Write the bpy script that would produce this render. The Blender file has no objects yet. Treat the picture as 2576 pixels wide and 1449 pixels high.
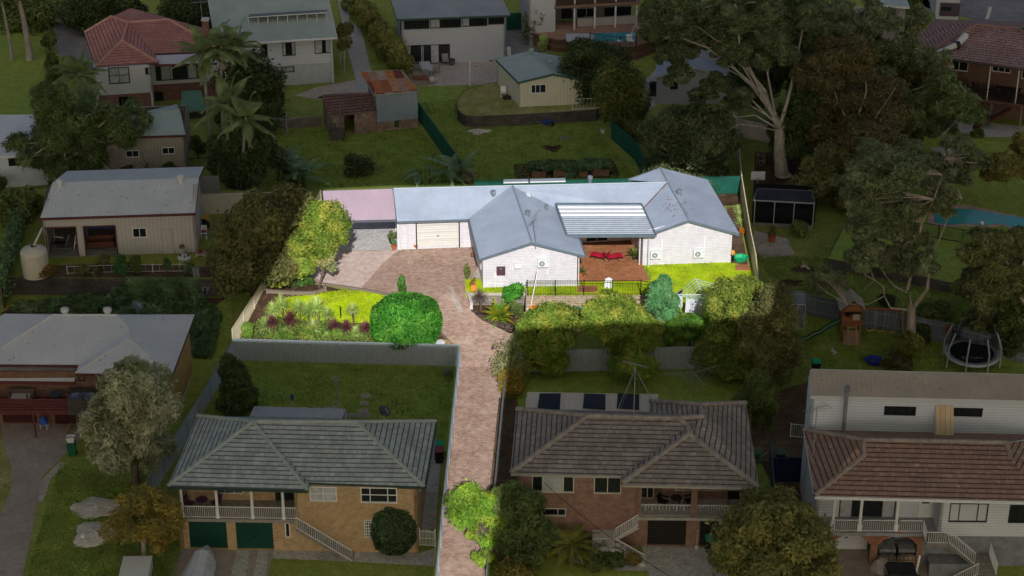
import bpy,math,random
import numpy as np
from mathutils import Vector
R=math.radians
sc=bpy.context.scene
COL=sc.collection
CAM_H,PITCH,FOC=70.4,R(28),5009.0
cam_d=bpy.data.cameras.new('camera');cam=bpy.data.objects.new('camera',cam_d);COL.objects.link(cam)
cam.location=(0,0,CAM_H);cam.rotation_euler=(R(90)-PITCH,0,0)
cam_d.lens=70.0;cam_d.sensor_width=36;cam_d.clip_start=1;cam_d.clip_end=3000
sc.camera=cam
SUN_EL,SUN_AZ,SUN_STR,SKY_STR=R(33),R(-3),4.6,0.09
w=bpy.data.worlds.new('World');sc.world=w;w.use_nodes=True
nt=w.node_tree;bg=nt.nodes['Background']
sky=nt.nodes.new('ShaderNodeTexSky');sky.sky_type='NISHITA';sky.sun_disc=False
sky.sun_elevation=SUN_EL;sky.sun_rotation=R(180)+SUN_AZ
sky.air_density=0.9;sky.dust_density=6.0;sky.ozone_density=0.6
nt.links.new(sky.outputs[0],bg.inputs[0]);bg.inputs[1].default_value=SKY_STR
SDIR=Vector((-math.sin(SUN_AZ)*math.cos(SUN_EL),-math.cos(SUN_AZ)*math.cos(SUN_EL),math.sin(SUN_EL)))
sun_d=bpy.data.lights.new('sun','SUN');sun_d.energy=SUN_STR;sun_d.angle=R(0.2);sun_d.color=(1.0,0.985,0.97)
sun=bpy.data.objects.new('sun',sun_d);COL.objects.link(sun)
sun.rotation_euler=SDIR.to_track_quat('Z','Y').to_euler();sun.location=(0,0,200)
sc.view_settings.view_transform='Standard';sc.view_settings.look='None'
sc.view_settings.exposure=0.0;sc.view_settings.gamma=1.0
def ray(px,py):
 a=(px-1288)/FOC;b=(724.5-py)/FOC
 return Vector((a,math.cos(PITCH)+b*math.sin(PITCH),-math.sin(PITCH)+b*math.cos(PITCH)))
EYE=Vector((0,0,CAM_H))
DROP,Y_HI,Y_LO=1.7,131.5,123.5
def terrain(y):return-DROP*min(1,max(0,(Y_HI-y)/(Y_HI-Y_LO)))
def PA(px,py,z):
 r=ray(px,py);return EYE+r*((z-CAM_H)/r.z)
def P(px,py,z=0.0):
 lo,hi=80.0,260.0;r=ray(px,py);f=lambda t:(EYE.z+r.z*t)-(terrain(r.y*t)+z)
 a,b=60/r.y,400/r.y
 for _ in range(50):
  m_=(a+b)/2
  if f(m_)>0:a=m_
  else:b=m_
 return EYE+r*a
def unit2(A,B):
 d=Vector((B[0]-A[0],B[1]-A[1],0));return d.normalized(),d.length
def onwall(A,B,px,py):
 d,L=unit2(A,B);n=Vector((-d.y,d.x,0));r=ray(px,py)
 t=(Vector(A)-EYE).dot(n)/r.dot(n);p=EYE+r*t
 return(p-Vector(A)).dot(d),p.z
def onpitch(A,B,pitch,px,py):
 d,L=unit2(A,B);n=Vector((d.y,-d.x,0));N=Vector((n.x*math.sin(pitch),n.y*math.sin(pitch),math.cos(pitch)))
 r=ray(px,py);t=(Vector(A)-EYE).dot(N)/r.dot(N);return EYE+r*t
def upz(G,py):
 px=1288+0;r=ray(1288,py);t=G[1]/r.y;return CAM_H+t*r.z
def ppm(G):
 v=Vector(G)-EYE;return FOC/(v.y*math.cos(PITCH)-v.z*math.sin(PITCH))
def meet(A,dA,B,dB):
 den=dA[0]*dB[1]-dA[1]*dB[0];t=((B[0]-A[0])*dB[1]-(B[1]-A[1])*dB[0])/den
 return Vector((A[0]+dA[0]*t,A[1]+dA[1]*t,A[2]))
def lin(c):
 if isinstance(c,str):c=tuple(int(c[i:i+2],16)/255 for i in(0,2,4))
 return tuple(((x/12.92)if x<=.04045 else((x+.055)/1.055)**2.4)for x in c)+(1,)
class NT:
 def __init__(s,name):
  s.m=bpy.data.materials.new(name);s.m.use_nodes=True;s.t=s.m.node_tree
  s.b=s.t.nodes['Principled BSDF'];s.out=s.t.nodes['Material Output']
 def n(s,ty,**k):
  o=s.t.nodes.new('ShaderNode'+ty)
  for a,v in k.items():setattr(o,a,v)
  return o
 def l(s,a,b):s.t.links.new(a,b)
 def noise(s,vec,scale,det=3,rough=.55):
  o=s.n('TexNoise');o.inputs['Scale'].default_value=scale;o.inputs['Detail'].default_value=det
  o.inputs['Roughness'].default_value=rough;s.l(vec,o.inputs['Vector']);return o.outputs['Fac']
 def math(s,op,a,b=None,c=None):
  o=s.n('Math',operation=op)
  for i,v in enumerate((a,b,c)):
   if v is None:continue
   if hasattr(v,'is_linked')or hasattr(v,'links'):s.l(v,o.inputs[i])
   else:o.inputs[i].default_value=v
  return o.outputs[0]
 def ramp(s,fac,stops):
  o=s.n('ValToRGB');e=o.color_ramp.elements
  while len(e)>1:e.remove(e[-1])
  e[0].position=stops[0][0];e[0].color=stops[0][1]
  for p,c in stops[1:]:
   x=e.new(p);x.color=c
  s.l(fac,o.inputs[0]);return o.outputs[0]
 def mix(s,fac,a,b,mode='MIX'):
  o=s.n('Mix',data_type='RGBA',blend_type=mode)
  for sock,v in((o.inputs[0],fac),(o.inputs[6],a),(o.inputs[7],b)):
   if isinstance(v,(int,float)):sock.default_value=v
   elif isinstance(v,tuple):sock.default_value=v
   else:s.l(v,sock)
  return o.outputs[2]
 def bump(s,h,strength,dist):
  o=s.n('Bump');o.inputs['Strength'].default_value=strength;o.inputs['Distance'].default_value=dist
  s.l(h,o.inputs['Height']);s.l(o.outputs[0],s.b.inputs['Normal'])
 def fin(s,col,rough=.8,spec=.3,metal=0):
  if isinstance(col,tuple):s.b.inputs['Base Color'].default_value=col
  else:s.l(col,s.b.inputs['Base Color'])
  s.b.inputs['Roughness'].default_value=rough;s.b.inputs['Specular IOR Level'].default_value=spec
  s.b.inputs['Metallic'].default_value=metal;return s.m
def g4(v):return(v,v,v,1)
MC={}
def cached(f):
 def g(*a,**k):
  key=(f.__name__,)+a+tuple(sorted(k.items()))
  if key not in MC:MC[key]=f(*a,**k)
  return MC[key]
 return g
@cached
def paint(c,c2=None,rough=.6,spec=.3,metal=0,var=.12,sc_=2.5):
 s=NT('paint');pos=s.n('NewGeometry').outputs['Position']
 n=s.noise(pos,sc_,5);n2=s.noise(pos,sc_*9,3)
 base=s.mix(s.ramp(n,[(.35,g4(0)),(.65,g4(1))]),lin(c),lin(c2 or c))
 v=s.ramp(n2,[(.25,g4(1-var)),(.75,g4(1))])
 return s.fin(s.mix(1.0,base,v,'MULTIPLY'),rough,spec,metal)
@cached
def ground(c,c2,c3=None,big=.25,fine=6,bump=.5,t=(.4,.62),rough=.95):
 s=NT('ground');pos=s.n('NewGeometry').outputs['Position']
 a=s.noise(pos,big,6,.6);b=s.noise(pos,fine,4,.7);d=s.noise(pos,1.3,5,.65)
 col=s.mix(s.ramp(a,[(t[0],g4(0)),(t[1],g4(1))]),lin(c),lin(c2))
 if c3:col=s.mix(s.ramp(d,[(.56,g4(0)),(.68,g4(.8))]),col,lin(c3))
 col=s.mix(1.0,col,s.ramp(b,[(.3,g4(.62)),(.7,g4(1.2))]),'MULTIPLY')
 col=s.mix(1.0,col,s.ramp(d,[(.3,g4(.78)),(.7,g4(1.12))]),'MULTIPLY')
 s.bump(b,bump,.06);return s.fin(col,rough,.1)
@cached
def brick(c,c2,mortar,w=.23,h=.086,stain=None,amt=.5,bump=.4,ms=.012,soft=.35):
 s=NT('brick');uv=s.n('UVMap').outputs[0];pos=s.n('NewGeometry').outputs['Position']
 o=s.n('TexBrick');s.l(uv,o.inputs['Vector']);o.inputs['Scale'].default_value=1
 o.inputs['Brick Width'].default_value=w;o.inputs['Row Height'].default_value=h
 o.inputs['Mortar Size'].default_value=ms;o.inputs['Bias'].default_value=0
 o.inputs['Color1'].default_value=lin(c);o.inputs['Color2'].default_value=lin(c2);o.inputs['Mortar'].default_value=lin(mortar)
 col=s.mix(1.0,o.outputs['Color'],s.ramp(s.noise(pos,2.2,4),[(.3,g4(1-soft*.6)),(.7,g4(1.08))]),'MULTIPLY')
 if stain:col=s.mix(s.ramp(s.noise(pos,.55,5,.65),[(.45,g4(0)),(.7,g4(amt))]),col,lin(stain))
 inv=s.math('SUBTRACT',1.0,o.outputs['Fac']);s.bump(inv,bump,.02)
 return s.fin(col,.9,.15)
def uvsplit(s):
 x=s.n('SeparateXYZ');s.l(s.n('UVMap').outputs[0],x.inputs[0]);return x.outputs[0],x.outputs[1]
@cached
def tiles(c,c2,dirt,lichen=None,course=.34,rib=.3,gap='1c1a18'):
 s=NT('roof_tiles');u,v=uvsplit(s);pos=s.n('NewGeometry').outputs['Position']
 fv=s.math('FRACT',s.math('DIVIDE',v,course));row=s.math('FLOOR',s.math('DIVIDE',v,course))
 uu=s.math('ADD',s.math('DIVIDE',u,rib),s.math('MULTIPLY',s.math('MODULO',row,2.0),.0))
 fu=s.math('FRACT',uu);cell=s.n('CombineXYZ');s.l(s.math('FLOOR',uu),cell.inputs[0]);s.l(row,cell.inputs[1])
 wn=s.n('TexWhiteNoise');s.l(cell.outputs[0],wn.inputs['Vector'])
 col=s.mix(wn.outputs['Value'],lin(c),lin(c2))
 col=s.mix(s.ramp(s.noise(pos,.6,6,.7),[(.42,g4(0)),(.68,g4(.75))]),col,lin(dirt))
 if lichen:col=s.mix(s.ramp(s.noise(pos,3.5,5,.8),[(.55,g4(0)),(.66,g4(.8))]),col,lin(lichen))
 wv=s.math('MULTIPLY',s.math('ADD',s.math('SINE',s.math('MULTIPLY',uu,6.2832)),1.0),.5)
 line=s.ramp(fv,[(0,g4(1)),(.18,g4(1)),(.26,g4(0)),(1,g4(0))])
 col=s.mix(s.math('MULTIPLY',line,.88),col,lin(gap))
 h=s.math('ADD',s.math('MULTIPLY',s.math('SUBTRACT',1.0,fv),.8),s.math('MULTIPLY',wv,.6))
 s.bump(h,.9,.05);return s.fin(col,.85,.25)
@cached
def sheet(c,c2=None,rib=.25,rough=.45,spot=None,metal=0.0,var=.1,wave=False,depth=.6):
 """ribbed or corrugated metal sheet, ribs run up the slope"""
 s=NT('sheet_metal');u,v=uvsplit(s);pos=s.n('NewGeometry').outputs['Position']
 if wave:
  h=s.math('MULTIPLY',s.math('ADD',s.math('SINE',s.math('MULTIPLY',u,6.2832/rib)),1.0),.5)
 else:
  f=s.math('FRACT',s.math('DIVIDE',u,rib));h=s.ramp(f,[(0,g4(1)),(.12,g4(1)),(.2,g4(0)),(.92,g4(0)),(1,g4(1))])
 col=s.mix(s.ramp(s.noise(pos,.5,5,.6),[(.35,g4(0)),(.65,g4(1))]),lin(c),lin(c2 or c))
 col=s.mix(1.0,col,s.ramp(s.noise(pos,7,4),[(.3,g4(1-var)),(.7,g4(1))]),'MULTIPLY')
 if spot:
  vo=s.n('TexVoronoi');vo.inputs['Scale'].default_value=1.5;s.l(pos,vo.inputs['Vector'])
  col=s.mix(s.ramp(vo.outputs['Distance'],[(.0,g4(.85)),(.085,g4(.85)),(.12,g4(0))]),col,lin(spot))
 s.bump(h,depth,.03);return s.fin(col,rough,.3,metal)
@cached
def boards(c,pitch=.19,vert=False,gap='77756f',c2=None,var=.12,rough=.7,lw=.12):
 s=NT('boards');u,v=uvsplit(s);pos=s.n('NewGeometry').outputs['Position']
 q=s.math('DIVIDE',u if vert else v,pitch);f=s.math('FRACT',q);idx=s.math('FLOOR',q)
 wn=s.n('TexWhiteNoise',noise_dimensions='1D');s.l(idx,wn.inputs['W'])
 col=s.mix(wn.outputs['Value'],lin(c),lin(c2 or c))
 col=s.mix(1.0,col,s.ramp(s.noise(pos,1.8,6,.7),[(.3,g4(1-var)),(.7,g4(1.05))]),'MULTIPLY')
 col=s.mix(s.ramp(f,[(0,g4(.8)),(lw,g4(.5)),(lw+.08,g4(0)),(1,g4(0))]),col,lin(gap))
 s.bump(s.math('SUBTRACT',1.0,f)if not vert else s.ramp(f,[(0,g4(0)),(.1,g4(1)),(.9,g4(1)),(1,g4(0))]),.7,.03)
 return s.fin(col,rough,.2)
@cached
def leaf(c,c2,c3=None,trans=.35,rough=.55):
 s=NT('leaf');pos=s.n('NewGeometry');rnd=pos.outputs['Random Per Island'];p=pos.outputs['Position']
 col=s.mix(rnd,lin(c),lin(c2))
 if c3:col=s.mix(s.ramp(s.noise(p,.9,3),[(.48,g4(0)),(.66,g4(1))]),col,lin(c3))
 col=s.mix(1.0,col,s.ramp(s.noise(p,.55,3),[(.3,g4(.6)),(.7,g4(1.25))]),'MULTIPLY')
 s.fin(col,rough,.25);tr=s.n('BsdfTranslucent');s.l(col,tr.inputs[0]);mx=s.n('MixShader');mx.inputs[0].default_value=trans
 s.l(s.b.outputs[0],mx.inputs[1]);s.l(tr.outputs[0],mx.inputs[2]);s.l(mx.outputs[0],s.out.inputs[0]);return s.m
@cached
def bark(c,c2,sc_=3.0):
 s=NT('bark');pos=s.n('NewGeometry').outputs['Position'];mp=s.n('Mapping');mp.inputs['Scale'].default_value=(1,1,.35);s.l(pos,mp.inputs[0])
 n=s.noise(mp.outputs[0],sc_,6,.7);s.bump(n,.5,.05)
 return s.fin(s.mix(s.ramp(n,[(.4,g4(0)),(.6,g4(1))]),lin(c),lin(c2)),.9,.1)
@cached
def glass(c='14181b',rough=.12):
 s=NT('glass_pane');pos=s.n('NewGeometry').outputs['Position']
 return s.fin(s.mix(s.noise(pos,1.5,3),lin(c),lin('2c3134')),rough,.6)
@cached
def water(c,c2):
 s=NT('water');pos=s.n('NewGeometry').outputs['Position'];n=s.noise(pos,3,4);s.bump(n,.25,.05)
 return s.fin(s.mix(n,lin(c),lin(c2)),.08,.5)
@cached
def mesh_screen(c,op=.5):
 s=NT('screen_mesh');s.fin(lin(c),.8,.2);tr=s.n('BsdfTransparent');mx=s.n('MixShader');mx.inputs[0].default_value=op
 s.l(tr.outputs[0],mx.inputs[1]);s.l(s.b.outputs[0],mx.inputs[2]);s.l(mx.outputs[0],s.out.inputs[0]);return s.m
ORG={}
def tag(o,label=None,cat=None,group=None,kind=None):
 if label:o['label']=label
 if cat:o['category']=cat
 if group:o['group']=group
 if kind:o['kind']=kind
 return o
def thing(name,label,cat,loc,group=None):
 o=bpy.data.objects.new(name,None);COL.objects.link(o);o.location=loc;o.empty_display_size=.3
 ORG[o.name]=Vector(loc);return tag(o,label,cat,group)
class MB:
 def __init__(s):s.v=[];s.f=[];s.uv=[]
 def face(s,pts,uv=None):
  pts=[Vector(p)for p in pts];i=len(s.v);s.v+=pts;s.f.append(tuple(range(i,i+len(pts))))
  if uv is None:
   n=Vector((0,0,0))
   for k in range(len(pts)):n+=(pts[k]-pts[0]).cross(pts[(k+1)%len(pts)]-pts[0])
   n=n.normalized()if n.length>1e-9 else Vector((0,0,1))
   if abs(n.z)>.995:uv=[(p.x,p.y)for p in pts]
   else:
    if n.z<-.01:n=-n
    h=Vector((0,0,1)).cross(n).normalized();up=n.cross(h)
    uv=[(p.dot(h),p.dot(up))for p in pts]
  s.uv+=uv;return s
 def prism(s,pts,z0,z1,bottom=False):
  a=sum((pts[i][0]*pts[(i+1)%len(pts)][1]-pts[(i+1)%len(pts)][0]*pts[i][1])for i in range(len(pts)))
  if a<0:pts=pts[::-1]
  s.face([(p[0],p[1],z1)for p in pts])
  for i in range(len(pts)):
   p,q=pts[i],pts[(i+1)%len(pts)];s.face([(p[0],p[1],z0),(q[0],q[1],z0),(q[0],q[1],z1),(p[0],p[1],z1)])
  if bottom:s.face([(p[0],p[1],z0)for p in pts[::-1]])
  return s
 def obox(s,o,a,b,c):
  o,a,b,c=map(Vector,(o,a,b,c))
  if a.cross(b).dot(c)<0:o=o+a;a=-a
  q=[o,o+a,o+a+b,o+b];t=[p+c for p in q]
  s.face(q[::-1]);s.face(t)
  for i in range(4):s.face([q[i],q[(i+1)%4],t[(i+1)%4],t[i]])
  return s
 def box(s,c,size,rz=0):
  x=Vector((math.cos(rz),math.sin(rz),0))*size[0];y=Vector((-math.sin(rz),math.cos(rz),0))*size[1]
  return s.obox(Vector(c)-x/2-y/2,x,y,(0,0,size[2]))
 def bar(s,a,b,w,h=None):
  a,b=Vector(a),Vector(b);h=h or w;d=(b-a)
  if d.length<1e-6:return s
  up=Vector((0,0,1))if abs(d.normalized().z)<.95 else Vector((0,1,0))
  x=d.cross(up).normalized()*w;y=x.cross(d).normalized()*h
  return s.obox(a-x/2-y/2,d,x,y)
 def tube(s,pts,rad,n=7,cap=True):
  pts=[Vector(p)for p in pts];rings=[]
  if not isinstance(rad,(list,tuple)):rad=[rad]*len(pts)
  L=0
  for i,p in enumerate(pts):
   d=(pts[min(i+1,len(pts)-1)]-pts[max(i-1,0)])
   d=d.normalized()if d.length>1e-9 else Vector((0,0,1))
   ref=Vector((0,0,1))if abs(d.z)<.9 else Vector((0,1,0));x=d.cross(ref).normalized();y=d.cross(x)
   rings.append([p+(x*math.cos(6.28318*k/n)+y*math.sin(6.28318*k/n))*rad[i]for k in range(n)])
  for i in range(len(rings)-1):
   l2=L+(pts[i+1]-pts[i]).length
   for k in range(n):
    s.face([rings[i][k],rings[i+1][k],rings[i+1][(k+1)%n],rings[i][(k+1)%n]],[(k*.1,L),(k*.1,l2),(k*.1+.1,l2),(k*.1+.1,L)])
   L=l2
  if cap:s.face(rings[0]);s.face(rings[-1][::-1])
  return s
 def lathe(s,c,prof,n=20):
  c=Vector(c)
  for i in range(len(prof)-1):
   (r0,z0),(r1,z1)=prof[i],prof[i+1]
   for k in range(n):
    a0,a1=6.28318*k/n,6.28318*(k+1)/n
    q=[c+Vector((r*math.cos(a),r*math.sin(a),z))for r,z,a in((r0,z0,a0),(r0,z0,a1),(r1,z1,a1),(r1,z1,a0))]
    s.face(q,[(a0*.5,z0),(a1*.5,z0),(a1*.5,z1),(a0*.5,z1)])
  return s
 def build(s,name,m,parent=None,label=None,cat=None,group=None,kind=None,base=None,smooth=False):
  me=bpy.data.meshes.new(name)
  if parent is not None:o0=ORG[parent.name]
  elif base is not None:o0=Vector(base)
  else:
   if not s.v:o0=Vector((0,0,0))
   else:
    xs=[v.x for v in s.v];ys=[v.y for v in s.v];o0=Vector(((min(xs)+max(xs))/2,(min(ys)+max(ys))/2,min(v.z for v in s.v)))
  me.from_pydata([v-o0 for v in s.v],[],s.f)
  ul=me.uv_layers.new(name='UVMap');ul.data.foreach_set('uv',np.array(s.uv,dtype=np.float32).ravel())
  me.materials.append(m)
  if smooth:
   me.polygons.foreach_set('use_smooth',[True]*len(me.polygons))
  o=bpy.data.objects.new(name,me);COL.objects.link(o)
  if parent is not None:o.parent=parent;ORG[o.name]=o0
  else:o.location=o0;ORG[o.name]=o0
  return tag(o,label,cat,group,kind)
def copy_tree(o,loc=None,rz=None,label=None,parent=None,scale=None,group=None):
 c=o.copy();COL.objects.link(c);c.parent=parent
 if loc is not None:c.location=loc
 if rz is not None:c.rotation_euler.z=rz
 if scale is not None:c.scale=(scale,)*3 if isinstance(scale,(int,float))else scale
 if label:c['label']=label
 if group:c['group']=group
 for ch in list(o.children):copy_tree(ch,parent=c)
 return c
def sheet_on(name,pix,m,z=.004,kind='structure',label=None,cat=None,world=False,depth=0,t0=0):
 """a ground covering laid over the outline pix"""
 pts=[Vector(p)if world else P(p[0],p[1],z)for p in pix]
 b=MB()
 a=sum((pts[i].x*pts[(i+1)%len(pts)].y-pts[(i+1)%len(pts)].x*pts[i].y)for i in range(len(pts)))
 if a<0:pts=pts[::-1]
 ys=[p.y for p in pts]
 if depth or not(min(ys)<Y_HI and max(ys)>Y_LO):
  h=terrain(sum(ys)/len(ys))+z
  if depth:b.prism(pts,h-depth,h)
  else:b.face([(p.x,p.y,h)for p in pts])
 else:
  def clip(pl,y,keep_hi):
   out=[]
   for i in range(len(pl)):
    p,q=pl[i],pl[(i+1)%len(pl)];ip=(p.y>=y)==keep_hi or p.y==y;iq=(q.y>=y)==keep_hi or q.y==y
    if ip:out.append(p)
    if ip!=iq:t=(y-p.y)/(q.y-p.y);out.append(p.lerp(q,t))
   return out
  for pl in(clip(pts,Y_HI,True),clip(clip(pts,Y_HI,False),Y_LO,True),clip(pts,Y_LO,False)):
   if len(pl)>2:b.face([(p.x,p.y,terrain(p.y)+z)for p in pl])
 return b.build(name,m,kind=kind,label=label,cat=cat)
WHITE=paint('e4e4e2','d8d9d8');DARKFR=paint('1d2022',rough=.5);BROWNFR=paint('4a3a36');GREYPVC=paint('b9bcc0')
PANE=glass();CURT=paint('a9adb0','c5c8ca',var=.3)
def window(parent,A,d,n,u0,u1,z0,z1,fm=None,mull=1,curtain=None,inset=.07,trans=0,pane=None,name='window',fw=.06):
 """frame as the part, pane (and blind) as sub-parts"""
 fm=fm or WHITE;A=Vector((A[0],A[1],0));q=lambda u,z,o:A+d*u+n*o+Vector((0,0,z))
 b=MB();o=-inset
 def hb(ua,ub,za,zb,t=.06):b.obox(q(ua,za,o),d*(ub-ua),n*t,Vector((0,0,zb-za)))
 hb(u0,u1,z1-fw,z1,.1);hb(u0,u1,z0,z0+fw,.12);hb(u0,u0+fw,z0+fw,z1-fw,.1);hb(u1-fw,u1,z0+fw,z1-fw,.1)
 ms=[u0+(u1-u0)*(i+1)/(mull+1)for i in range(mull)]if isinstance(mull,int)else[u0+(u1-u0)*f for f in mull]
 for um in ms:hb(um-fw*.4,um+fw*.4,z0+fw,z1-fw,.07)
 for k in range(trans):
  zm=z0+(z1-z0)*(k+1)/(trans+1);hb(u0+fw,u1-fw,zm-.02,zm+.02,.065)
 w_=b.build(name,fm,parent)
 MB().face([q(u0+.01,z0+.01,o+.01),q(u1-.01,z0+.01,o+.01),q(u1-.01,z1-.01,o+.01),q(u0+.01,z1-.01,o+.01)]).build('pane',pane or PANE,w_)
 if curtain:
  for(c0,c1)in curtain:
   cb=MB();k=max(2,int((c1-c0)*(u1-u0)/.12));ua=u0+(u1-u0)*c0;ub=u0+(u1-u0)*c1
   for i in range(k):
    a0=ua+(ub-ua)*i/k;a1=ua+(ub-ua)*(i+1)/k;e0=.02*(i%2);e1=.02*((i+1)%2)
    cb.face([q(a0,z0+fw,o+.022+e0*.5),q(a1,z0+fw,o+.022+e1*.5),q(a1,z1-fw,o+.022+e1*.5),q(a0,z1-fw,o+.022+e0*.5)])
   cb.build('curtain',CURT,w_)
 return w_
def roller(parent,A,d,n,u0,u1,z0,z1,m,inset=.12,slat=.14,name='garage_door'):
 A=Vector((A[0],A[1],0));q=lambda u,z,o:A+d*u+n*o+Vector((0,0,z));b=MB();k=max(2,int((z1-z0)/slat))
 for i in range(k):
  a,c=z0+(z1-z0)*i/k,z0+(z1-z0)*(i+1)/k;e=(c-a)*.25
  b.face([q(u0,a,-inset),q(u1,a,-inset),q(u1,a+e,-inset+.03),q(u0,a+e,-inset+.03)])
  b.face([q(u0,a+e,-inset+.03),q(u1,a+e,-inset+.03),q(u1,c-.01,-inset+.03),q(u0,c-.01,-inset+.03)])
  b.face([q(u0,c-.01,-inset+.03),q(u1,c-.01,-inset+.03),q(u1,c,-inset),q(u0,c,-inset)])
 o=b.build(name,m,parent);um=(u0+u1)/2
 MB().obox(q(um-.1,z0+.9,-inset+.03),d*.2,n*.04,(0,0,.06)).build('handle',DARKFR,o);return o
def door(parent,A,d,n,u0,u1,z0,z1,m,inset=.06,name='door',pane=False):
 A=Vector((A[0],A[1],0));q=lambda u,z,o:A+d*u+n*o+Vector((0,0,z));b=MB()
 b.obox(q(u0+.02,z0,-inset),d*(u1-u0-.04),n*.05,(0,0,z1-z0-.02));o=b.build(name,m,parent)
 MB().obox(q(u1-.16,z0+1.0,-inset+.05),d*.1,n*.05,(0,0,.05)).build('handle',GREYPVC,o)
 if pane:MB().obox(q(u0+.18,z0+1.15,-inset+.05),d*(u1-u0-.36),n*.01,(0,0,.7)).build('pane',PANE,o)
 return o
def wall(parent,A,B,z0,z1,m,ops=(),apex=None,t=.2,name='wall',world_ops=(),reveal=None):
 """one straight wall with real openings. ops = survey rectangles (x0,y0,x1,y1,maker,kwargs)"""
 A,B=Vector(A),Vector(B);d,L=unit2(A,B);n=Vector((d.y,-d.x,0));A0=Vector((A.x,A.y,0))
 q=lambda u,z,o=0:A0+d*u+n*o+Vector((0,0,z));rects=[]
 for op in ops:
  x0,y0,x1,y1=op[:4];ym=(y0+y1)/2;xm=(x0+x1)/2
  ua,ub=onwall(A,B,x0,ym)[0],onwall(A,B,x1,ym)[0];za,zb=onwall(A,B,xm,y1)[1],onwall(A,B,xm,y0)[1]
  rects.append((max(.03,ua),min(L-.03,ub),max(z0,za),min(z1-.03,zb),op[4],op[5]if len(op)>5 else{}))
 rects+=list(world_ops)
 us=sorted({0,L}|{r[0]for r in rects}|{r[1]for r in rects});zs=sorted({z0,z1}|{r[2]for r in rects}|{r[3]for r in rects});b=MB()
 for i in range(len(us)-1):
  for j in range(len(zs)-1):
   um,zm=(us[i]+us[i+1])/2,(zs[j]+zs[j+1])/2
   if any(r[0]<um<r[1]and r[2]<zm<r[3]for r in rects):continue
   b.face([q(us[i],zs[j]),q(us[i+1],zs[j]),q(us[i+1],zs[j+1]),q(us[i],zs[j+1])])
 for r in rects:
  u0,u1,a,c=r[:4]
  b.face([q(u0,a),q(u0,a,-t),q(u0,c,-t),q(u0,c)]);b.face([q(u1,a,-t),q(u1,a),q(u1,c),q(u1,c,-t)])
  b.face([q(u0,a),q(u1,a),q(u1,a,-t),q(u0,a,-t)]);b.face([q(u0,c,-t),q(u1,c,-t),q(u1,c),q(u0,c)])
 if apex:b.face([q(0,z1),q(L,z1),q(apex[0],apex[1])]);b.face([q(L,z1,-t),q(0,z1,-t),q(apex[0],apex[1],-t)])
 b.face([q(L,z0,-t),q(L,z1,-t),q(L,z1),q(L,z0)]);b.face([q(0,z0),q(0,z1),q(0,z1,-t),q(0,z0,-t)])
 b.face([q(0,z1),q(L,z1),q(L,z1,-t),q(0,z1,-t)])
 o=b.build(name,m,parent)
 for r in rects:
  if r[4]is not None:r[4](parent,A0,d,n,r[0],r[1],r[2],r[3],**r[5])
 return o
def W(**k):return lambda p,A,d,n,a,b,c,e,**kk:window(p,A,d,n,a,b,c,e,**k)
def ROLL(m,**k):return lambda p,A,d,n,a,b,c,e,**kk:roller(p,A,d,n,a,b,c,e,m,**k)
def DOOR(m,**k):return lambda p,A,d,n,a,b,c,e,**kk:door(p,A,d,n,a,b,c,e,m,**k)
def roof(parent,faces,m,fm,caps=(),capm=None,drop=.2,name='roof',gut=(),gm=None,capr=.1,thick=.06):
 """faces share corners; outer edges get a fascia board; caps are ridge and hip cappings"""
 b=MB();edges={}
 for f in faces:
  f=[Vector(p)for p in f];nn=Vector((0,0,0))
  for k in range(len(f)):nn+=(f[k]-f[0]).cross(f[(k+1)%len(f)]-f[0])
  if nn.z<0:f=f[::-1]
  b.face(f);b.face([p-Vector((0,0,thick))for p in f[::-1]])
  for i in range(len(f)):
   p,q=f[i],f[(i+1)%len(f)];k=tuple(sorted((tuple(round(x,2)for x in p),tuple(round(x,2)for x in q))))
   edges.setdefault(k,[]).append((p,q))
 r=b.build(name,m,parent);fb=MB()
 for k,e in edges.items():
  if len(e)==1:
   p,q=e[0];dn=Vector((0,0,drop));nn=(q-p).cross(Vector((0,0,1)))
   if nn.length<1e-6:continue
   nn=nn.normalized()*.03
   fb.face([p+nn-dn,q+nn-dn,q+nn+Vector((0,0,.015)),p+nn+Vector((0,0,.015))]);fb.face([q-dn,p-dn,p,q])
   fb.face([p-dn,q-dn,q+nn-dn,p+nn-dn]);fb.face([p+nn,q+nn,q,p])
 fb.build('fascia',fm,parent)
 if caps:
  cb=MB()
  for p,q in caps:cb.tube([Vector(p)+Vector((0,0,.02)),Vector(q)+Vector((0,0,.02))],capr,6)
  cb.build('ridge_cap',capm or m,r)
 if gut:
  for p,q in gut:
   p,q=Vector(p),Vector(q);nn=(q-p).cross(Vector((0,0,1))).normalized()
   MB().obox(p+nn*.035-Vector((0,0,.13)),q-p,nn*.1,(0,0,.12)).build('gutter',gm or fm,r)
 return r
def downpipe(parent,top,bot,m=None,r=.045):
 MB().tube([top,bot],r,6).build('downpipe',m or GREYPVC,parent)
def ribbed(b,A,B,z0a,z0b,h,pitch=.2,dep=.035):
 """ribbed fence sheet between A and B"""
 A,B=Vector(A),Vector(B);d,L=unit2(A,B);n=Vector((d.y,-d.x,0));k=max(2,int(L/pitch));pts=[]
 for i in range(k):
  for f,o in((0,0),(.55,0),(.68,dep),(.87,dep)):
   u=L*(i+f)/k;pts.append((u,o))
 pts.append((L,0));A0=Vector((A.x,A.y,0))
 for i in range(len(pts)-1):
  (u0,o0),(u1,o1)=pts[i],pts[i+1];za=z0a+(z0b-z0a)*u0/L;zb=z0a+(z0b-z0a)*u1/L
  p,q=A0+d*u0+n*o0,A0+d*u1+n*o1
  b.face([p+Vector((0,0,za)),q+Vector((0,0,zb)),q+Vector((0,0,zb+h)),p+Vector((0,0,za+h))])
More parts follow.
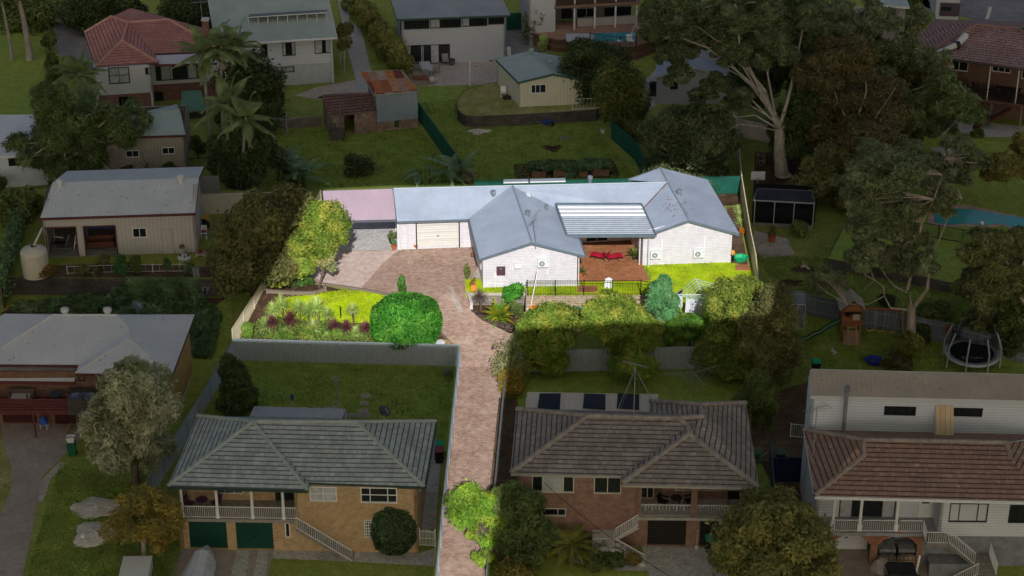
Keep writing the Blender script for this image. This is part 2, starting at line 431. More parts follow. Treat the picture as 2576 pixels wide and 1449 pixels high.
def fence(name,label,pts,h,m,cat='fence',bay=2.4,z=0.0,style='sheet',pm=None,world=False,group=None,gap=.12):
 W_=[Vector(p)if world else P(p[0],p[1],p[2]if len(p)>2 else z)for p in pts];pm=pm or m
 t=thing(name,label,cat,W_[0],group);pi=0
 posts=MB()
 for s_ in range(len(W_)-1):
  A,B=W_[s_],W_[s_+1];d,L=unit2(A,B);nb=max(1,round(L/bay));n=Vector((d.y,-d.x,0))
  for i in range(nb):
   a,b_=A.lerp(B,i/nb),A.lerp(B,(i+1)/nb)
   if style=='sheet':
    q=MB();ribbed(q,a,b_,a.z+.03,b_.z+.03,h-.05);q.build('panel',m,t)
    MB().bar(a+Vector((0,0,h-.02)),b_+Vector((0,0,h-.02)),.07,.05).build('top_rail',pm,t)
   elif style=='slat':
    q=MB();k=max(2,int((b_-a).length/.17))
    for j in range(k):
     p=a.lerp(b_,(j+.5)/k);hh=h+random.uniform(-.04,.04);q.obox(p-d*.075,d*.15,n*.02,(0,0,hh))
    q.build('palings',m,t);[MB().bar(a+n*.05+Vector((0,0,h*f)),b_+n*.05+Vector((0,0,h*f)),.05,.08).build('rail',pm,t)for f in(.25,.82)]
   elif style=='bars':
    q=MB();k=max(2,int((b_-a).length/gap))
    for j in range(1,k):
     p=a.lerp(b_,j/k);q.bar(p+Vector((0,0,.08)),p+Vector((0,0,h-.05)),.02)
    q.build('bars',m,t);[MB().bar(a+Vector((0,0,f)),b_+Vector((0,0,f)),.04).build('rail',m,t)for f in(.09,h-.05)]
   elif style=='lap':
    q=MB();k=max(2,int(h/.2))
    for j in range(k):q.bar(a+Vector((0,0,h*(j+.45)/k)),b_+Vector((0,0,h*(j+.45)/k)),.05,h/k*.88)
    q.build('boards',m,t)
   MB().obox(a-d*.035-n*.045,d*.07,n*.08,(0,0,h+.03)).build('post',pm,t)
  if s_==len(W_)-2:MB().obox(B-d*.035-n*.045,d*.07,n*.08,(0,0,h+.03)).build('post',pm,t)
 return t
def railing(parent,A,B,h,m,gap=.11,name='railing',r=.02):
 A,B=Vector(A),Vector(B);b=MB();k=max(2,int((B-A).length/gap));U=Vector((0,0,1))
 for j in range(k+1):p=A.lerp(B,j/k);b.bar(p+U*.06,p+U*h,r)
 b.bar(A+U*h,B+U*h,.05,.04);b.bar(A+U*.08,B+U*.08,.035);return b.build(name,m,parent)
def leaves_mesh(cent,nrm,size,aspect=.5,rs=None,jit=.7):
 rs=rs or np.random.RandomState(1);N=len(cent)
 n=nrm+rs.normal(0,jit,(N,3));n/=np.linalg.norm(n,axis=1)[:,None]+1e-9
 a=rs.normal(0,1,(N,3));t=np.cross(n,a);t/=np.linalg.norm(t,axis=1)[:,None]+1e-9;bt=np.cross(n,t)
 sz=size*rs.uniform(.6,1.4,N)[:,None]
 fold=n*sz*.12
 v=np.stack([cent-t*sz,cent+bt*sz*aspect-fold,cent+t*sz,cent-bt*sz*aspect-fold],1).reshape(-1,3)
 return v
def raw_mesh(name,v,m,parent,k=4):
 N=len(v)//k;me=bpy.data.meshes.new(name);o0=np.array(ORG[parent.name][:])if parent else np.zeros(3)
 me.vertices.add(len(v));me.vertices.foreach_set('co',(v-o0).astype(np.float32).ravel())
 me.loops.add(N*k);me.loops.foreach_set('vertex_index',np.arange(N*k,dtype=np.int32))
 me.polygons.add(N);me.polygons.foreach_set('loop_start',np.arange(0,N*k,k,dtype=np.int32))
 me.update(calc_edges=True);me.materials.append(m)
 o=bpy.data.objects.new(name,me);COL.objects.link(o)
 if parent:o.parent=parent;ORG[o.name]=Vector(o0)
 return o
def crown_pts(c,r,nb,nl,rs,br=.42,hollow=.6,flat=0.0,low=-.75):
 """leaf centres on many overlapping clumps that fill an uneven crown"""
 c=np.array(c[:]);r=np.array(r);bl=[]
 for i in range(nb):
  d=rs.normal(0,1,3);d/=np.linalg.norm(d)
  if d[2]<low:d[2]=-d[2]
  rr=rs.uniform(.35,.82)**.8;bl.append((c+d*r*rr,r.mean()*br*rs.uniform(.55,1.25)))
 bl.append((c,r.mean()*.5));C=[];Nn=[]
 wts=np.array([b[1]**2 for b in bl]);wts/=wts.sum()
 for(bc,b_),w_ in zip(bl,wts):
  k=max(8,int(nl*w_));d=rs.normal(0,1,(k,3));d/=np.linalg.norm(d,axis=1)[:,None]
  rad=rs.uniform(hollow,1.05,k)[:,None]*(1+(rs.rand(k,1)<.16)*rs.uniform(.05,.35,(k,1)));sx=np.array([1,1,1-flat])*(r/r.mean())**.5
  C.append(bc+d*rad*b_*sx);Nn.append(d)
 return np.vstack(C),np.vstack(Nn),bl
def tree(name,label,base,crown,m,bm=None,cat='tree',nb=16,nl=5000,ls=.16,seed=1,z=0.0,tr=None,group=None,br=.42,aspect=.5,flat=0.0,limbs=7,depth=1.0,low=-.75,hollow=.6,extra=(),jit=.7,lean=0,bare=0):
 """base=(px,py) foot; crown=(cx,cy,rx,ry) in survey units; extra crowns likewise"""
 rs=np.random.RandomState(seed);rnd=random.Random(seed);G=P(base[0],base[1],z);bm=bm or bark('4a4038','6b6054')
 t=thing(name,label,cat,G,group);C=[];Nn=[];blobs=[]
 for k,(cx,cy,rx,ry)in enumerate([crown]+list(extra)):
  s=ppm(G);off=0 if k==0 else rnd.uniform(-.5,.5);Gy=G.y+off
  r0=ray(cx,cy);tt=Gy/r0.y;cc=EYE+r0*tt;r=(1.12*rx/s,1.12*rx/s*depth,1.12*ry/s/.92)
  a,b_,bl=crown_pts(cc,r,nb if k==0 else max(5,int(nb*.6)),int(1.4*nl)if k==0 else int(1.4*nl*rx*ry/crown[2]/crown[3]),rs,br,hollow,flat,low)
  C.append(a);Nn.append(b_);blobs.append((cc,r,bl))
 C=np.vstack(C);Nn=np.vstack(Nn);keep=C[:,2]>G.z+.05;C,Nn=C[keep],Nn[keep]
 raw_mesh('crown',leaves_mesh(C,Nn*.8+np.array([0,0,.5]),ls,aspect,rs,jit),m,t)
 b=MB();cc,r,bl=blobs[0];top=cc+Vector((0,0,-r[2]*.25));tr=tr or max(.08,r[0]*.07)
 if top.z<G.z+.4:top=Vector((cc.x,cc.y,max(cc.z,G.z+.3)))
 mid=G.lerp(top,.5)+Vector((rnd.uniform(-.2,.2),rnd.uniform(-.2,.2),0))*r[0]*.2
 b.tube([G-Vector((0,0,.1)),G+(mid-G)*.12,mid,top],[tr*1.5,tr*1.1,tr*.9,tr*.7],9)
 for cc2,r2,bl2 in blobs:
  L_=bl2[:];rnd.shuffle(L_)
  for bc,br_ in L_[:limbs]:
   e=Vector(bc);s0=mid.lerp(top,rnd.uniform(.1,1));m1=s0.lerp(e,.5)+Vector((rnd.uniform(-.15,.15),rnd.uniform(-.15,.15),rnd.uniform(-.1,.25)))*(e-s0).length
   b.tube([s0,m1,e],[tr*.5,tr*.32,tr*.12],6)
   for q in range(2+bare):
    e2=e+Vector((rnd.uniform(-1,1),rnd.uniform(-1,1),rnd.uniform(-.3,1)))*br_*1.0
    b.tube([m1.lerp(e,rnd.uniform(.3,1)),e2],[tr*.16,tr*.06],4)
 b.build('trunk',bm,t,smooth=True);return t
def bush(name,label,base,rx,ry,m,cat='bush',nl=1200,ls=.1,seed=1,z=0.0,group=None,nb=9,aspect=.55,cy=None,depth=1.0,hollow=.75,br=.5,clipped=False):
 G=P(base[0],base[1],z);s=ppm(G);rs=np.random.RandomState(seed);t=thing(name,label,cat,G,group)
 c=G+Vector((0,0,ry/s/.9*.85));r=(rx/s*.8,rx/s*.8*depth,ry/s/.9*.8)
 C,Nn,bl=crown_pts(c,r,nb,nl,rs,br,hollow)
 if clipped:
  d_=rs.normal(0,1,(nl,3));d_/=np.linalg.norm(d_,axis=1)[:,None];wob=1+.05*np.sin(d_[:,0]*7+seed)*np.cos(d_[:,2]*6)+rs.uniform(-.1,.03,nl)
  rr=np.array((rx/s,rx/s*depth,ry/s/.9));Nn=d_;e_=np.sign(d_)*np.abs(d_)**.9;C=np.array(c[:])*[1,1,0]+[0,0,G.z+rr[2]*.98]+e_*rr*wob[:,None]
 keep=C[:,2]>G.z+.03;C,Nn=C[keep],Nn[keep]
 raw_mesh('foliage',leaves_mesh(C,Nn,ls,aspect,rs),m,t)
 b=MB()
 for k in range(4):e=Vector(bl[k][0]);b.tube([G,G.lerp(e,.5)+Vector((.05,0,.02)),e],[.05,.035,.015],5)
 b.build('stem',bark('4a4038','6b6054'),t);return t
def blade(V,base,dirv,length,width,droop,seg=4,up=.0,fold=.0):
 """one arching strap leaf appended to V as quads"""
 d=Vector(dirv).normalized();side=d.cross(Vector((0,0,1)))
 side=side.normalized()if side.length>1e-4 else Vector((1,0,0));p=Vector(base);pts=[]
 for i in range(seg+1):
  f=i/seg;wv=width*(1-f)**.7*(1 if f>.0 else .7);pts.append((p.copy(),wv));dd=(d+Vector((0,0,-droop*f*1.6))).normalized();p+=dd*(length/seg)
 for i in range(seg):
  (a,wa),(b_,wb)=pts[i],pts[i+1]
  V+=[a-side*wa,a+side*wa,b_+side*wb,b_-side*wb]
def rosette(name,label,base,rad,m,cat='plant',stem=0.0,n=46,width=.035,droop=.55,seed=1,z=0.0,group=None,sm=None,G=None,dead=0):
 rnd=random.Random(seed);G=G or P(base[0],base[1],z);t=thing(name,label,cat,G,group);V=[]
 top=G+Vector((rnd.uniform(-.1,.1)*stem,rnd.uniform(-.1,.1)*stem,stem))
 for i in range(n):
  a=i*2.39996+rnd.uniform(-.2,.2);e=R(82)-(i/n)*R(92);d=Vector((math.cos(a)*math.cos(e),math.sin(a)*math.cos(e),math.sin(e)))
  blade(V,top+Vector((0,0,-.25*i/n*rad)),d,rad*rnd.uniform(.8,1.08),width,droop*rnd.uniform(.5,1.2))
 raw_mesh('leaves',np.array([v[:]for v in V]),m,t);MB().tube([G-Vector((0,0,.05)),top],[.07,.05],6).build('stem',sm or bark('5a4a3c','776655'),t);return t
def frond(V,base,dirv,length,width,droop,nl=14,seg=7,lw=.05,ang=.8,hang=.25):
 """feather frond: leaflets on both sides of an arching midrib"""
 d=Vector(dirv).normalized();p=Vector(base);pts=[p.copy()];ds=[d]
 for i in range(seg):
  f=(i+1)/seg;dd=(d+Vector((0,0,-droop*f*1.9))).normalized();p=p+dd*(length/seg);pts.append(p.copy());ds.append(dd)
 def at(f):
  x=f*seg;i=min(int(x),seg-1);return pts[i].lerp(pts[i+1],x-i),ds[i].lerp(ds[i+1],x-i).normalized()
 for i in range(seg):
  s_=ds[i].cross(Vector((0,0,1)));s_=(s_.normalized()if s_.length>1e-4 else Vector((1,0,0)))*.025
  V+=[pts[i]-s_,pts[i]+s_,pts[i+1]+s_*.6,pts[i+1]-s_*.6]
 for k in range(nl):
  f=.12+.86*k/nl;q,dd=at(f);s_=dd.cross(Vector((0,0,1)));s_=s_.normalized()if s_.length>1e-4 else Vector((1,0,0))
  L_=width*math.sin(min(1,f*1.15+.12)*3.0)**.6 if f<.9 else width*.45
  for sg in(-1,1):
   ld=(s_*sg+dd*ang+Vector((0,0,-hang))).normalized();e=q+ld*L_;w_=dd*lw
   V+=[q-w_,q+w_,e+w_*.25,e-w_*.25]
def fronds(name,label,base,n,length,width,m,cat='plant',stem=0.5,droop=.5,seed=1,z=0.0,group=None,elev=(75,0),lw=.05,nl=14,sm=None,lean=(0,0),tr=.1,shaft=None,G=None,hang=.25,inflo=None):
 rnd=random.Random(seed);G=G or P(base[0],base[1],z);t=thing(name,label,cat,G,group);V=[]
 top=G+Vector((lean[0],lean[1],stem))
 for i in range(n):
  a=i*2.39996+rnd.uniform(-.25,.25);e=R(elev[0]+(elev[1]-elev[0])*i/max(1,n-1));d=Vector((math.cos(a)*math.cos(e),math.sin(a)*math.cos(e),math.sin(e)))
  frond(V,top,d,length*rnd.uniform(.85,1.1),width,droop*rnd.uniform(.7,1.3),nl,lw=lw,hang=hang)
 raw_mesh('fronds',np.array([v[:]for v in V]),m,t)
 k=6;b=MB();b.tube([G.lerp(top,i/k)+Vector((math.sin(i)*.03,0,0))-Vector((0,0,.05 if i==0 else 0))for i in range(k+1)],[tr*(1.25 if i==0 else 1.0-.25*i/k)for i in range(k+1)],8)
 b.build('trunk',sm or bark('6f6a60','8d877a'),t,smooth=True)
 if shaft:MB().tube([top-Vector((0,0,1.1)),top-Vector((0,0,.5)),top+Vector((0,0,.1))],[tr*.85,tr*1.25,tr*.8],8).build('crownshaft',shaft,t,smooth=True)
 if inflo:
  for q in range(inflo[0]):
   a=q*2.2+seed;c=top+Vector((math.cos(a)*.25,math.sin(a)*.25,-1.15));ib=MB()
   for j in range(16):aa=j*2.4;ib.bar(c,c+Vector((math.cos(aa)*.28,math.sin(aa)*.28,-.55-.3*rnd.random())),.03)
   ib.build('flower_cluster',inflo[1],t)
 return t
def banana(name,label,base,n,length,m,seed=1,z=0.0,width=.28,group=None,tilt=(70,15)):
 rnd=random.Random(seed);G=P(base[0],base[1],z);t=thing(name,label,'plant',G,group);V=[];b=MB()
 for i in range(n):
  a=i*2.39996+rnd.uniform(-.3,.3);e=R(rnd.uniform(*tilt[::-1]));o=G+Vector((rnd.uniform(-.7,.7),rnd.uniform(-.5,.5),rnd.uniform(.6,1.7)))
  d=Vector((math.cos(a)*math.cos(e),math.sin(a)*math.cos(e),math.sin(e)));b.tube([Vector((o.x,o.y,G.z-.05)),o],[.1,.06],6)
  frond(V,o,d,length*rnd.uniform(.7,1.15),width,.5*rnd.uniform(.6,1.3),26,lw=.06,ang=.25,hang=.1)
 raw_mesh('leaves',np.array([v[:]for v in V]),m,t);b.build('stem',bark('4c5a33','6b7040'),t);return t
def ground_pts(poly,n,rs):
 xs=[p.x for p in poly];ys=[p.y for p in poly];out=[]
 while len(out)<n:
  x,y=rs.uniform(min(xs),max(xs)),rs.uniform(min(ys),max(ys));c=False;j=len(poly)-1
  for i in range(len(poly)):
   if(poly[i].y>y)!=(poly[j].y>y)and x<(poly[j].x-poly[i].x)*(y-poly[i].y)/(poly[j].y-poly[i].y)+poly[i].x:c=not c
   j=i
  if c:out.append((x,y))
 return out
def cover(name,pix,m,n=2500,h=.25,ls=.1,z=0.0,seed=1,label=None,clump=.5):
 """low ground cover nobody could count"""
 rs=np.random.RandomState(seed);poly=[P(p[0],p[1],z)for p in pix];pts=np.array(ground_pts(poly,n,rs))
 hz=h*(.35+.65*(np.sin(pts[:,0]*2.1+seed)*np.cos(pts[:,1]*1.7)*.5+.5))*rs.uniform(.1,1,n)
 C=np.column_stack([pts,np.array([terrain(y)for y in pts[:,1]])+z+hz]);v=leaves_mesh(C,np.tile(np.array([0,0,1.]),(n,1)),ls,.5,rs,.7)
 o=raw_mesh(name,v,m,None);return tag(o,label,None,None,'stuff')
# ================================================================ light mask: added unseen overhead sheet, lot-shaped hole lets the sun through
LOT=[(818,478),(796,560),(706,695),(630,772),(588,826),(586,858),(1157,872),(1146,980),(1126,1180),(1096,1449),(1088,1560),(1216,1560),(1222,1449),
       (1245,1200),(1268,960),(1273,872),(1291,842),(1320,838),(1868,818),(1872,735),(1893,672),(1862,446),(1782,459),(1661,427),(1560,458),(1300,468),(1000,470)]
def add_light_mask():
 import bmesh
 H=80.0;bm=bmesh.new()
 def up(p,h):return p+SDIR*((h-p.z)/SDIR.z)
 inner=[P(x,y)for x,y in LOT];c=sum((up(p,H)for p in inner),Vector())/len(inner);rnd=random.Random(5)
 lo_i=[bm.verts.new(up(p,H))for p in inner];hi_i=[bm.verts.new(up(p,H+1.6))for p in inner]
 N=40;lo_o=[];hi_o=[]
 for k in range(N):
  a=6.28318*k/N;r=1+.1*math.sin(3*a)+rnd.uniform(-.05,.05)
  x,y=c.x+125*r*math.cos(a),c.y-5+112*r*math.sin(a);lo_o.append(bm.verts.new((x,y,H+rnd.uniform(-1,1))));hi_o.append(bm.verts.new((x,y,H+3+rnd.uniform(0,2))))
 def ring(vs):return[bm.edges.new((vs[i],vs[(i+1)%len(vs)]))for i in range(len(vs))]
 bmesh.ops.triangle_fill(bm,use_beauty=True,use_dissolve=False,edges=ring(lo_i)+ring(lo_o))
 bmesh.ops.triangle_fill(bm,use_beauty=True,use_dissolve=False,edges=ring(hi_i)+ring(hi_o))
 for a,b in((lo_i,hi_i),(lo_o,hi_o)):
  for i in range(len(a)):bm.faces.new((a[i],a[(i+1)%len(a)],b[(i+1)%len(a)],b[i]))
 me=bpy.data.meshes.new('light_mask');bm.to_mesh(me);bm.free()
 s=NT('light_mask');s.fin(lin('f2f2f2'),1,0);tr=s.n('BsdfTranslucent');tr.inputs[0].default_value=g4(.62);mx=s.n('MixShader');mx.inputs[0].default_value=.5
 s.l(s.b.outputs[0],mx.inputs[1]);s.l(tr.outputs[0],mx.inputs[2]);s.l(mx.outputs[0],s.out.inputs[0]);me.materials.append(s.m)
 o=bpy.data.objects.new('light_mask',me);COL.objects.link(o);tag(o,kind='structure')  # added out of view to dim the sun everywhere but the lot
add_light_mask()
# ================================================================ ground
def ground_sheet():
 xs=[-500,-250,-120]+list(np.arange(-75,76,5.0))+[120,250,500]
 ys=sorted(set([-60,0,60,85]+list(np.arange(90,216,5.0))+[Y_HI,Y_LO,260,400,800]))
 V=[(x,y,terrain(y))for y in ys for x in xs];nx=len(xs)
 F=[(j*nx+i,j*nx+i+1,(j+1)*nx+i+1,(j+1)*nx+i)for j in range(len(ys)-1)for i in range(nx-1)]
 import bmesh
 bm=bmesh.new();vs=[bm.verts.new(v)for v in V]
 for f in F:bm.faces.new([vs[i]for i in f])
 for c in([P(1213,748.5).x,None],[None,None]):pass
 x0,x1=PX0,PX1;y0,y1=PY0,PY1
 for co,no in(((x0,0,0),(1,0,0)),((x1,0,0),(1,0,0)),((0,y0,0),(0,1,0)),((0,y1,0),(0,1,0))):
  bmesh.ops.bisect_plane(bm,geom=bm.verts[:]+bm.edges[:]+bm.faces[:],plane_co=co,plane_no=no,dist=1e-4)
 kill=[f for f in bm.faces if x0<f.calc_center_median().x<x1 and y0<f.calc_center_median().y<y1]
 bmesh.ops.delete(bm,geom=kill,context='FACES')
 me=bpy.data.meshes.new('ground');bm.to_mesh(me);bm.free();me.materials.append(GRASS)
 o=bpy.data.objects.new('ground',me);COL.objects.link(o);tag(o,kind='structure')
GRASS=ground('869544','929c4c','948c5a',t=(.42,.6))
LAWN_B=ground('a2c018','bfd01c','c6cc30',big=.4,fine=9)
LAWN_OL=ground('8ca34a','99a54a','9c9858',big=.2,fine=7)
LAWN_DRY=ground('a39c66','8a9148','ada27a',big=.35)
CONC=ground('b2b0ab','bcbab4','9d9a94',big=.3,fine=5,bump=.15)
CONC_P=ground('b9ada0','c4b9ad','a3988d',big=.3,fine=5,bump=.15)
SOIL=ground('5c4a3c','6d5a48','7a6a52',big=.6,bump=.8)
MULCH=ground('4c3a2e','604a3a','6d5c44',big=.8,fine=12,bump=1)
SAND=ground('b3a898','c6bcae','9d907c',big=.8,bump=.6)
ASPH=ground('78787a','858588',big=.2,fine=14,bump=.2)
AGG=ground('a09489','ada198','897d73',big=.3,fine=14,bump=.2)
cpts=[P(x,y)for x,y in((1181,779),(1200,796),(1226,811),(1256,824),(1285,832),(1304,836))]
PX0,PX1=P(1178,765).x,P(1645,740).x
PY1=P(1330,748).y;PY0=P(1304,838).y
Z_BED,Z_POOL=-.75,-.8
ground_sheet()
PAVER=brick('cba895','a38575','7b695e',w=.24,h=.12,stain='d0c0b4',amt=.28,ms=.013,soft=.3)
PAVER2=brick('e0c6ba','d2b6aa','aa968c',w=.24,h=.12,stain='dccfc8',amt=.4,ms=.012)
TERRA=brick('b67c58','a26c4a','7c5a44',w=.6,h=.3,ms=.014,soft=.5,stain='8d5238',amt=.4)
drive=[(846,631),(1002,629),(1192,621),(1214,660),(1181,700),(1176,735),(1184,781),(1214,806),(1262,829),(1298,846),(1273,872),(1267,960),(1243,1205),(1222,1449),
         (1214,1560),(1088,1560),(1099,1449),(1130,1180),(1150,980),(1160,880),(1130,862),(1106,835),(1096,790),(1050,760),(990,747),(900,730),(812,716),(690,704),(702,650),(770,633)]
sheet_on('driveway',drive,PAVER,.012)
sheet_on('driveway_apron',[(850,632),(1002,630),(962,662),(930,700),(905,728),(815,714),(780,690),(800,660)],PAVER2,.02)
sheet_on('cement_patch',[(1122,716),(1140,722),(1144,745),(1158,765),(1164,785),(1156,786),(1146,770),(1134,748),(1136,732)],CONC_P,.018)
sheet_on('path',[(1192,622),(1216,664),(1240,700),(1224,702),(1184,700),(1210,662)],CONC_P,.018)
sheet_on('carport_floor',[(822,631),(1002,629),(992,545),(828,550)],ground('c2beba','ccc8c4','aeaaa6',big=.4,fine=5,bump=.1),.03)
sheet_on('lawn',[(700,752),(735,747),(800,740),(866,730),(910,732),(990,749),(1040,765),(1020,800),(940,812),(850,812),(740,806),(692,794),(690,768)],LAWN_B,.02)
sheet_on('garden_soil',[(655,722),(690,705),(812,718),(866,730),(800,741),(735,749),(706,762),(700,792),(850,813),(940,813),(1022,801),(1042,766),(1094,792),(1104,836),(1132,868),(1150,872),(592,856),(586,833)],MULCH,.008)
sheet_on('lawn',[(1170,702),(1240,703),(1255,724),(1214,748),(1172,748)],LAWN_B,.016)
sheet_on('lawn',[(1212,722),(1452,718),(1456,709),(1636,706),(1640,690),(1617,667),(1838,659),(1882,662),(1897,690),(1912,830),(1648,840),(1646,746),(1330,747),(1214,748)],LAWN_B,.02)
sheet_on('patio',[(1452,716),(1452,709),(1634,706),(1616,667),(1616,556),(1440,556),(1452,610)],TERRA,.035)
sheet_on('side_path',[(1838,661),(1882,668),(1862,560),(1842,520),(1828,520),(1836,590)],SOIL,.022)
sheet_on('garden_soil',[(1800,520),(1858,516),(1866,480),(1790,470)],MULCH,.01)
sheet_on('lawn',[(590,862),(1154,876),(1128,1120),(1104,1130),(480,1060),(540,980)],LAWN_OL,.01)
sheet_on('lawn',[(1290,1000),(1340,955),(1800,930),(1880,960),(1890,1030),(1300,1040)],LAWN_OL,.01)
sheet_on('side_path',[(1054,1110),(1112,1110),(1096,1330),(1060,1330)],CONC,.02)
sheet_on('side_path',[(1255,1000),(1302,1000),(1300,1250),(1230,1250)],SOIL,.014)
sheet_on('front_path',[(690,1384),(1056,1392),(1096,1378),(1092,1424),(900,1414),(680,1404)],CONC,.02)
sheet_on('driveway',[(456,1382),(690,1385),(664,1480),(420,1480)],AGG,.024)
sheet_on('driveway',[(596,1384),(630,1385),(612,1480),(574,1480)],CONC,.03)
sheet_on('driveway',[(650,1385),(676,1386),(664,1480),(632,1480)],CONC,.03)
sheet_on('driveway',[(1615,1374),(1800,1378),(1850,1480),(1640,1480),(1628,1430)],CONC,.02)
sheet_on('garden_soil',[(1380,1380),(1480,1370),(1620,1400),(1632,1436),(1560,1436),(1440,1415)],CONC,.012)
sheet_on('lawn',[(1370,1395),(1450,1425),(1560,1436),(1636,1440),(1640,1500),(1340,1500)],LAWN_OL,.016)
sheet_on('driveway',[(2052,1384),(2330,1382),(2360,1500),(2000,1500)],AGG,.02)
sheet_on('garden_soil',[(1900,1000),(2035,960),(2032,1090),(2048,1260),(1960,1260),(1885,1100)],SOIL,.01)
sheet_on('lawn',[(2476,1424),(2600,1424),(2600,1500),(2470,1500)],GRASS,.02)
sheet_on('driveway',[(0,1066),(228,1066),(190,1120),(150,1155),(105,1200),(90,1290),(50,1480),(-40,1480),(0,1300),(30,1220),(30,1180),(8,1110)],AGG,.02)
sheet_on('lawn',[(-60,1090),(8,1104),(30,1170),(30,1225),(0,1300),(-60,1400)],LAWN_DRY,.012)
sheet_on('sandy_strip',[(150,1160),(165,1165),(128,1205),(108,1262),(92,1262),(106,1206)],SAND,.014)
sheet_on('side_lawn',[(488,800),(580,745),(586,830),(582,862),(470,1030),(452,1010),(474,880)],LAWN_OL,.012)
sheet_on('garden_soil',[(440,1010),(470,870),(486,872),(478,960),(462,1012)],SAND,.016)
sheet_on('lawn',[(700,330),(820,330),(1050,330),(1052,300),(1100,370),(1180,452),(1180,468),(800,478),(690,440)],LAWN_OL,.01)
sheet_on('lawn',[(1120,372),(1060,270),(1054,222),(1160,215),(1260,262),(1480,320),(1530,318),(1612,420),(1600,452),(1182,460)],LAWN_OL,.012)
sheet_on('bare_earth',[(740,240),(800,218),(900,200),(930,215),(905,240),(870,240),(800,250)],SAND,.014)
sheet_on('driveway',[(880,60),(905,60),(935,180),(955,245),(905,245),(890,180),(868,100),(850,0),(872,-20)],CONC,.016)
sheet_on('yard_concrete',[(1030,163),(1290,150),(1262,214),(1170,214),(1120,216),(1052,216)],CONC_P,.016)
sheet_on('driveway',[(1240,60),(1330,60),(1370,130),(1300,145),(1275,150)],ground('8f8c8a','9a9692'),.014)
sheet_on('driveway',[(110,60),(165,20),(260,20),(330,40),(300,120),(215,190),(150,140)],ground('85817d','918d88'),.012)
sheet_on('lawn',[(-60,90),(100,80),(115,130),(110,290),(-60,290)],LAWN_OL,.01)
sheet_on('yard_concrete',[(1575,250),(1660,165),(1760,110),(1830,100),(1850,150),(1650,265),(1600,300)],CONC,.014)
sheet_on('driveway',[(2240,40),(2300,-30),(2360,-30),(2345,60),(2330,70)],CONC_P,.02)
sheet_on('road',[(2240,-5),(2700,115),(2700,-120),(2240,-120)],ASPH,.02)
sheet_on('verge',[(2240,-5),(2220,5),(2250,45),(2700,175),(2700,115)],ground('8c9645','9aa050','7f8a40'),.016)
sheet_on('side_lawn',[(2300,330),(2420,345),(2545,360),(2560,420),(2420,420),(2290,400)],LAWN_OL,.014)
sheet_on('yard_concrete',[(2400,300),(2600,320),(2600,345),(2485,345),(2400,330)],CONC,.02)
sheet_on('bare_earth',[(2340,372),(2420,360),(2440,385),(2380,400)],SAND,.02)
sheet_on('bare_earth',[(1896,580),(1980,600),(2000,640),(1920,650),(1895,620)],SAND,.014)
sheet_on('bare_earth',[(1900,380),(2060,400),(2050,560),(1890,560)],MULCH,.012)
def flat(name,pts,z,m,kind='structure'):return MB().face([(p[0],p[1],z)for p in pts]).build(name,m,kind=kind)
bx=P(1322,748).x
flat('garden_soil',[(PX0,PY1),(PX0,cpts[0].y)]+[(p.x,p.y)for p in cpts[1:]]+[(bx,PY0),(bx,PY1)],Z_BED,MULCH)
MB().prism([(bx,PY0),(PX1,PY0),(PX1,PY1),(bx,PY1)],-2.2,Z_POOL).build('pool_deck',ground('c9ab86','d6bb98','bfa080',big=.5,bump=.1),kind='structure')
pz=MB();c0=(bx+PX1)/2
flat('pool_water',[(bx+1.8,PY0+1),(PX1-1.2,PY0+1),(PX1-1.2,PY0+3.8),(bx+1.8,PY0+3.8)],Z_POOL+.02,water('2f8f96','3aa3a8'))
SBLK=brick('b7a489','a08d76','7b6d5c',w=.4,h=.2,ms=.015)
wt=MB()
for a,b_,c in(((bx,PY1),(PX1,PY1),0),((PX1,PY1),(PX1,PY0),0)):
 A,B=Vector((*a,Z_POOL)),Vector((*b_,Z_POOL));d,L=unit2(A,B);n=Vector((d.y,-d.x,0));top=terrain(B.y)if c else 0.0
 wt.obox(A,B-A,-n*.3 if n.y<0 else n*.0+Vector((.3,0,0)),(0,0,-Z_POOL-.02))
wt.build('retaining_wall',SBLK,label='sandstone block retaining wall below the lawn strip, facing the pool deck behind the yellow-green trees',cat='retaining wall')
st=MB()
for k in range(3):st.box((PX1-1.1,PY1-.35-.35*k,Z_POOL),(1.4,.35,.8-.25*k-.1))
st.build('pool_steps',SBLK,label='sandstone steps at the right end of the pool fence',cat='steps')
BLK=brick('6f5f57','5a4b45','2c2522',w=.34,h=.2,ms=.03,bump=1)
bw=thing('retaining_wall','dark rock-faced block wall curving between the driveway and the cycad bed','retaining wall',P(1184,781))
for i in range(len(cpts)-1):
 a,b_=cpts[i],cpts[i+1];d,L=unit2(a,b_);n=Vector((-d.y,d.x,0));q=MB()
 q.obox(Vector((a.x,a.y,min(a.z,b_.z)-.1)),Vector((b_.x-a.x,b_.y-a.y,0)),n*.35,(0,0,Z_BED+.12-min(a.z,b_.z)+.1));q.build('block_course',BLK,bw)
 for k in range(max(1,int(L/.35))):
  p=a.lerp(b_,(k+.5)/max(1,int(L/.35)));cb=.02;MB().obox(Vector((p.x,p.y,Z_BED+.122))-d*.16-n*.03,d*.31,n*.38,(0,0,.13)).build('cap_block',paint('5c4d46','6e5f56',var=.4),bw)
g=thing('garden_wall','low grey block wall with pale capping between the front lawn strip and the cycad bed','garden wall',(PX0,PY1,Z_BED))
MB().obox((PX0,PY1,Z_BED),(bx-PX0,0,0),(0,.22,0),(0,0,-Z_BED+.1)).build('blockwork',brick('9a928a','857d76','5f5953',w=.4,h=.2),g)
MB().obox((PX0-.02,PY1-.03,.101),(bx-PX0+.04,0,0),(0,.3,0),(0,0,.06)).build('capping',paint('d4cabb','c6bcae'),g)
a,b_=P(1174,741),P(1182,779)
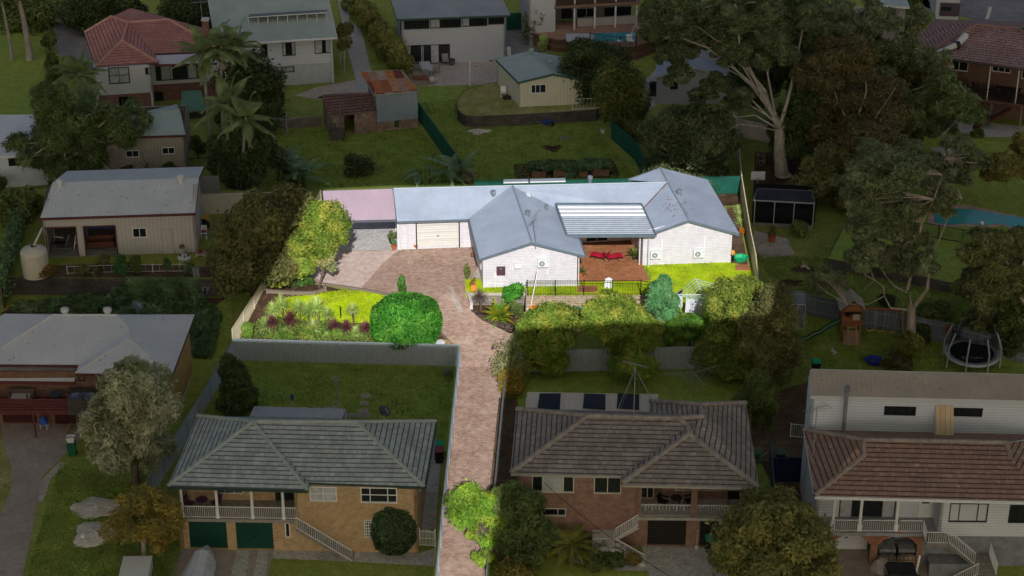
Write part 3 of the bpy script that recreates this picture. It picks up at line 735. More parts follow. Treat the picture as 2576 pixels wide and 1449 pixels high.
g=thing('garden_wall','white painted low wall beside the driveway left of the spiky cordyline','garden wall',a)
q=MB();z1=.25;n=Vector((.22,0,0));q.face([a,b_,(b_.x,b_.y,z1),(a.x,a.y,z1)]);q.face([b_+n,a+n,(a.x+.22,a.y,z1),(b_.x+.22,b_.y,z1)]);q.face([(a.x,a.y,z1),(b_.x,b_.y,z1),(b_.x+.22,b_.y,z1),(a.x+.22,a.y,z1)]);q.face([b_,b_+n,(b_.x+.22,b_.y,z1),(b_.x,b_.y,z1)])
q.build('render_coat',paint('dcdad6','b9b2aa',var=.3),g)
# ================================================================ terraces
DKBLK=brick('6d6963','59554f','3c3a37',w=.4,h=.2,stain='2f2d2b',amt=.8,ms=.018)
def terrace(name,label,pix,z,m,wm,wn='retaining_wall'):
 pts=[P(x,y,z)for x,y in pix];b=MB()
 a=sum((pts[i].x*pts[(i+1)%len(pts)].y-pts[(i+1)%len(pts)].x*pts[i].y)for i in range(len(pts)))
 if a<0:pts=pts[::-1]
 MB().face([(p.x,p.y,z)for p in pts]).build('lawn',m,kind='structure')
 for i in range(len(pts)):
  p,q=pts[i],pts[(i+1)%len(pts)];b.face([(p.x,p.y,terrain(p.y)-.1),(q.x,q.y,terrain(q.y)-.1),(q.x,q.y,z-.003),(p.x,p.y,z-.003)])
  d,L=unit2(p,q);n=Vector((d.y,-d.x,0));b.obox(Vector((p.x,p.y,z-.2)),q-p,n*.06,(0,0,.22))
 return b.build(wn,wm,label=label,cat='retaining wall')
terrace('terrace','long dark-stained concrete block wall below the cream shed yard, draped with vines',[(38,700),(572,705),(640,640),(770,500),(700,484),(500,474),(60,474),(-80,560),(-80,700)],1.4,ground('87933a','919542','8a8450'),DKBLK)
terrace('terrace','curved dark stone wall holding the upper lawn below the green-roofed shed',[(1150,262),(1152,274),(1160,284),(1174,291),(1200,292),(1300,288),(1400,282),(1500,276),(1530,250),(1540,205),(1262,205),(1200,216),(1168,230),(1156,245)],1.1,LAWN_DRY,DKBLK)
terrace('terrace','long low dark concrete wall holding the upper lawn with the kidney pool at right',[(2083,650),(2200,672),(2300,690),(2450,728),(2620,770),(2760,600),(2600,420),(2300,415),(2130,560)],.9,LAWN_OL,DKBLK)
terrace('terrace','rustic timber sleeper wall curving round the pool terrace of the verandah house',[(1478,98),(1560,118),(1600,120),(1640,104),(1680,92),(1690,80),(1640,60),(1610,52),(1380,52),(1330,80),(1400,100)],1.3,ground('a07f6c','b08f7a','8d7060'),boards('6a5240',.2,c2='7b6350',gap='2f241c'))
sheet_on('garden_soil',[(45,698),(240,698),(560,703),(520,672),(300,662),(120,668)],SOIL,1.404)
sheet_on('garden_soil',[(36,765),(570,748),(500,800),(480,830),(0,790)],MULCH,.02)
def litter(name,pix,c,n,h,ls,seed,z=0.0):cover(name,pix,c,n,h,ls,z,seed)
GB=leaf('a6c420','c0d228','a8b43a');GO=leaf('93ab4c','7c943c','a0a654');LT=leaf('8a6a4a','a08058','6a5038')
litter('grass',[(725,748),(866,730),(990,749),(1030,765),(940,812),(740,806),(710,780)],GB,9000,.09,.06,1)
litter('grass',[(1470,722),(1640,706),(1618,668),(1838,660),(1890,690),(1905,825),(1650,838),(1648,746)],GB,16000,.09,.06,2)
litter('weeds',[(600,852),(660,800),(940,822),(1000,850),(1140,868)],leaf('7f9a44','64803a','9aa650'),7000,.35,.09,21)
litter('grass',[(1214,724),(1452,720),(1452,745),(1214,747)],GB,4000,.09,.06,9)
litter('grass',[(700,332),(1050,322),(1180,455),(800,476),(690,440)],GO,16000,.1,.08,3)
litter('grass',[(1125,372),(1060,260),(1150,250),(1170,295),(1480,300),(1600,450),(1182,460)],GO,16000,.1,.08,4)
litter('grass',[(600,905),(1150,925),(1124,1110),(1000,1060),(500,1050)],GO,16000,.09,.07,5)
litter('grass',[(150,1170),(420,1240),(456,1400),(440,1460),(60,1460)],GO,16000,.09,.07,6)
litter('grass',[(1900,640),(2080,650),(2450,730),(2560,900),(1990,790)],GO,16000,.1,.08,7)
litter('grass',[(1990,800),(2400,870),(2560,930),(2040,930)],GO,9000,.09,.07,8)
litter('leaf_litter',[(1890,380),(2060,395),(2080,640),(1990,790),(1900,700)],LT,5000,.03,.06,11)
litter('leaf_litter',[(1880,960),(1990,800),(2040,960),(2040,1080),(1900,1080)],LT,4000,.03,.06,12)
litter('leaf_litter',[(1150,985),(1165,985),(1128,1400),(1106,1440)],LT,1500,.02,.04,13)
litter('leaf_litter',[(1255,985),(1268,960),(1224,1440),(1208,1440)],LT,1500,.02,.04,14)
litter('leaf_litter',[(1110,800),(1260,850),(1250,1100),(1140,1100)],LT,500,.02,.04,15)
# ================================================================ the white brick house on the sunlit lot
WBR=brick('d5d3d7','cdcbd0','aeabb1',w=.35,h=.13,stain='c0b2c0',amt=.4,ms=.012,bump=.35,soft=.15)
BLUE=sheet('9ba6b8','abb6c8',rib=.3,wave=True,rough=.42,depth=.5);MAUVE=sheet('c2aab8','b8a2ae',rib=.2,wave=True,rough=.5)
FAS=paint('5d6a76','687480',rough=.4);DPW=paint('cfd2d6')
def onroof_(A,B,C_,px,py):
 n=(B-A).cross(C_-A);r=ray(px,py);return EYE+r*((A-EYE).dot(n)/r.dot(n))
mh=thing('white_brick_house','sunlit white brick house with two gabled wings under blue-grey metal roofs','house',(2,140,0))
ZE,ZR=2.62,3.98
E1,E2=PA(999,557,ZE),PA(1181,551,ZE);AL,AR,AP=PA(1206,651,ZE),PA(1471,643,ZE),PA(1338,609,ZR)
R1,R2,R3=PA(990,475,ZR),PA(1290,471,ZR),PA(1680,459,ZR)
R2=Vector((R2.x,R1.y+(R3.y-R1.y)*(R2.x-R1.x)/(R3.x-R1.x),ZR))
dE=(E2-E1).normalized();dA=(E2-AL).normalized();VAR=meet(E1,dE,AR,dA);VAR.z=ZE
BL,BR,BP=PA(1648,583,3.02),PA(1860,588,ZE),PA(1733,553,ZR);RB=PA(1661,422,ZR);BBR=PA(1780,452,ZE)
dB=(RB-BP).normalized();VB=meet(E1,dE,BL,dB);VB.z=3.02;BBL=BL+(RB-BP);back=(R1-E1);back.z=0
bE1=Vector((2*R1.x-E1.x,2*R1.y-E1.y,ZE));bE2=Vector((2*R3.x-VB.x,bE1.y+(R3.y-R1.y),ZE))
roof(mh,[[E1,E2,R2,R1],[AL,AP,R2,E2],[AP,AR,VAR,R2],[VAR,VB,R3,R2],[BL,BP,R3,VB],[BP,BR,BBR,RB,R3],[R3,RB,BBL,Vector((VB.x,bE2.y,3.02))],[R1,R3,bE2,bE1]],
     BLUE,FAS,caps=[(AP,R2),(R1,R2),(R2,R3),(R3,RB),(BP,R3),(R2,E2)],capm=paint('8793a0',rough=.4),capr=.07,
     gut=[(E1,E2),(AR,VAR),(E2,AL)],gm=FAS)
MB().tube([R3+Vector((0,0,.03)),VB+Vector((0,0,.03))],.05,6).build('valley_leaves',paint('8a6a52','6b5340',var=.5),mh)
rs=np.random.RandomState(3);q_=[]
for i in range(70):
 p=onroof_(BL,BP,R3,1700+rs.normal(0,26),522+rs.normal(0,11))+Vector((0,0,.03));q_.append(p[:])
o_=raw_mesh('fallen_leaves',leaves_mesh(np.array(q_),np.tile(np.array([0,0,1.]),(70,1)),.07,.6,rs,.3),leaf('9a5a44','7a4a3a'),mh);o_['kind']='stuff'
C1,C2,C3,C4=PA(820,556,ZE+.02),PA(997,552,ZE+.02),PA(990,475,3.6),PA(812,480,3.6)
cp=thing('carport','open carport with a mauve metal roof joined to the left end of the white house','carport',P(910,600))
roof(cp,[[C1,C2+Vector((-.05,0,0)),C3+Vector((-.05,0,0)),C4]],MAUVE,paint('5b5f66'),gut=[(C1,C2)],drop=.16)
for x,y in((822,630),(1002,629),(996,580),(826,583)):
 g_=P(x,y);MB().box((g_.x,g_.y,0),(.09,.09,2.45 if y>600 else 3.2)).build('post',DPW,cp)
MB().bar(C1+Vector((0,.3,-.15)),C2+Vector((-.1,.3,-.15)),.06,.16).bar(C1+Vector((0,3,.2)),C2+Vector((-.1,3,.2)),.06,.14).build('beam',paint('8b8f94'),cp)
GA,GB=P(1003,628),P(1197,621);RD=boards('cfcdc8',.2,gap='98958c',var=.03,rough=.5,lw=.2)
wall(mh,GA,GB,0,ZE-.12,WBR,[(1048,557,1155,621,ROLL(RD,slat=.1,inset=.1))])
wall(mh,GA+Vector((-.02,5.2,0)),GA+Vector((-.02,0,0)),0,ZE-.1,WBR)
for(xa,xb)in((1046,1049),(1154,1157)):
 p=onwall(GA,GB,xa,590)[0];q_=onwall(GA,GB,xb,590)[0];d,L=unit2(GA,GB);MB().obox(GA+d*p+Vector((0,-.03,0)),d*(q_-p),Vector((0,.03,0)),(0,0,2.4)).build('door_frame',DARKFR,mh)
WA,WB_=P(1215,724),P(1451,719);dwa,L=unit2(WA,WB_)
wa_top=ZE-.02;ua,za=onwall(WA,WB_,1338,612)
wall(mh,WA,WB_,0,ZE-.05,WBR,apex=(ua,ZR-.12))
lenA=7.6;dA2=Vector((dA.x,dA.y,0)).normalized()
wall(mh,WA+dA2*lenA,WA,0,ZE-.1,WBR,world_ops=[(1.2,2.1,.05,2.1,DOOR(paint('8b8f90')),{}),(3.2,4.8,1.0,2.1,W(fm=WHITE),{}),(5.6,6.6,1.0,2.1,W(fm=WHITE),{})])
wall(mh,WB_,WB_+dA2*lenA,0,ZE-.1,WBR)
WC,WD=P(1616,667),P(1838,660);ub,zb_=onwall(WC,WD,1733,557)
wall(mh,WC,WD,0,ZE-.05,WBR,apex=(ub,ZR-.14));dB2=Vector((dB.x,dB.y,0)).normalized()
MB().face([WC+Vector((0,0,ZE-.05)),WC+Vector((0,0,2.92)),WC+unit2(WC,WD)[0]*ub+Vector((0,0,ZR-.14))]).build('gable_infill',WBR,mh)
wall(mh,WC+dB2*8,WC,0,2.85,WBR,world_ops=[(2,4.2,.05,2.1,W(fm=WHITE),{})]);wall(mh,WD,WD+dB2*((BBR-BR).length-.8),0,ZE-.1,WBR)
PB1,PB2=Vector((WB_.x+.1,GB.y+.6,0)),Vector((WC.x-.05,GB.y+1.2,0));wall(mh,PB1,PB2,0,ZE-.05,WBR,world_ops=[(.8,2.6,.05,2.1,W(fm=WHITE),{}),(3.4,4.4,.9,2.1,W(fm=WHITE),{})])
q1,q2,q3,q4=PA(1426,594,2.95),PA(1650,593,2.95),PA(1613,514,3.2),PA(1398,514,3.2)
pr=thing('patio_roof','flat ribbed patio roof with three white translucent strips spanning between the two wings','patio roof',P(1520,700))
SIL=paint('8b94a0','98a1ad',rough=.6);CLR=paint('f4f4f2',rough=.3);n_=16;sp=MB();wp=[MB(),MB(),MB()];up=Vector((0,0,.07))
for i in range(n_):
 f0,f1=i/n_,(i+1)/n_;a,b_=q4.lerp(q1,f0),q3.lerp(q2,f0);c,d_=q4.lerp(q1,f1),q3.lerp(q2,f1)
 m0,m1=a.lerp(c,.62),b_.lerp(d_,.62);h0,h1=a.lerp(c,.75)+up,b_.lerp(d_,.75)+up;e0,e1=a.lerp(c,.9)+up,b_.lerp(d_,.9)+up
 tgt=wp[(1,3,5).index(i)]if i in(1,3,5)else sp
 for z_,w_ in((a,b_),(m0,m1)):pass
 tgt.face([c,d_,e1,e0]).face([e0,e1,h1,h0]).face([h0,h1,m1,m0]).face([m0,m1,b_,a])
rf=sp.build('roof_sheet',SIL,pr)
for k in wp:k.build('translucent_strip',CLR,pr)
fb=MB();dz=Vector((0,0,-.12))
for a,b_ in((q1,q2),(q2,q3),(q3,q4),(q4,q1)):fb.bar(a+Vector((0,0,.0)),b_+Vector((0,0,.0)),.14,.2)
fb.build('fascia',FAS,pr)
for a in(q1.lerp(q2,.07),q1.lerp(q2,.93)):MB().tube([Vector((a.x,a.y+.5,.03)),Vector((a.x,a.y+.5,2.9))],.045,8).build('post',DPW,pr)
for x,y0,y1 in((1007,565,626),(1025,560,628)):
 t_,b_=onwall(GA,GB,x,y0),onwall(GA,GB,x,y1);d,L=unit2(GA,GB);downpipe(mh,GA+d*t_[0]+Vector((0,-.1,t_[1])),GA+d*t_[0]+Vector((0,-.1,.02)),DPW,.05)
downpipe(mh,WC+Vector((-.25,-.1,2.6)),WC+Vector((-.25,-.1,.1)),DPW,.055);downpipe(mh,WB_+Vector((.12,-.02,2.4)),WB_+Vector((.12,-.02,.05)),DPW,.045);downpipe(mh,WA+Vector((.08,.1,2.4)),WA+Vector((.08,.1,.05)),DPW,.045)
def whirly(parent,g_,r=.2,m=None,name='roof_vent'):
 b=MB();b.lathe(g_,[(r*.75,-.15),(r*.75,.15),(r,.2),(r*1.12,.32),(r,.44),(r*.5,.5),(0,.52)],12)
 for k in range(12):a=6.28*k/12;b.bar(g_+Vector((math.cos(a)*r*1.02,math.sin(a)*r*1.02,.2)),g_+Vector((math.cos(a+.3)*r*1.05,math.sin(a+.3)*r*1.05,.44)),.03)
 return b.build(name,m or paint('9aa4ad','7d8790',rough=.3,metal=.5),parent)
def onroof(A,B,C_,px,py):
 n=(B-A).cross(C_-A);r=ray(px,py);return EYE+r*((A-EYE).dot(n)/r.dot(n))
whirly(mh,onroof(E1,E2,R1,1241,493));whirly(mh,onroof(AP,AR,R2,1328,544));whirly(mh,onroof(BP,BR,RB,1709,490));whirly(mh,onroof(AP,AR,R2,1375,529),.14);whirly(mh,R2.lerp(R3,.5)+Vector((0,.8,-.1)),.18)
p=onroof(VAR,R3,R2,1321,493);MB().box((p.x,p.y,p.z+.0),(.75,.5,.14),.1).build('skylight',paint('e8ebee',rough=.2),mh)
hr=thing('solar_water_heater','long flat white pool heating panels lying behind the ridge of the white house','solar heater',R2.lerp(R3,.1))
for k,(f0,f1)in enumerate(((-.06,.1),(.11,.34))):
 a,b_=R2.lerp(R3,f0),R2.lerp(R3,f1);n=Vector((0,1.1,-.2));o=Vector((0,.25,.12));MB().obox(a+o,b_-a,n,(0,0,.05)).build('panel',paint('aab4bd',rough=.2),hr)
 MB().bar(a+o+Vector((0,0,.08)),b_+o+Vector((0,0,.08)),.07).build('pipe',WHITE,hr)
def antenna(name,label,p,h,n=6,w=.9,m=None,ang=0.0,guys=()):
 m=m or paint('9b9da0',metal=.3,rough=.4);t=thing(name,label,'antenna',p);MB().tube([p,p+Vector((0,0,h))],.03,6).build('mast',m,t)
 b=MB();d=Vector((math.cos(ang),math.sin(ang),0));s_=Vector((-d.y,d.x,0));c=p+Vector((0,0,h-.1));b.bar(c-d*.8,c+d*.8,.035)
 for k in range(n):q=c+d*(-.8+1.6*k/(n-1));ww=w*(.5+.5*k/n);b.bar(q-s_*ww/2,q+s_*ww/2,.02)
 b.build('aerial',m,t)
 if guys:
  gb=MB()
  for e in guys:gb.bar(p+Vector((0,0,h*.9)),e,.018)
  gb.build('guy_wire',m,t)
 return t
p=onroof(AP,AR,R2,1346,615);antenna('tv_antenna','thin television antenna on the front gable peak of the white house',AP+Vector((.3,-.05,-.5)),2.9,8,.5,ang=1.2)
def aircon(label,A,B,px,py,w_=.85,h_=.6,pipe=None,fan=True):
 d,L=unit2(A,B);n=Vector((d.y,-d.x,0));u,z=onwall(A,B,px,py);o=Vector((A.x,A.y,0))+d*u+n*.05
 t=thing('air_conditioner',label,'air conditioner',o+Vector((0,0,z-h_/2)),'air conditioner units on the white brick walls')
 MB().obox(o-d*w_/2+Vector((0,0,z-h_/2)),d*w_,n*.32,(0,0,h_)).build('casing',paint('dcdfe0'),t);c=o+n*.33-d*w_*.12+Vector((0,0,z))
 if fan:
  b=MB();r=h_*.38;b.face([c+d*math.cos(6.283*k/18)*r+Vector((0,0,math.sin(6.283*k/18)*r))for k in range(18)]);fo=b.build('fan_grille',paint('8d9296'),t)
  hb=MB();c2=c+n*.012;hb.face([c2+d*math.cos(6.283*k/10)*.06+Vector((0,0,math.sin(6.283*k/10)*.06))for k in range(10)]);hb.build('hub',WHITE,fo)
  lb=MB();lb.obox(c+d*w_*.42+Vector((0,0,h_*.22)),d*.1,n*.006,(0,0,.05));lb.build('badge',paint('3aa79a'),t)
 for s_ in(-.3,.3):MB().obox(o+d*s_*w_+Vector((0,0,z-h_/2-.06)),d*.05,n*.34,(0,0,.05)).build('bracket',GREYPVC,t)
 if pipe:
  (ux,zy0,zy1)=pipe;uu=onwall(A,B,ux,py)[0];za_,zb2=onwall(A,B,ux,zy1)[1],onwall(A,B,ux,zy0)[1]
  MB().obox(Vector((A.x,A.y,0))+d*(uu-.06)+n*.003+Vector((0,0,za_)),d*.12,n*.08,(0,0,zb2-za_)).build('duct',WHITE,t)
 return t
aircon('left of two white air conditioners on the right-hand gable wall, under a short duct',WC,WD,1649,637,pipe=(1664,602,630))
aircon('right of two white air conditioners on the right-hand gable wall, under a tall duct',WC,WD,1757,634,pipe=(1771,595,626))
aircon('white air conditioner with a duct running down from it on the left-hand gable wall',WA,WB_,1366,658,pipe=(1377,668,690))
aircon('small boxy vent unit on the left-hand gable wall, left of the air conditioner',WA,WB_,1302,664,.48,.4,fan=False)
d,L=unit2(WA,WB_);n=Vector((d.y,-d.x,0));u,z=onwall(WA,WB_,1260,680)
mb_=thing('meter_box','maroon square meter box on the left-hand gable wall','meter box',WA+d*u+Vector((0,0,z-.35)))
MB().obox(WA+d*(u-.33)+n*.003+Vector((0,0,z-.35)),d*.66,n*.16,(0,0,.68)).build('casing',paint('5a3a42','4c3038'),mb_);MB().obox(WA+d*(u-.04)+n*.165+Vector((0,0,z+.16)),d*.09,n*.01,(0,0,.08)).build('badge',paint('4fc7a8'),mb_)
# ================================================================ front left: cream brick house, green tiled roof
ZB=-DROP
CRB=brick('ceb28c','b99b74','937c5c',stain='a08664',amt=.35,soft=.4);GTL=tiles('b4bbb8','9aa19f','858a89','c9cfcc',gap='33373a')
ch=thing('cream_brick_house','two-storey cream brick house with a grey-green tiled hip roof, verandah and green garage doors','house',(-12,103,ZB))
A,B=P(456,1381),P(1053,1391);d,L=unit2(A,B);n=Vector((d.y,-d.x,0));zs=upz(A,1302)
ze=ZB+4.86;zr=None
a0,a1,a2,a3=PA(422,1223,ze),PA(774,1233,ze),PA(777,1214,ze),PA(1067,1224,ze);RRr=onpitch(a2,a3,R(22),897,1062);zr=RRr.z;RLl=PA(636,1061,zr);bl,br=PA(497,1046,ze),PA(1096,1060,ze)
GT2=paint('adb8b2','9aa49f',var=.3)
roof(ch,[[a2,a3,RRr,RLl],[a1,a2,RLl],[a0,a1,RLl],[bl,a0,RLl],[bl,RLl,RRr,br],[a3,br,RRr]],GTL,paint('4a5d52'),caps=[(RLl,RRr),(RLl,a0),(RLl,a1),(RRr,a3),(RRr,br),(RLl,bl)],capm=GT2,capr=.13,gut=[(a0,a1),(a2,a3),(a3,br)],gm=paint('33463c'))
GRN=sheet('17493c','123d33',rib=50,rough=.5)
slab=onwall(A,B,600,1303)[1];uS=onwall(A,B,745,1340)[0]
wall(ch,A,A+d*uS,ZB,slab-.25,CRB,[(476,1308,571,1380,ROLL(GRN,slat=.16)),(594,1309,687,1382,ROLL(GRN,slat=.16)),(717,1314,730,1352,W(fm=WHITE,mull=0))])
LAT=paint('d0d0cc')
wall(ch,A+d*uS,B,ZB,ze-.05,CRB,[(779,1217,847,1261,W(fm=WHITE,mull=1,trans=1,curtain=[(0,.48),(.52,1)])),(907,1223,999,1265,W(fm=WHITE,mull=[.26,.74],trans=1)),(916,1308,945,1352,W(fm=LAT,mull=4,trans=5))])
Vb=-n*2.0
wall(ch,A+Vb,A+Vb+d*uS,slab-.2,ze-.1,CRB,[(541,1222,612,1241,W(fm=WHITE,mull=2)),(693,1225,750,1268,W(fm=DARKFR,mull=1))])
CD=(br-a3).dot(-n)-1.0
wall(ch,A-n*CD,A,ZB,slab-.2,CRB);wall(ch,B,B-n*CD,ZB,ze-.05,CRB,world_ops=[(2,3,3.2+ZB,4.2+ZB,W(fm=WHITE),{}),(6,7.2,3.2+ZB,4.2+ZB,W(fm=WHITE),{})])
wall(ch,A-n*CD,A-n*2,slab-.2,ze-.05,CRB);wall(ch,A+d*uS-n*2,A+d*uS,slab-.2,ze-.05,CRB);wall(ch,B-n*CD,A-n*CD,ZB,ze-.05,CRB)
MB().obox(A+n*.12-A.z*Vector((0,0,1))+Vector((0,0,slab-.25)),d*(uS+.1),-n*2.3,(0,0,.22)).build('verandah_floor',paint('9a948a','857f76'),ch)
for x in(459,547,635,713):
 u=onwall(A,B,x,1290)[0];c=Vector((A.x,A.y,slab-.03))+d*u-n*.05;b=MB();h=ze-slab-.02;b.lathe(c,[(.13,0),(.13,.12),(.1,.2),(.085,h-.15),(.11,h)],10);b.build('column',WHITE,ch)
us=[onwall(A,B,x,1290)[0]for x in(459,547,635,713,750)]
for i in range(4):railing(ch,Vector((A.x,A.y,slab-.03))+d*(us[i]+.1)+n*.02,Vector((A.x,A.y,slab-.03))+d*(us[i+1]-.1)+n*.02,.85,WHITE)
def stairs(parent,top,bot,nst,wid,nn,m=None,rail=True,rm=None):
 """flight from top to bot (Vectors), nn = direction across the tread"""
 b=MB();m=m or CONC_M;st_=(bot-top);dz=st_.z/nst;dh=Vector((st_.x,st_.y,0))/nst
 for k in range(nst):
  p=top+dh*k+Vector((0,0,dz*(k+1)));b.obox(p,dh*1.25,nn*wid,(0,0,.07));b.obox(p+dh*.95-Vector((0,0,-dz*.0)),dh*.08,nn*wid,(0,0,dz))
 b.bar(top+nn*.1+Vector((0,0,dz*.9)),bot+nn*.1+Vector((0,0,-.05)),.08,.2).bar(top+nn*(wid-.1)+Vector((0,0,dz*.9)),bot+nn*(wid-.1)+Vector((0,0,-.05)),.08,.2)
 b.build('stairs',m,parent)
 if rail:railing(parent,top+nn*wid,bot+nn*wid,.85,rm or WHITE,gap=.14,name='stair_rail')
CONC_M=paint('8f8a82','79746c')
u0=us[4];tp=Vector((A.x,A.y,slab))+d*u0+n*.05;ub_=onwall(A,B,890,1385)[0];bt=Vector((A.x,A.y,ZB))+d*ub_+n*.05;stairs(ch,tp,bt,12,1.0,n)
whirly(ch,PA(250*0+644+0,1300,ze),.01)if False else None
gt=thing('garden_gate','white wrought iron side gate with an arched top beside the cream house','gate',P(1056,1372));ga,gb_=P(1056,1373),P(1095,1376)
b=MB();dd=(gb_-ga)
for k in range(12):p=ga+dd*(k/11);b.bar(p+Vector((0,0,.05)),p+Vector((0,0,1.15+.15*math.sin(3.14*k/11))),.025)
for z in(.1,.6,1.1):b.bar(ga+Vector((0,0,z)),gb_+Vector((0,0,z)),.03)
b.build('bars',WHITE,gt);MB().box(ga,(.07,.07,1.35)).build('post',WHITE,gt);MB().box(gb_,(.07,.07,1.35)).build('post',WHITE,gt)
pg=thing('patio_awning','grey corrugated awning behind the cream house roof','awning',P(745,1110))
q1,q2,q3,q4=PA(628,1052,ZB+3.3),PA(858,1055,ZB+3.3),PA(868,1029,ZB+3.05),PA(640,1023,ZB+3.05);roof(pg,[[q1,q2,q3,q4]],sheet('a2a2a6','b0b0b4',rib=.3,wave=True,rough=.5),GREYPVC,drop=.1)
for q in(q3,q4,q1,q2):MB().tube([Vector((q.x,q.y,ZB)),q-Vector((0,0,.1))],.04,6).build('post',WHITE,pg)
def dish(name,label,p,h,r,m,az=.5):
 t=thing(name,label,'satellite dish',p);MB().tube([p,p+Vector((0,0,h))],.035,6).build('mast',GREYPVC,t);b=MB();c=p+Vector((0,-.1,h+.1));ax=Vector((math.sin(az),-math.cos(az)*.4,.9)).normalized();x=ax.cross(Vector((0,1,0))).normalized();y=ax.cross(x);k=16
 for i in range(3):
  for j in range(k):
   q=[]
   for(ri,aj)in((i,j),(i+1,j),(i+1,j+1),(i,j+1)):rr=r*ri/3;an=6.283*aj/k;q.append(c+x*math.cos(an)*rr+y*math.sin(an)*rr+ax*(rr*rr/r*.35))
   b.face(q)
 b.build('dish',m,t);MB().bar(c-x*r*.8,c+ax*r*.9,.025).build('arm',GREYPVC,t);return t
dish('satellite_dish','dark satellite dish standing up behind the right end of the green tiled roof',PA(967,1075,ZB+4.95),1.1,.42,paint('3a3e42'))
antenna('tv_antenna','large television antenna behind the middle of the green tiled roof',PA(820,1062,zr),1.1,7,1.2,ang=.3)
# ================================================================ front right of the drive: brown brick house, brown-grey tiles
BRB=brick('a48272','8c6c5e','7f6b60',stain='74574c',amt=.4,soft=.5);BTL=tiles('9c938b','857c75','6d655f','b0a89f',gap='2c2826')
bh=thing('brown_brick_house','two-storey brown brick house with a grey-brown tiled roof and black garage doors','house',(7,103,ZB))
A,B=P(1303,1370),P(1886,1378);d,L=unit2(A,B);n=Vector((d.y,-d.x,0));ze=ZB+5.2
a0,a1,a2,a3=PA(1285,1190,ze),PA(1566,1196,ze),PA(1564,1218,ze),PA(1908,1226,ze);RL=onpitch(a0,a1,R(21),1478,1047);zr=RL.z
R2_,R3_,WP,Y_,X_=PA(1705,1053,zr),PA(1731,1071,zr-.2),PA(1733,1093,zr-.2),PA(1768,1048,zr),PA(1761,1018,zr);bl,br,b3,b4=PA(1300,1029,ze),PA(1876,1014,ze),PA(1633,1037,ze),PA(1635,1009,ze)
roof(bh,[[a0,a1,R3_,R2_,RL],[R2_,R3_,Y_],[a2,WP,R3_,a1],[a2,a3,WP],[a3,br,X_,Y_,R3_,WP],[bl,a0,RL],[bl,RL,R2_,Y_,b3],[b3,Y_,X_,b4],[b4,X_,br]],BTL,paint('8f887e'),caps=[(RL,R2_),(R2_,R3_),(R3_,WP),(WP,a2),(WP,a3),(RL,a0),(RL,bl),(Y_,X_),(R2_,Y_),(b4,X_),(X_,br)],capm=paint('aaa097','8a8077',var=.4),capr=.17,gut=[(a0,a1),(a2,a3)],gm=paint('a9a296'))
BLK_D=sheet('2a2523','231f1d',rib=50,rough=.5);slab=onwall(A,B,1750,1300)[1];uS=onwall(A,B,1604,1340)[0];CREAMF=paint('c9c2b0')
wall(bh,A,A+d*uS,ZB,ze-.05,BRB,[(1338,1197,1444,1239,W(fm=CREAMF,mull=[.25,.75],curtain=[(.26,.74)])),(1494,1199,1563,1242,W(fm=CREAMF,mull=1)),(1342,1278,1424,1298,W(fm=CREAMF,mull=[.25,.75]))])
wall(bh,A+d*uS,B,ZB,slab-.22,BRB,[(1629,1302,1726,1372,ROLL(BLK_D,slat=.17)),(1760,1304,1836,1375,ROLL(BLK_D,slat=.17))])
wall(bh,A+d*uS-n*2,B-n*2,slab-.2,ze-.1,BRB,[(1612,1225,1645,1254,W(fm=CREAMF,mull=1)),(1698,1222,1740,1234,W(fm=CREAMF,mull=1)),(1756,1222,1815,1234,W(fm=CREAMF,mull=1))])
BD=(br-a3).dot(-n)-2.6
wall(bh,A-n*BD,A,ZB,ze-.05,BRB);wall(bh,B-n*2,B-n*BD,ZB,ze-.05,BRB);wall(bh,B,B-n*2,ZB,slab-.2,BRB);wall(bh,B-n*BD,A-n*BD,ZB,ze-.05,BRB)
MB().obox(Vector((A.x,A.y,slab-.22))+d*(uS-.1)+n*.12,d*(L-uS+.15),-n*2.3,(0,0,.2)).build('verandah_floor',paint('b5afa6','9f998f'),bh)
for x0,x1 in((1598,1613),(1739,1754),(1868,1882)):
 u0,u1=onwall(A,B,x0,1260)[0],onwall(A,B,x1,1260)[0];MB().obox(Vector((A.x,A.y,slab-.02))+d*u0,d*(u1-u0),-n*.35,(0,0,ze-slab)).build('brick_pier',BRB,bh)
for x0,x1 in((1614,1738),(1755,1867)):
 u0,u1=onwall(A,B,x0,1280)[0],onwall(A,B,x1,1280)[0];railing(bh,Vector((A.x,A.y,slab-.02))+d*u0,Vector((A.x,A.y,slab-.02))+d*u1,.9,paint('a9a9aa'),gap=.1)
lm=paint('d5d9de');
for x0,x1 in((1614,1738),(1755,1850)):
 u0,u1=onwall(A,B,x0,1280)[0],onwall(A,B,x1,1280)[0];b=MB();o=Vector((A.x,A.y,slab+.86))+n*.04;k=14
 for i in range(k):f=i/k;p=o+d*(u0+(u1-u0)*f);b.bar(p,p+Vector((0,0,-.15-.25*abs(math.sin(i*1.7)))),.03).bar(p,o+d*(u0+(u1-u0)*(i+1)/k),.025)
 b.build('icicle_lights',lm,bh)
u0=uS-.05;T1=Vector((A.x,A.y,slab))+d*u0+n*.1;lx=onwall(A,B,1545,1330)[0];Lz=(slab+ZB)/2+.05;L1=Vector((A.x,A.y,Lz))+d*lx+n*.1
stairs(bh,T1,L1,6,1.0,n,paint('b5b0a8'));MB().obox(L1+n*1.0-d*1.35+Vector((0,0,-.15)),d*1.35,-n*1.1,(0,0,.15)).build('landing',paint('b5b0a8'),bh)
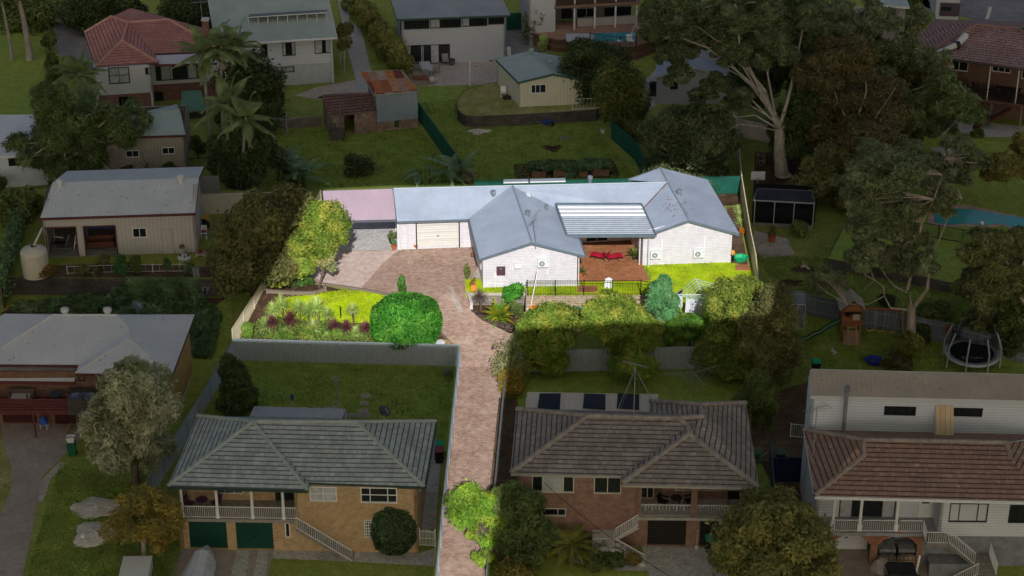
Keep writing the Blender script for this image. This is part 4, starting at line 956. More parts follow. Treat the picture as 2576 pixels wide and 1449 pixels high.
MB().obox(L1-d*1.35+n*2.0+Vector((0,0,-.15)),d*1.35,-n*1.0,(0,0,.15)).build('landing',paint('b5b0a8'),bh);MB().obox(Vector((A.x,A.y,ZB))+d*(lx-1.3)+n*1.9,d*1.2,-n*1.7,(0,0,Lz-ZB-.16)).build('landing_base',paint('a5a098','8d887f'),bh)
stairs(bh,L1+n*1.05,Vector((A.x,A.y,ZB))+d*onwall(A,B,1618,1370)[0]+n*1.15,6,.95,n,paint('b5b0a8'));railing(bh,L1+n*2.0-d*1.35,L1+n*2.0,.85,paint('a9a9aa'))
sk=thing('solar_sunroom','flat cream-roofed sunroom behind the brown house carrying three black solar mats','sunroom',P(1480,1050));zs_=ZB+3.3
q1,q2,q3,q4=PA(1323,1030,zs_),PA(1634,1036,zs_),PA(1657,993,zs_+.25),PA(1327,987,zs_+.25);CRS=sheet('c6bdb2','bcb3a8',rib=.3,rough=.6);roof(sk,[[q1,q2,q3,q4]],CRS,CREAMF)
for xa,xb,xc,xd in((1352,1408,1411,1355),(1466,1523,1523,1467),(1551,1608,1608,1551)):
 up_=Vector((0,0,.05));f=[onroof(q1,q2,q3,xa,1029)+up_,onroof(q1,q2,q3,xb,1033)+up_,onroof(q1,q2,q3,xd+57*0+(xc-xd),993 if xa>1400 else 991)+up_,onroof(q1,q2,q3,xd+3,991)+up_]
 MB().face(f).build('solar_mat',sheet('15161a','24262a',rib=.1,rough=.35,wave=True),sk)
wall(sk,Vector((q1.x,q3.y-.2,0))+Vector((0,0,0)),Vector((q3.x,q3.y-.2,0)),ZB,zs_,CREAMF and paint('b5aea2'));
antenna('tv_antenna','tall guyed television mast above the ridge of the brown tiled roof',PA(1594,1049,zr),3.9,9,.35,ang=2.7,guys=[PA(1512,1130,zr-1.2),PA(1716,1142,zr-1.4),PA(1560,1035,ze),PA(1650,1030,ze)])
# ================================================================ bottom right: white weatherboard house, orange tiles
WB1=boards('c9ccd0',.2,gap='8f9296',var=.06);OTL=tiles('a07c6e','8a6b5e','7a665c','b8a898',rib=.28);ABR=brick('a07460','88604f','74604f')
wh=thing('weatherboard_house','white weatherboard house with a weathered orange tiled roof above arched brick garages','house',(25,100,ZB))
A,B=P(2050,1420),P(2640,1425);d,L=unit2(A,B);n=Vector((d.y,-d.x,0));ze=ZB+5.75
a0,a1=PA(2049,1248,ze),PA(2640,1263,ze);T0=onpitch(a0,a1,R(24),2172,1107);zr=T0.z;T1_=PA(2532,1114,zr);g0=onpitch(a0,a1,R(24),2175,1146);g1=onpitch(a0,a1,R(24),2543,1156);bk=PA(2022,1081,ze)
roof(wh,[[a0,a1,g1,T1_,T0,g0],[bk,a0,g0,T0],[bk,T0,T1_,PA(2640,1093,ze)],[a1,PA(2700,1093,ze),T1_,g1]],OTL,paint('c9cdd0'),caps=[(a0,g0),(g0,T0),(T0,T1_),(T1_,g1),(T0,bk)],capm=paint('a89c90','8a7d72',var=.4),capr=.15,gut=[(a0,a1)],gm=WHITE)
slab=onwall(A,B,2200,1338)[1];uV=onwall(A,B,2320,1340)[0];uR=onwall(A,B,2358,1340)[0]
SECR=paint('2b3038')
wall(wh,A-n*1.6,A-n*1.6+d*uR,slab-.2,ze-.05,WB1,[(2111,1255,2253,1303,W(fm=DARKFR,mull=[.37,.52,.76],curtain=[(.02,.22),(.77,.98)])),(2310,1258,2344,1306,DOOR(WHITE,pane=True))])
wall(wh,A+d*uR,B,slab-.25,ze-.05,WB1,[(2388,1266,2485,1313,W(fm=SECR,mull=[.26,.74],pane=paint('c2c6ca'))),(2538,1270,2615,1315,W(fm=SECR,mull=2))]);wall(wh,A+d*uR-n*1.6,A+d*uR,slab-.2,ze-.05,WB1)
wall(wh,A-n*((bk-a0).dot(-n)-.6),A-n*1.6,ZB,ze-.05,WB1);GREN=paint('8d9094','777a7e',var=.3)
wall(wh,A+d*onwall(A,B,2320,1380)[0],B,ZB,slab-.25,GREN)
b=MB();uE=onwall(A,B,2320,1380)[0];zt=slab-.22;arch=[]
spans=[(onwall(A,B,2085,1400)[0],onwall(A,B,2188,1400)[0]),(onwall(A,B,2206,1400)[0],onwall(A,B,2304,1400)[0])];q=lambda u,z,o=0:Vector((A.x,A.y,z))+d*u+n*o
prev=0
for(s0,s1)in spans:
 b.face([q(prev,ZB),q(s0,ZB),q(s0,zt),q(prev,zt)]);k=12;zsn,zcr=ZB+1.55,ZB+2.3;pts=[(s0+(s1-s0)*i/k,zsn+(zcr-zsn)*math.sin(math.pi*i/k)**.7)for i in range(k+1)]
 for i in range(k):(ua_,z0_),(ub2,z1_)=pts[i],pts[i+1];b.face([q(ua_,z0_),q(ub2,z1_),q(ub2,zt),q(ua_,zt)]);b.face([q(ua_,z0_,0),q(ua_,z0_,-.5),q(ub2,z1_,-.5),q(ub2,z1_,0)]);arch.append((q(ua_,z0_,.02),q(ub2,z1_,.02)))
 for s_ in(s0,s1):b.face([q(s_,ZB),q(s_,ZB,-.5),q(s_,zsn,-.5),q(s_,zsn)])
 prev=s1
b.face([q(prev,ZB),q(uE,ZB),q(uE,zt),q(prev,zt)]);aw=b.build('arched_wall',ABR,wh);tb=MB()
for p,q2_ in arch:tb.bar(p+Vector((0,0,.08)),q2_+Vector((0,0,.08)),.06,.2)
tb.build('arch_trim',brick('b5795a','9c6248','7a5a48',w=.08,h=.2),aw)
for(s0,s1)in spans:roller(wh,A-n*1.5,d,n,s0-.1,s1+.1,ZB,zt-.1,sheet('d5d8db','c9ccd0',rib=50),slat=.16)
MB().obox(q(-.05,slab-.22,.12),d*(uR+.1),-n*1.9,(0,0,.2)).build('verandah_floor',paint('9b9d9f','85878a'),wh)
for x in(2098,2166,2258):
 u=onwall(A,B,x,1300)[0];b=MB();c=q(u,slab-.02,-.1);h=ze-slab-.05;b.obox(c-d*.08,d*.16,-n*.16,(0,0,h));b.obox(c-d*.13+n*.04,d*.26,-n*.24,(0,0,.5));b.build('column',WHITE,wh)
us=[onwall(A,B,x,1330)[0]for x in(2085,2166,2258,2322)]
for i in range(3):railing(wh,q(us[i]+.1,slab),q(us[i+1]-.1,slab),.85,WHITE,gap=.12)
T=q(us[3],slab,.1);lz=ZB+.95;Lp=q(onwall(A,B,2440,1400)[0],lz,.2)
MB().obox(q(us[3],slab-.2,1.2),d*(uR-us[3]+.5),-n*1.2,(0,0,.2)).build('landing',CONC_M,wh);railing(wh,q(us[3],slab,1.2),q(uR+.4,slab,1.2),.85,WHITE,gap=.12);railing(wh,q(us[3],slab,0),q(us[3],slab,1.2),.85,WHITE,gap=.12)
stairs(wh,q(uR+.5,slab,.15),Lp,8,1.0,n,CONC_M);MB().obox(Lp+n*1.0-Vector((0,0,.18)),d*1.1,-n*1.1,(0,0,.18)).build('landing',CONC_M,wh)
MB().obox(Lp+n*2.1-Vector((0,0,.18)),d*1.1,-n*1.0,(0,0,.18)).build('landing',CONC_M,wh);MB().obox(q(uR-.5,ZB,1.1),d*(onwall(A,B,2440,1400)[0]-uR+.5),-n*.95,(0,0,.9)).build('stair_base',GREN,wh)
railing(wh,Lp+d*1.1,Lp+d*1.1+n*2.1,.85,WHITE,gap=.12);stairs(wh,Lp+n*1.1,q(onwall(A,B,2375,1440)[0],ZB,1.3),6,.95,n,CONC_M)
uw=boards('c6ccd4',.2,gap='8b9199',var=.05);CRM=sheet('b9a891','a99a88',rib=.3,rough=.6,spot='6b6258')
ub1=thing('rear_extension','tall plain white boarded extension with a pale ribbed roof behind the orange tiles','building',(26,112,ZB));A2,B2=PA(2035,1081,ze),PA(2640,1095,ze);zt=onwall(A2,B2,2300,998)[1]
wall(ub1,A2,B2,ZB,zt,uw,[(2224,1022,2304,1044,W(fm=DARKFR,mull=[.25,.75])),(2395,1026,2472,1047,W(fm=DARKFR,mull=[.25,.75]))]);d2,L2=unit2(A2,B2);n2=Vector((d2.y,-d2.x,0));
e0,e1=PA(2054,991,zt),PA(2640,1003,zt);e0=A2-Vector((0,0,A2.z-zt))+n2*.15-d2*.1;e1=B2-Vector((0,0,B2.z-zt))+n2*.15;f0=onpitch(e0,e1,R(7),2039,929);f1=onpitch(e0,e1,R(7),2640,944);roof(ub1,[[e0,e1,f1,f0]],CRM,paint('c0c4c8'));wall(ub1,A2-n2*((f0-e0).dot(-n2)-.4),A2,ZB,zt,uw)
ip=onwall(A2,B2,2119,1080);p0=A2-Vector((0,0,A2.z))+d2*ip[0]+n2*.5;zc0,zc1=ip[1]+.1,onwall(A2,B2,2122,970)[1];MB().tube([p0+Vector((0,0,zc0-.3)),p0+Vector((0,0,zc1))],.12,10).tube([p0+Vector((0,0,zc1-.1)),p0+Vector((0,0,zc1+.25))],.17,10).build('flue',paint('8d9196','74787c',metal=.3),ub1)
u0,u1=onwall(A2,B2,2350,1050)[0],onwall(A2,B2,2395,1050)[0];b=MB();o=A2-Vector((0,0,A2.z));za,zb2=onwall(A2,B2,2370,1018)[1],onwall(A2,B2,2370,1092)[1]
b.face([o+d2*u0+n2*1.2+Vector((0,0,zb2+.5)),o+d2*u1+n2*1.2+Vector((0,0,zb2+.5)),o+d2*u1+n2*.02+Vector((0,0,za)),o+d2*u0+n2*.02+Vector((0,0,za))]);b.build('stair_cover',boards('b78f72',.3,True,gap='a07a60',c2='c0b090'),ub1);b=MB()
for u in(u0,u1):b.face([o+d2*u+n2*1.2+Vector((0,0,zb2-.3)),o+d2*u+n2*1.2+Vector((0,0,zb2+.49)),o+d2*u+n2*.02+Vector((0,0,za-.01)),o+d2*u+n2*.02+Vector((0,0,zb2-.3))])
b.face([o+d2*u0+n2*1.2+Vector((0,0,zb2-.3)),o+d2*u1+n2*1.2+Vector((0,0,zb2-.3)),o+d2*u1+n2*1.2+Vector((0,0,zb2+.49)),o+d2*u0+n2*1.2+Vector((0,0,zb2+.49))]);b.build('stair_enclosure',uw,ub1)
antenna('tv_antenna','spindly television antenna at the left end of the orange tiled roof',PA(2045,1150,ze),3.6,9,1.0,ang=.5)
# ================================================================ left: house with speckled white metal roof and maroon balcony
WMR=sheet('d4d4d2','c8c8c8',rib=.25,rough=.5,spot='6a6660',wave=True,depth=.4);MAR=paint('6b3a3a','5a3030',var=.25);TANB=brick('8d6a58','775747','66574c')
eh=thing('metal_roof_house','house with a broad speckled white metal hip roof and a maroon slatted balcony','house',(-30,112,ZB));ze=ZB+4.3;zr=None
a0,a1,a2,a3=PA(-60,916,ze),PA(198,918,ze),PA(190,939,ze),PA(433,942,ze);bR=PA(490,791,ze);RA=onpitch(a0,a1,R(16),295,793);zr=RA.z;RB_=PA(133,793,zr);RC=PA(326,830,zr-.25);RD_=PA(325,852,zr-.3);bL=PA(10,789,ze+.7)
roof(eh,[[a0,a1,RC,RA,RB_],[a1,a2,RD_,RC],[a2,a3,RD_],[a3,bR,RA,RC,RD_],[PA(-80,860,ze),a0,RB_],[PA(-80,860,ze),RB_,bL],[bL,RB_,RA,bR]],WMR,MAR,caps=[(RA,RB_),(RA,RC),(RC,RD_),(RD_,a3),(RD_,a2),(RB_,a0)],capm=paint('d0d0ce'),capr=.07,gut=[(a2,a3),(a0,a1)],gm=MAR)
zv=ZB+3.95;v=[PA(-60,920,zv),PA(198,920,zv),PA(187,960,zv-.4),PA(-60,957,zv-.4)];roof(eh,[v],WMR,MAR,name='verandah_roof',drop=.25)
A,B=P(-60,1066),P(240,1066);d,L=unit2(A,B);n=Vector((d.y,-d.x,0));slab=ZB+2.05
RDM=sheet('4a2424','3c1c1c',rib=50,rough=.6)
wall(eh,A,B,ZB,slab,TANB,[(7,1032,92,1064,ROLL(RDM)),(137,1032,215,1066,ROLL(RDM))]);wall(eh,A,A+d*L*1.15,slab+.1,ze-.2,TANB)
w0=PA(190,939,ze)-n*.0;wA,wB=Vector((w0.x,w0.y+.5,0)),Vector((a3.x-.4,a3.y+.5,0));YEL=paint('c9a26a','b8925e');wall(eh,wA,wB,ZB,ze-.05,TANB,[(193,943,214,958,W(fm=DARKFR,mull=0)),(246,942,262,958,W(fm=WHITE,mull=0))])
wall(eh,wB,Vector((bR.x-.4,bR.y-.5,0)),ZB,ze-.05,YEL);dk=-60
c=lambda x,z,o:Vector((A.x,A.y,z))+d*onwall(A,B,x,1020)[0]+n*o
MB().obox(c(-60,slab,1.9),d*(onwall(A,B,225,1020)[0]+2*0),-n*1.9,(0,0,.14)).build('deck',MAR,eh)
b=MB();zt=slab+.2
for k in range(6):b.bar(c(-60,zt+.17*k,1.95),c(228,zt+.17*k,1.95),.04,.11)
b.bar(c(-60,slab+.05,1.97),c(228,slab+.05,1.97),.06,.3);b.build('balcony_rail',MAR,eh)
for x in(-20,45,88,188,226):MB().obox(c(x,slab if x!=98 else ZB,1.85),d*.1,-n*.1,(0,0,zv-.5-slab)).build('post',MAR,eh)
MB().obox(c(97,ZB,1.85),d*.12,-n*.12,(0,0,slab-ZB)).build('post',MAR,eh)
for i,(x,y)in enumerate(((164,782),(271,782))):whirly(eh,PA(x,y+8,zr),.26,paint('c9c9c7'))
dish('satellite_dish','grey satellite dish on the back slope of the speckled white roof',PA(347,795,ze),.7,.42,paint('5b6068'))
# ================================================================ left: cream double-garage shed on the terrace, terrace shed behind etc.
TD=boards('b7b2ab',.3,True,gap='9a9086',var=.07,lw=.06)
sh=thing('garage_shed','cream metal shed with two open bays and speckled white roof above the block wall','shed',P(300,640,1.4));z0=1.4
A,B=P(118,649,z0),P(498,636,z0);d,L=unit2(A,B);n=Vector((d.y,-d.x,0));ze=onwall(A,B,300,540)[1];a0,a1=A+Vector((0,0,ze-z0))+n*.12-d*.12,B+Vector((0,0,ze-z0))+n*.12+d*.05
r0,r1=onpitch(a0,a1,R(13),132,459),onpitch(a0,a1,R(13),500,447);bk0,bk1=r0*2-a0,r1*2-a1;bk0.z=bk1.z=ze
roof(sh,[[a0,a1,r1,r0],[r0,r1,bk1,bk0]],sheet('d6d6d0','cbcbc5',rib=.25,rough=.5,spot='5f5b55',wave=True,depth=.4),MAR,gut=[(a0,a1)],gm=MAR);OPN=None
wall(sh,A,B,z0,ze,TD,[(116,573,196,647,None),(212,570,295,645,None),(333,573,369,598,W(fm=WHITE)),(407,576,435,638,DOOR(TD,inset=.02))],t=.15)
b=MB()
for x0,y0,x1,y1 in((116,573,196,647),(212,570,295,645)):
 u0,u1=onwall(A,B,x0,610)[0],onwall(A,B,x1,610)[0];zz=onwall(A,B,(x0+x1)/2,y0)[1]
 for u in(max(u0,0),u1-.08):b.obox(A+d*u+n*.003,d*.08,n*.03,(0,0,zz-z0))
 b.obox(Vector((A.x,A.y,zz))+d*max(u0,0)+n*.003,d*(u1-max(u0,0)),n*.03,(0,0,.1))
b.build('door_frame',MAR,sh);back_=-n*6.0
wall(sh,B,B+back_,z0,ze,TD,apex=(3.0,r1.z-.05));wall(sh,A+back_,A,z0,ze,TD,apex=(3.0,r0.z-.05));wall(sh,B+back_,A+back_,z0,ze,TD);MB().obox(A+Vector((0,0,.01)),d*L,back_,(0,0,.05)).build('floor_slab',CONC_M,sh)
MB().face([A+d*6-n*.2,A+d*6-n*5.9,A+d*6-n*5.9+Vector((0,0,2)),A+d*6-n*.2+Vector((0,0,2))]).build('partition',TD,sh)
for x,y in((151,462),(455,452)):whirly(sh,PA(x,y+3,r0.z),.24,paint('cfcfc9'))
def simple_shed(name,label,base,eave,ridge,wm,rm,fm,cat='shed',ops=(),z0=0.0,pitch=12,side=None,over=.15,vents=(),two=True,depth=5):
 """long front wall base=((x,y),(x,y)); eave=(x,y) on the wall top; ridge=((x,y),(x,y))"""
 A,B=P(*base[0],z0),P(*base[1],z0);g0=A.z;d,L=unit2(A,B);n=Vector((d.y,-d.x,0));ze=onwall(A,B,*eave)[1]
 t=thing(name,label,cat,(A+B)/2);a0,a1=Vector((A.x,A.y,ze))+n*over-d*over,Vector((B.x,B.y,ze))+n*over+d*over;r0,r1=onpitch(a0,a1,R(pitch),*ridge[0]),onpitch(a0,a1,R(pitch),*ridge[1])
 fs=[[a0,a1,r1,r0]]
 if two:b0,b1=r0*2-a0,r1*2-a1;b0.z=b1.z=ze;fs.append([r0,r1,b1,b0])
 roof(t,fs,rm,fm,gut=[(a0,a1)],gm=fm,caps=[(r0,r1)]if two else(),capr=.06)
 wall(t,A,B,g0,ze,wm,ops);dep=(r0-a0).dot(-n)*(2 if two else 1)-over*2;rz_=r0.z-.06
 wall(t,B,B-n*dep,g0,ze,wm,apex=(dep/2,rz_)if two else(dep,rz_));wall(t,A-n*dep,A,g0,ze,wm,apex=(dep/2,rz_)if two else(0,rz_));wall(t,B-n*dep,A-n*dep,g0,ze,wm)
 for x,y in vents:whirly(t,onroof(a0,a1,r0,x,y),.2,rm)
 return t
simple_shed('garden_shed','long beige board shed with a green metal roof, half hidden behind the big feathery tree',((268,432),(470,425)),(380,340),((345,285),(453,279)),boards('a59c90',.25,True,gap='6f675e'),sheet('9fb0a4','adbbb0',rib=.3,rough=.5),MAR,ops=[(316,378,350,396,W(fm=WHITE)),(407,370,440,388,W(fm=WHITE))],z0=.6)
simple_shed('white_building','plain white rendered building cut by the left edge behind the feathery tree',((-70,478),(146,463)),(60,388),((-70,290),(84,289)),paint('d0d6de','c4cad2',var=.05),sheet('d8dadc','cfd1d3',rib=3,rough=.5),WHITE,cat='building',ops=[(21,396,72,416,W(fm=DARKFR,mull=2))],pitch=5,two=False)
simple_shed('lean_to','small green metal lean-to roof beside the brick house, under the palms',((462,300),(516,296)),(490,277),((457,229),(505,227)),boards('5a5148',.2,gap='2f2a26'),sheet('6f9a80','648c74',rib=.2,wave=True),paint('6b7a70'),cat='lean-to',pitch=10,two=False)
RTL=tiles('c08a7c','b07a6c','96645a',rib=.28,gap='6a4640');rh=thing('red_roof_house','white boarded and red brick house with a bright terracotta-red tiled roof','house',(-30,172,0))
WB2=boards('c9cbc8',.18,gap='93958f',var=.05);RBR=brick('9c7062','865c50','7a665c')
A,B=P(247,285),P(388,276);d,L=unit2(A,B);n=Vector((d.y,-d.x,0));ze=onwall(A,B,320,166)[1];zm=onwall(A,B,320,236)[1]
a0,a1=PA(242,168,ze),PA(398,157,ze);ap=onpitch(a0,a1,R(26),307,103);zr=ap.z;lb=PA(212,82,ze);lt=PA(280,42,zr);m0,m1=PA(390,135,ze),PA(560,128,ze);rr0,rr1=PA(322,57,zr),PA(425,50,zr)
roof(rh,[[a0,a1,ap],[lb,a0,ap,rr0,lt],[a1,m0,rr0,ap],[m0,m1,rr1,rr0],[m1,PA(545,80,ze),rr1],[lt,rr0,rr1,PA(545,80,ze),PA(330,20,ze)]],RTL,paint('7a3a36'),caps=[(a0,ap),(a1,ap),(ap,rr0),(rr0,rr1),(lt,rr0),(rr1,m1),(lb,lt)],capm=paint('c69484','b58274'),capr=.14,gut=[(a0,a1),(m0,m1)],gm=MAR)
wall(rh,A,B,zm,ze-.03,WB2,[(273,167,326,210,W(fm=BROWNFR,mull=1,trans=1,curtain=[(.05,.95)])),(365,170,378,187,W(fm=BROWNFR,mull=0))])
wall(rh,A+n*-.02,B-n*.02,0,zm,RBR,[(300,243,342,284,ROLL(paint('17181a'),inset=.9))]);wall(rh,A-n*9,A,0,ze-.03,WB2);wall(rh,B,B-n*2,0,ze-.03,WB2)
C1_,D1_=B-n*2,B-n*2+d*7.2;wall(rh,C1_,D1_,zm-.1,ze-.03,WB2,[(391,163,512,200,W(fm=BROWNFR,mull=[.3,.65],curtain=[(.12,.35),(.68,.85)]))]);wall(rh,C1_,D1_,0,zm-.1,RBR,[(390,230,412,276,DOOR(DARKFR))])
wall(rh,D1_,D1_-n*6,0,ze-.03,WB2);vz=ze+.05;v=[PA(390,162,vz-.25),PA(545,158,vz-.25),PA(545,133,vz+.15),PA(392,139,vz+.15)];roof(rh,[v],sheet('a9adb0','b5b9bc',rib=.2,wave=True),MAR,name='verandah_roof')
p=PA(519,84,ze+.6);MB().box(p-Vector((0,0,1)),(.55,.55,2.3)).build('chimney',RBR,rh);MB().box(p+Vector((0,0,1.301)),(.7,.7,.15)).build('chimney_cap',paint('c9c5bd'),rh);downpipe(rh,PA(361,164,ze)+Vector((0,.15,-.1)),Vector((PA(361,164,ze).x+.1,PA(361,164,ze).y+.35,.1)),MAR,.07)
antenna('tv_antenna','television antenna beside the chimney of the red tiled house',PA(510,75,ze+.8),2.8,6,1.0,ang=.2)
GRR=sheet('a6b2a8','99a69c',rib=.2,wave=True,rough=.5,depth=.4)
jh=thing('green_roof_house','two-storey white boarded house with a pale green metal roof beside the slim rainwater tank','house',(-20,178,0));A,B=P(560,226),P(841,208);d,L=unit2(A,B);n=Vector((d.y,-d.x,0));ze=onwall(A,B,740,95)[1];zm=onwall(A,B,740,163)[1]
a0,a1=A+d*-.3+n*.5,B+d*.4+n*.5;a0.z=a1.z=ze;tl,tr_=PA(545,-60,ze+2.6),PA(860,-60,ze+2.6);tl,tr_=onpitch(a0,a1,R(18),520,-20),onpitch(a0,a1,R(18),822,-20);roof(jh,[[a0,a1,tr_,tl]],GRR,WHITE,gut=[(a0,a1)],gm=WHITE)
wall(jh,A,B,zm,ze-.05,WB1,[(710,106,743,140,W(fm=DARKFR,mull=1,curtain=[(.02,.25),(.75,.98)])),(791,100,836,134,W(fm=DARKFR,mull=[.45,.62],curtain=[(.04,.42),(.64,.96)])),(655,111,673,143,W(fm=DARKFR,mull=1))])
wall(jh,A-n*.1,B-n*.1,0,zm,paint('c4c8ca','b8bcbe',var=.1),[(696,168,741,182,W(fm=DARKFR,mull=1,curtain=[(.05,.95)]))]);wall(jh,B,B-n*9,0,ze-.05,WB1);wall(jh,A-n*9,A,0,ze-.05,WB1);downpipe(jh,B+Vector((-.1,-.15,ze)),B+Vector((-.1,-.15,0)),WHITE,.06)
sf=thing('solar_rack','long tilted solar panel rack with white legs on the pale green roof','solar panels',onroof(a0,a1,tl,640,60));p0,p1=onroof(a0,a1,tl,625,62),onroof(a0,a1,tl,822,50);k=8
MB().obox(p0+Vector((0,0,.75)),p1-p0,Vector((0,1.3,-.25)),(0,0,.05)).build('panel',paint('3f4f5c',rough=.15),sf)
for i in range(k+1):q=p0.lerp(p1,i/k);MB().bar(q-Vector((0,0,.1)),q+Vector((0,.0,.75)),.06).build('leg',WHITE,sf)
MB().bar(p0+Vector((0,0,.72)),p1+Vector((0,0,.72)),.08).build('rail',WHITE,sf)
kh=thing('sunroom_house','large two-storey white boarded house with a glazed upstairs sunroom over a concrete yard','house',(-6,183,0));A,B=P(1012,163),P(1272,153);d,L=unit2(A,B);n=Vector((d.y,-d.x,0));ze=onwall(A,B,1140,38)[1];LG=boards('b4b8bc',.19,gap='85898d',var=.06)
gt_=(1012,45,1272,28);wall(kh,A,B,0,ze-.05,LG,[(1016,46,1080,73,W(fm=DARKFR,mull=[.3,.5,.8],trans=1)),(1082,43,1160,70,W(fm=DARKFR,mull=[.33,.6],curtain=[(0,.3)])),(1162,38,1226,66,W(fm=DARKFR,mull=[.3,.5],curtain=[(0,.28)])),(1228,33,1268,61,W(fm=DARKFR,mull=[.5])),(1033,112,1132,161,W(fm=DARKFR,mull=[.3,.5,.72],curtain=[(.27,.33),(.52,.71)]))])
wall(kh,A-n*10,A,0,ze-.05,LG,world_ops=[(8.2,9.8,ze-1.9,ze-.4,W(fm=DARKFR,mull=2),{})]);wall(kh,B,B-n*10,0,ze-.05,LG);a0,a1=A-d*.4+n*.5,B+d*.4+n*.5;a0.z=a1.z=ze
t0,t1=onpitch(a0,a1,R(9),975,-25),onpitch(a0,a1,R(9),1255,-25);roof(kh,[[a0,a1,t1,t0]],sheet('9a9fa0','8a9092',rib=.25),paint('3f5a50'),gut=[(a0,a1)],gm=paint('3f5a50'))
ph=thing('verandah_house','white house with a dark arcade of white posts facing the small blue pool','house',(14,190,1.3));A,B=P(1395,78,1.3),P(1605,66,1.3);d,L=unit2(A,B);n=Vector((d.y,-d.x,0));zf=onwall(A,B,1500,16)[1];DKW=paint('3a3633','2b2826')
wall(ph,A-n*3.2,B-n*3.2,1.3,zf+3,paint('8f8b85'),[(1412,20,1440,58,DOOR(DARKFR)),(1450,20,1500,55,W(fm=WHITE,mull=1)),(1520,18,1590,50,W(fm=DARKFR,mull=2))])
MB().obox(Vector((A.x,A.y,zf))-d*.1+n*.1,d*(L+.2),-n*3.3,(0,0,.28)).build('floor',boards('8a6a58',.14),ph);MB().obox(Vector((A.x,A.y,zf+2.6))-d*.3+n*.5,d*(L+.6),-n*9,(0,0,.25)).build('roof',GRR,ph)
for x in(1395,1445,1496,1548,1601):u=onwall(A,B,x,60)[0];MB().obox(Vector((A.x,A.y,1.3))+d*(u-.08),d*.16,-n*.16,(0,0,zf-1.3)).build('column',WHITE,ph);MB().obox(Vector((A.x,A.y,zf+.29))+d*(u-.07),d*.14,-n*.14,(0,0,2.3)).build('column',WHITE,ph)
railing(ph,Vector((A.x,A.y,zf+.28)),Vector((B.x,B.y,zf+.28)),1.0,DARKFR,gap=.12);wall(ph,A+d*-2.6+n*.2,A+d*-.1+n*.2,0,zf+2.6,paint('c6cacc'));wall(ph,A+d*-2.6-n*5,A+d*-2.6+n*.2,0,zf+2.6,paint('c6cacc'))
MB().obox(Vector((A.x,A.y,1.3))+d*2.4-n*.8,d*(L-2.4),-n*.25,(0,0,.8)).build('low_wall',paint('b5b3ae'),ph)
gs=thing('garden_shed','cream metal shed with a pale green gable roof on the upper lawn','shed',P(1390,266,1.1));z0=1.1;A,B=P(1308,269,z0),P(1465,262,z0);d,L=unit2(A,B);n=Vector((d.y,-d.x,0));CRT=boards('c9c7b2',.3,True,gap='a3a18e',var=.06,lw=.06);FG=paint('3f5f52')
u_,zr=onwall(A,B,1390,184);zl,z2=onwall(A,B,1309,208)[1],onwall(A,B,1465,195)[1];ze=(zl+z2)/2;e0,e1,ap=Vector((A.x,A.y,ze))-d*.15+n*.1,Vector((B.x,B.y,ze))+d*.15+n*.1,Vector((A.x,A.y,zr))+d*u_+n*.1;rb=PA(1331,128,zr);dv=rb-ap;dv.z=0
roof(gs,[[e0,ap,ap+dv,e0+dv],[ap,e1,e1+dv,ap+dv]],sheet('a9b5ae','9aa69f',rib=.2,rough=.5),FG,caps=[(ap,ap+dv)],capr=.07,gut=[(e0,e0+dv)],gm=FG)
wall(gs,A,B,z0,ze-.02,CRT,[(1336,212,1374,235,W(fm=WHITE,mull=[.3,.6]))],apex=(u_,zr-.05));wall(gs,A+dv,A,z0,ze-.02,CRT);wall(gs,B,B+dv,z0,ze-.02,CRT);wall(gs,B+dv,A+dv,z0,ze-.02,CRT,apex=(L-u_,zr-.05))
for x,y in((1336,134),(1382,161)):whirly(gs,onroof(ap,e1,ap+dv,x,y)if x>1350 else onroof(ap,ap+dv,e1,x,y),.22,paint('8ea79a'))
cs=thing('garden_shed','grey horizontally corrugated gable shed behind the gum tree branches','shed',P(1730,262));A,B=P(1651,262),P(1826,262);d,L=unit2(A,B);n=Vector((d.y,-d.x,0));u_,zr=onwall(A,B,1736,164);ze=onwall(A,B,1651,191)[1];e0,e1,ap=Vector((A.x,A.y,ze))-d*.15+n*.1,Vector((B.x,B.y,ze))+d*.15+n*.1,Vector((A.x,A.y,zr))+d*u_+n*.1;dv=PA(1738,118,zr)-ap;dv.z=0;CG=boards('a3a7ab',.09,gap='6f7377')
roof(cs,[[e0,ap,ap+dv,e0+dv],[ap,e1,e1+dv,ap+dv]],sheet('9ba3ae','8b939e',rib=.2),GREYPVC,caps=[(ap,ap+dv)],capr=.06);wall(cs,A,B,0,ze-.02,CG,[(1686,205,1705,224,W(fm=DARKFR,mull=0))],apex=(u_,zr-.05));wall(cs,A+dv,A,0,ze-.02,CG);wall(cs,B,B+dv,0,ze-.02,CG)
oh=thing('brick_deck_house','long brown brick house with a lichen-pink tiled roof and raised timber deck','house',(50,170,0));A,B=P(2322,296),P(2700,346);d,L=unit2(A,B);n=Vector((d.y,-d.x,0));ze=onwall(A+n*.5,B+n*.5,2450,153)[1];zd=onwall(A,B,2450,252)[1]
DBR=brick('86685c','71564c','66584f');PTL=tiles('94756f','805f5a','9a8682','c0b4ad',gap='352a28');a0,a1=PA(2302,103+34,ze),PA(2700,190,ze);a0=PA(2319,137,ze);r0=onpitch(a0,a1,R(20),2455,62);zr=r0.z;r1=PA(2560,72,zr);lb=PA(2290,90,ze);bk=PA(2349,48,ze);w1,w2=PA(2303,104,ze),PA(2400,50,zr)
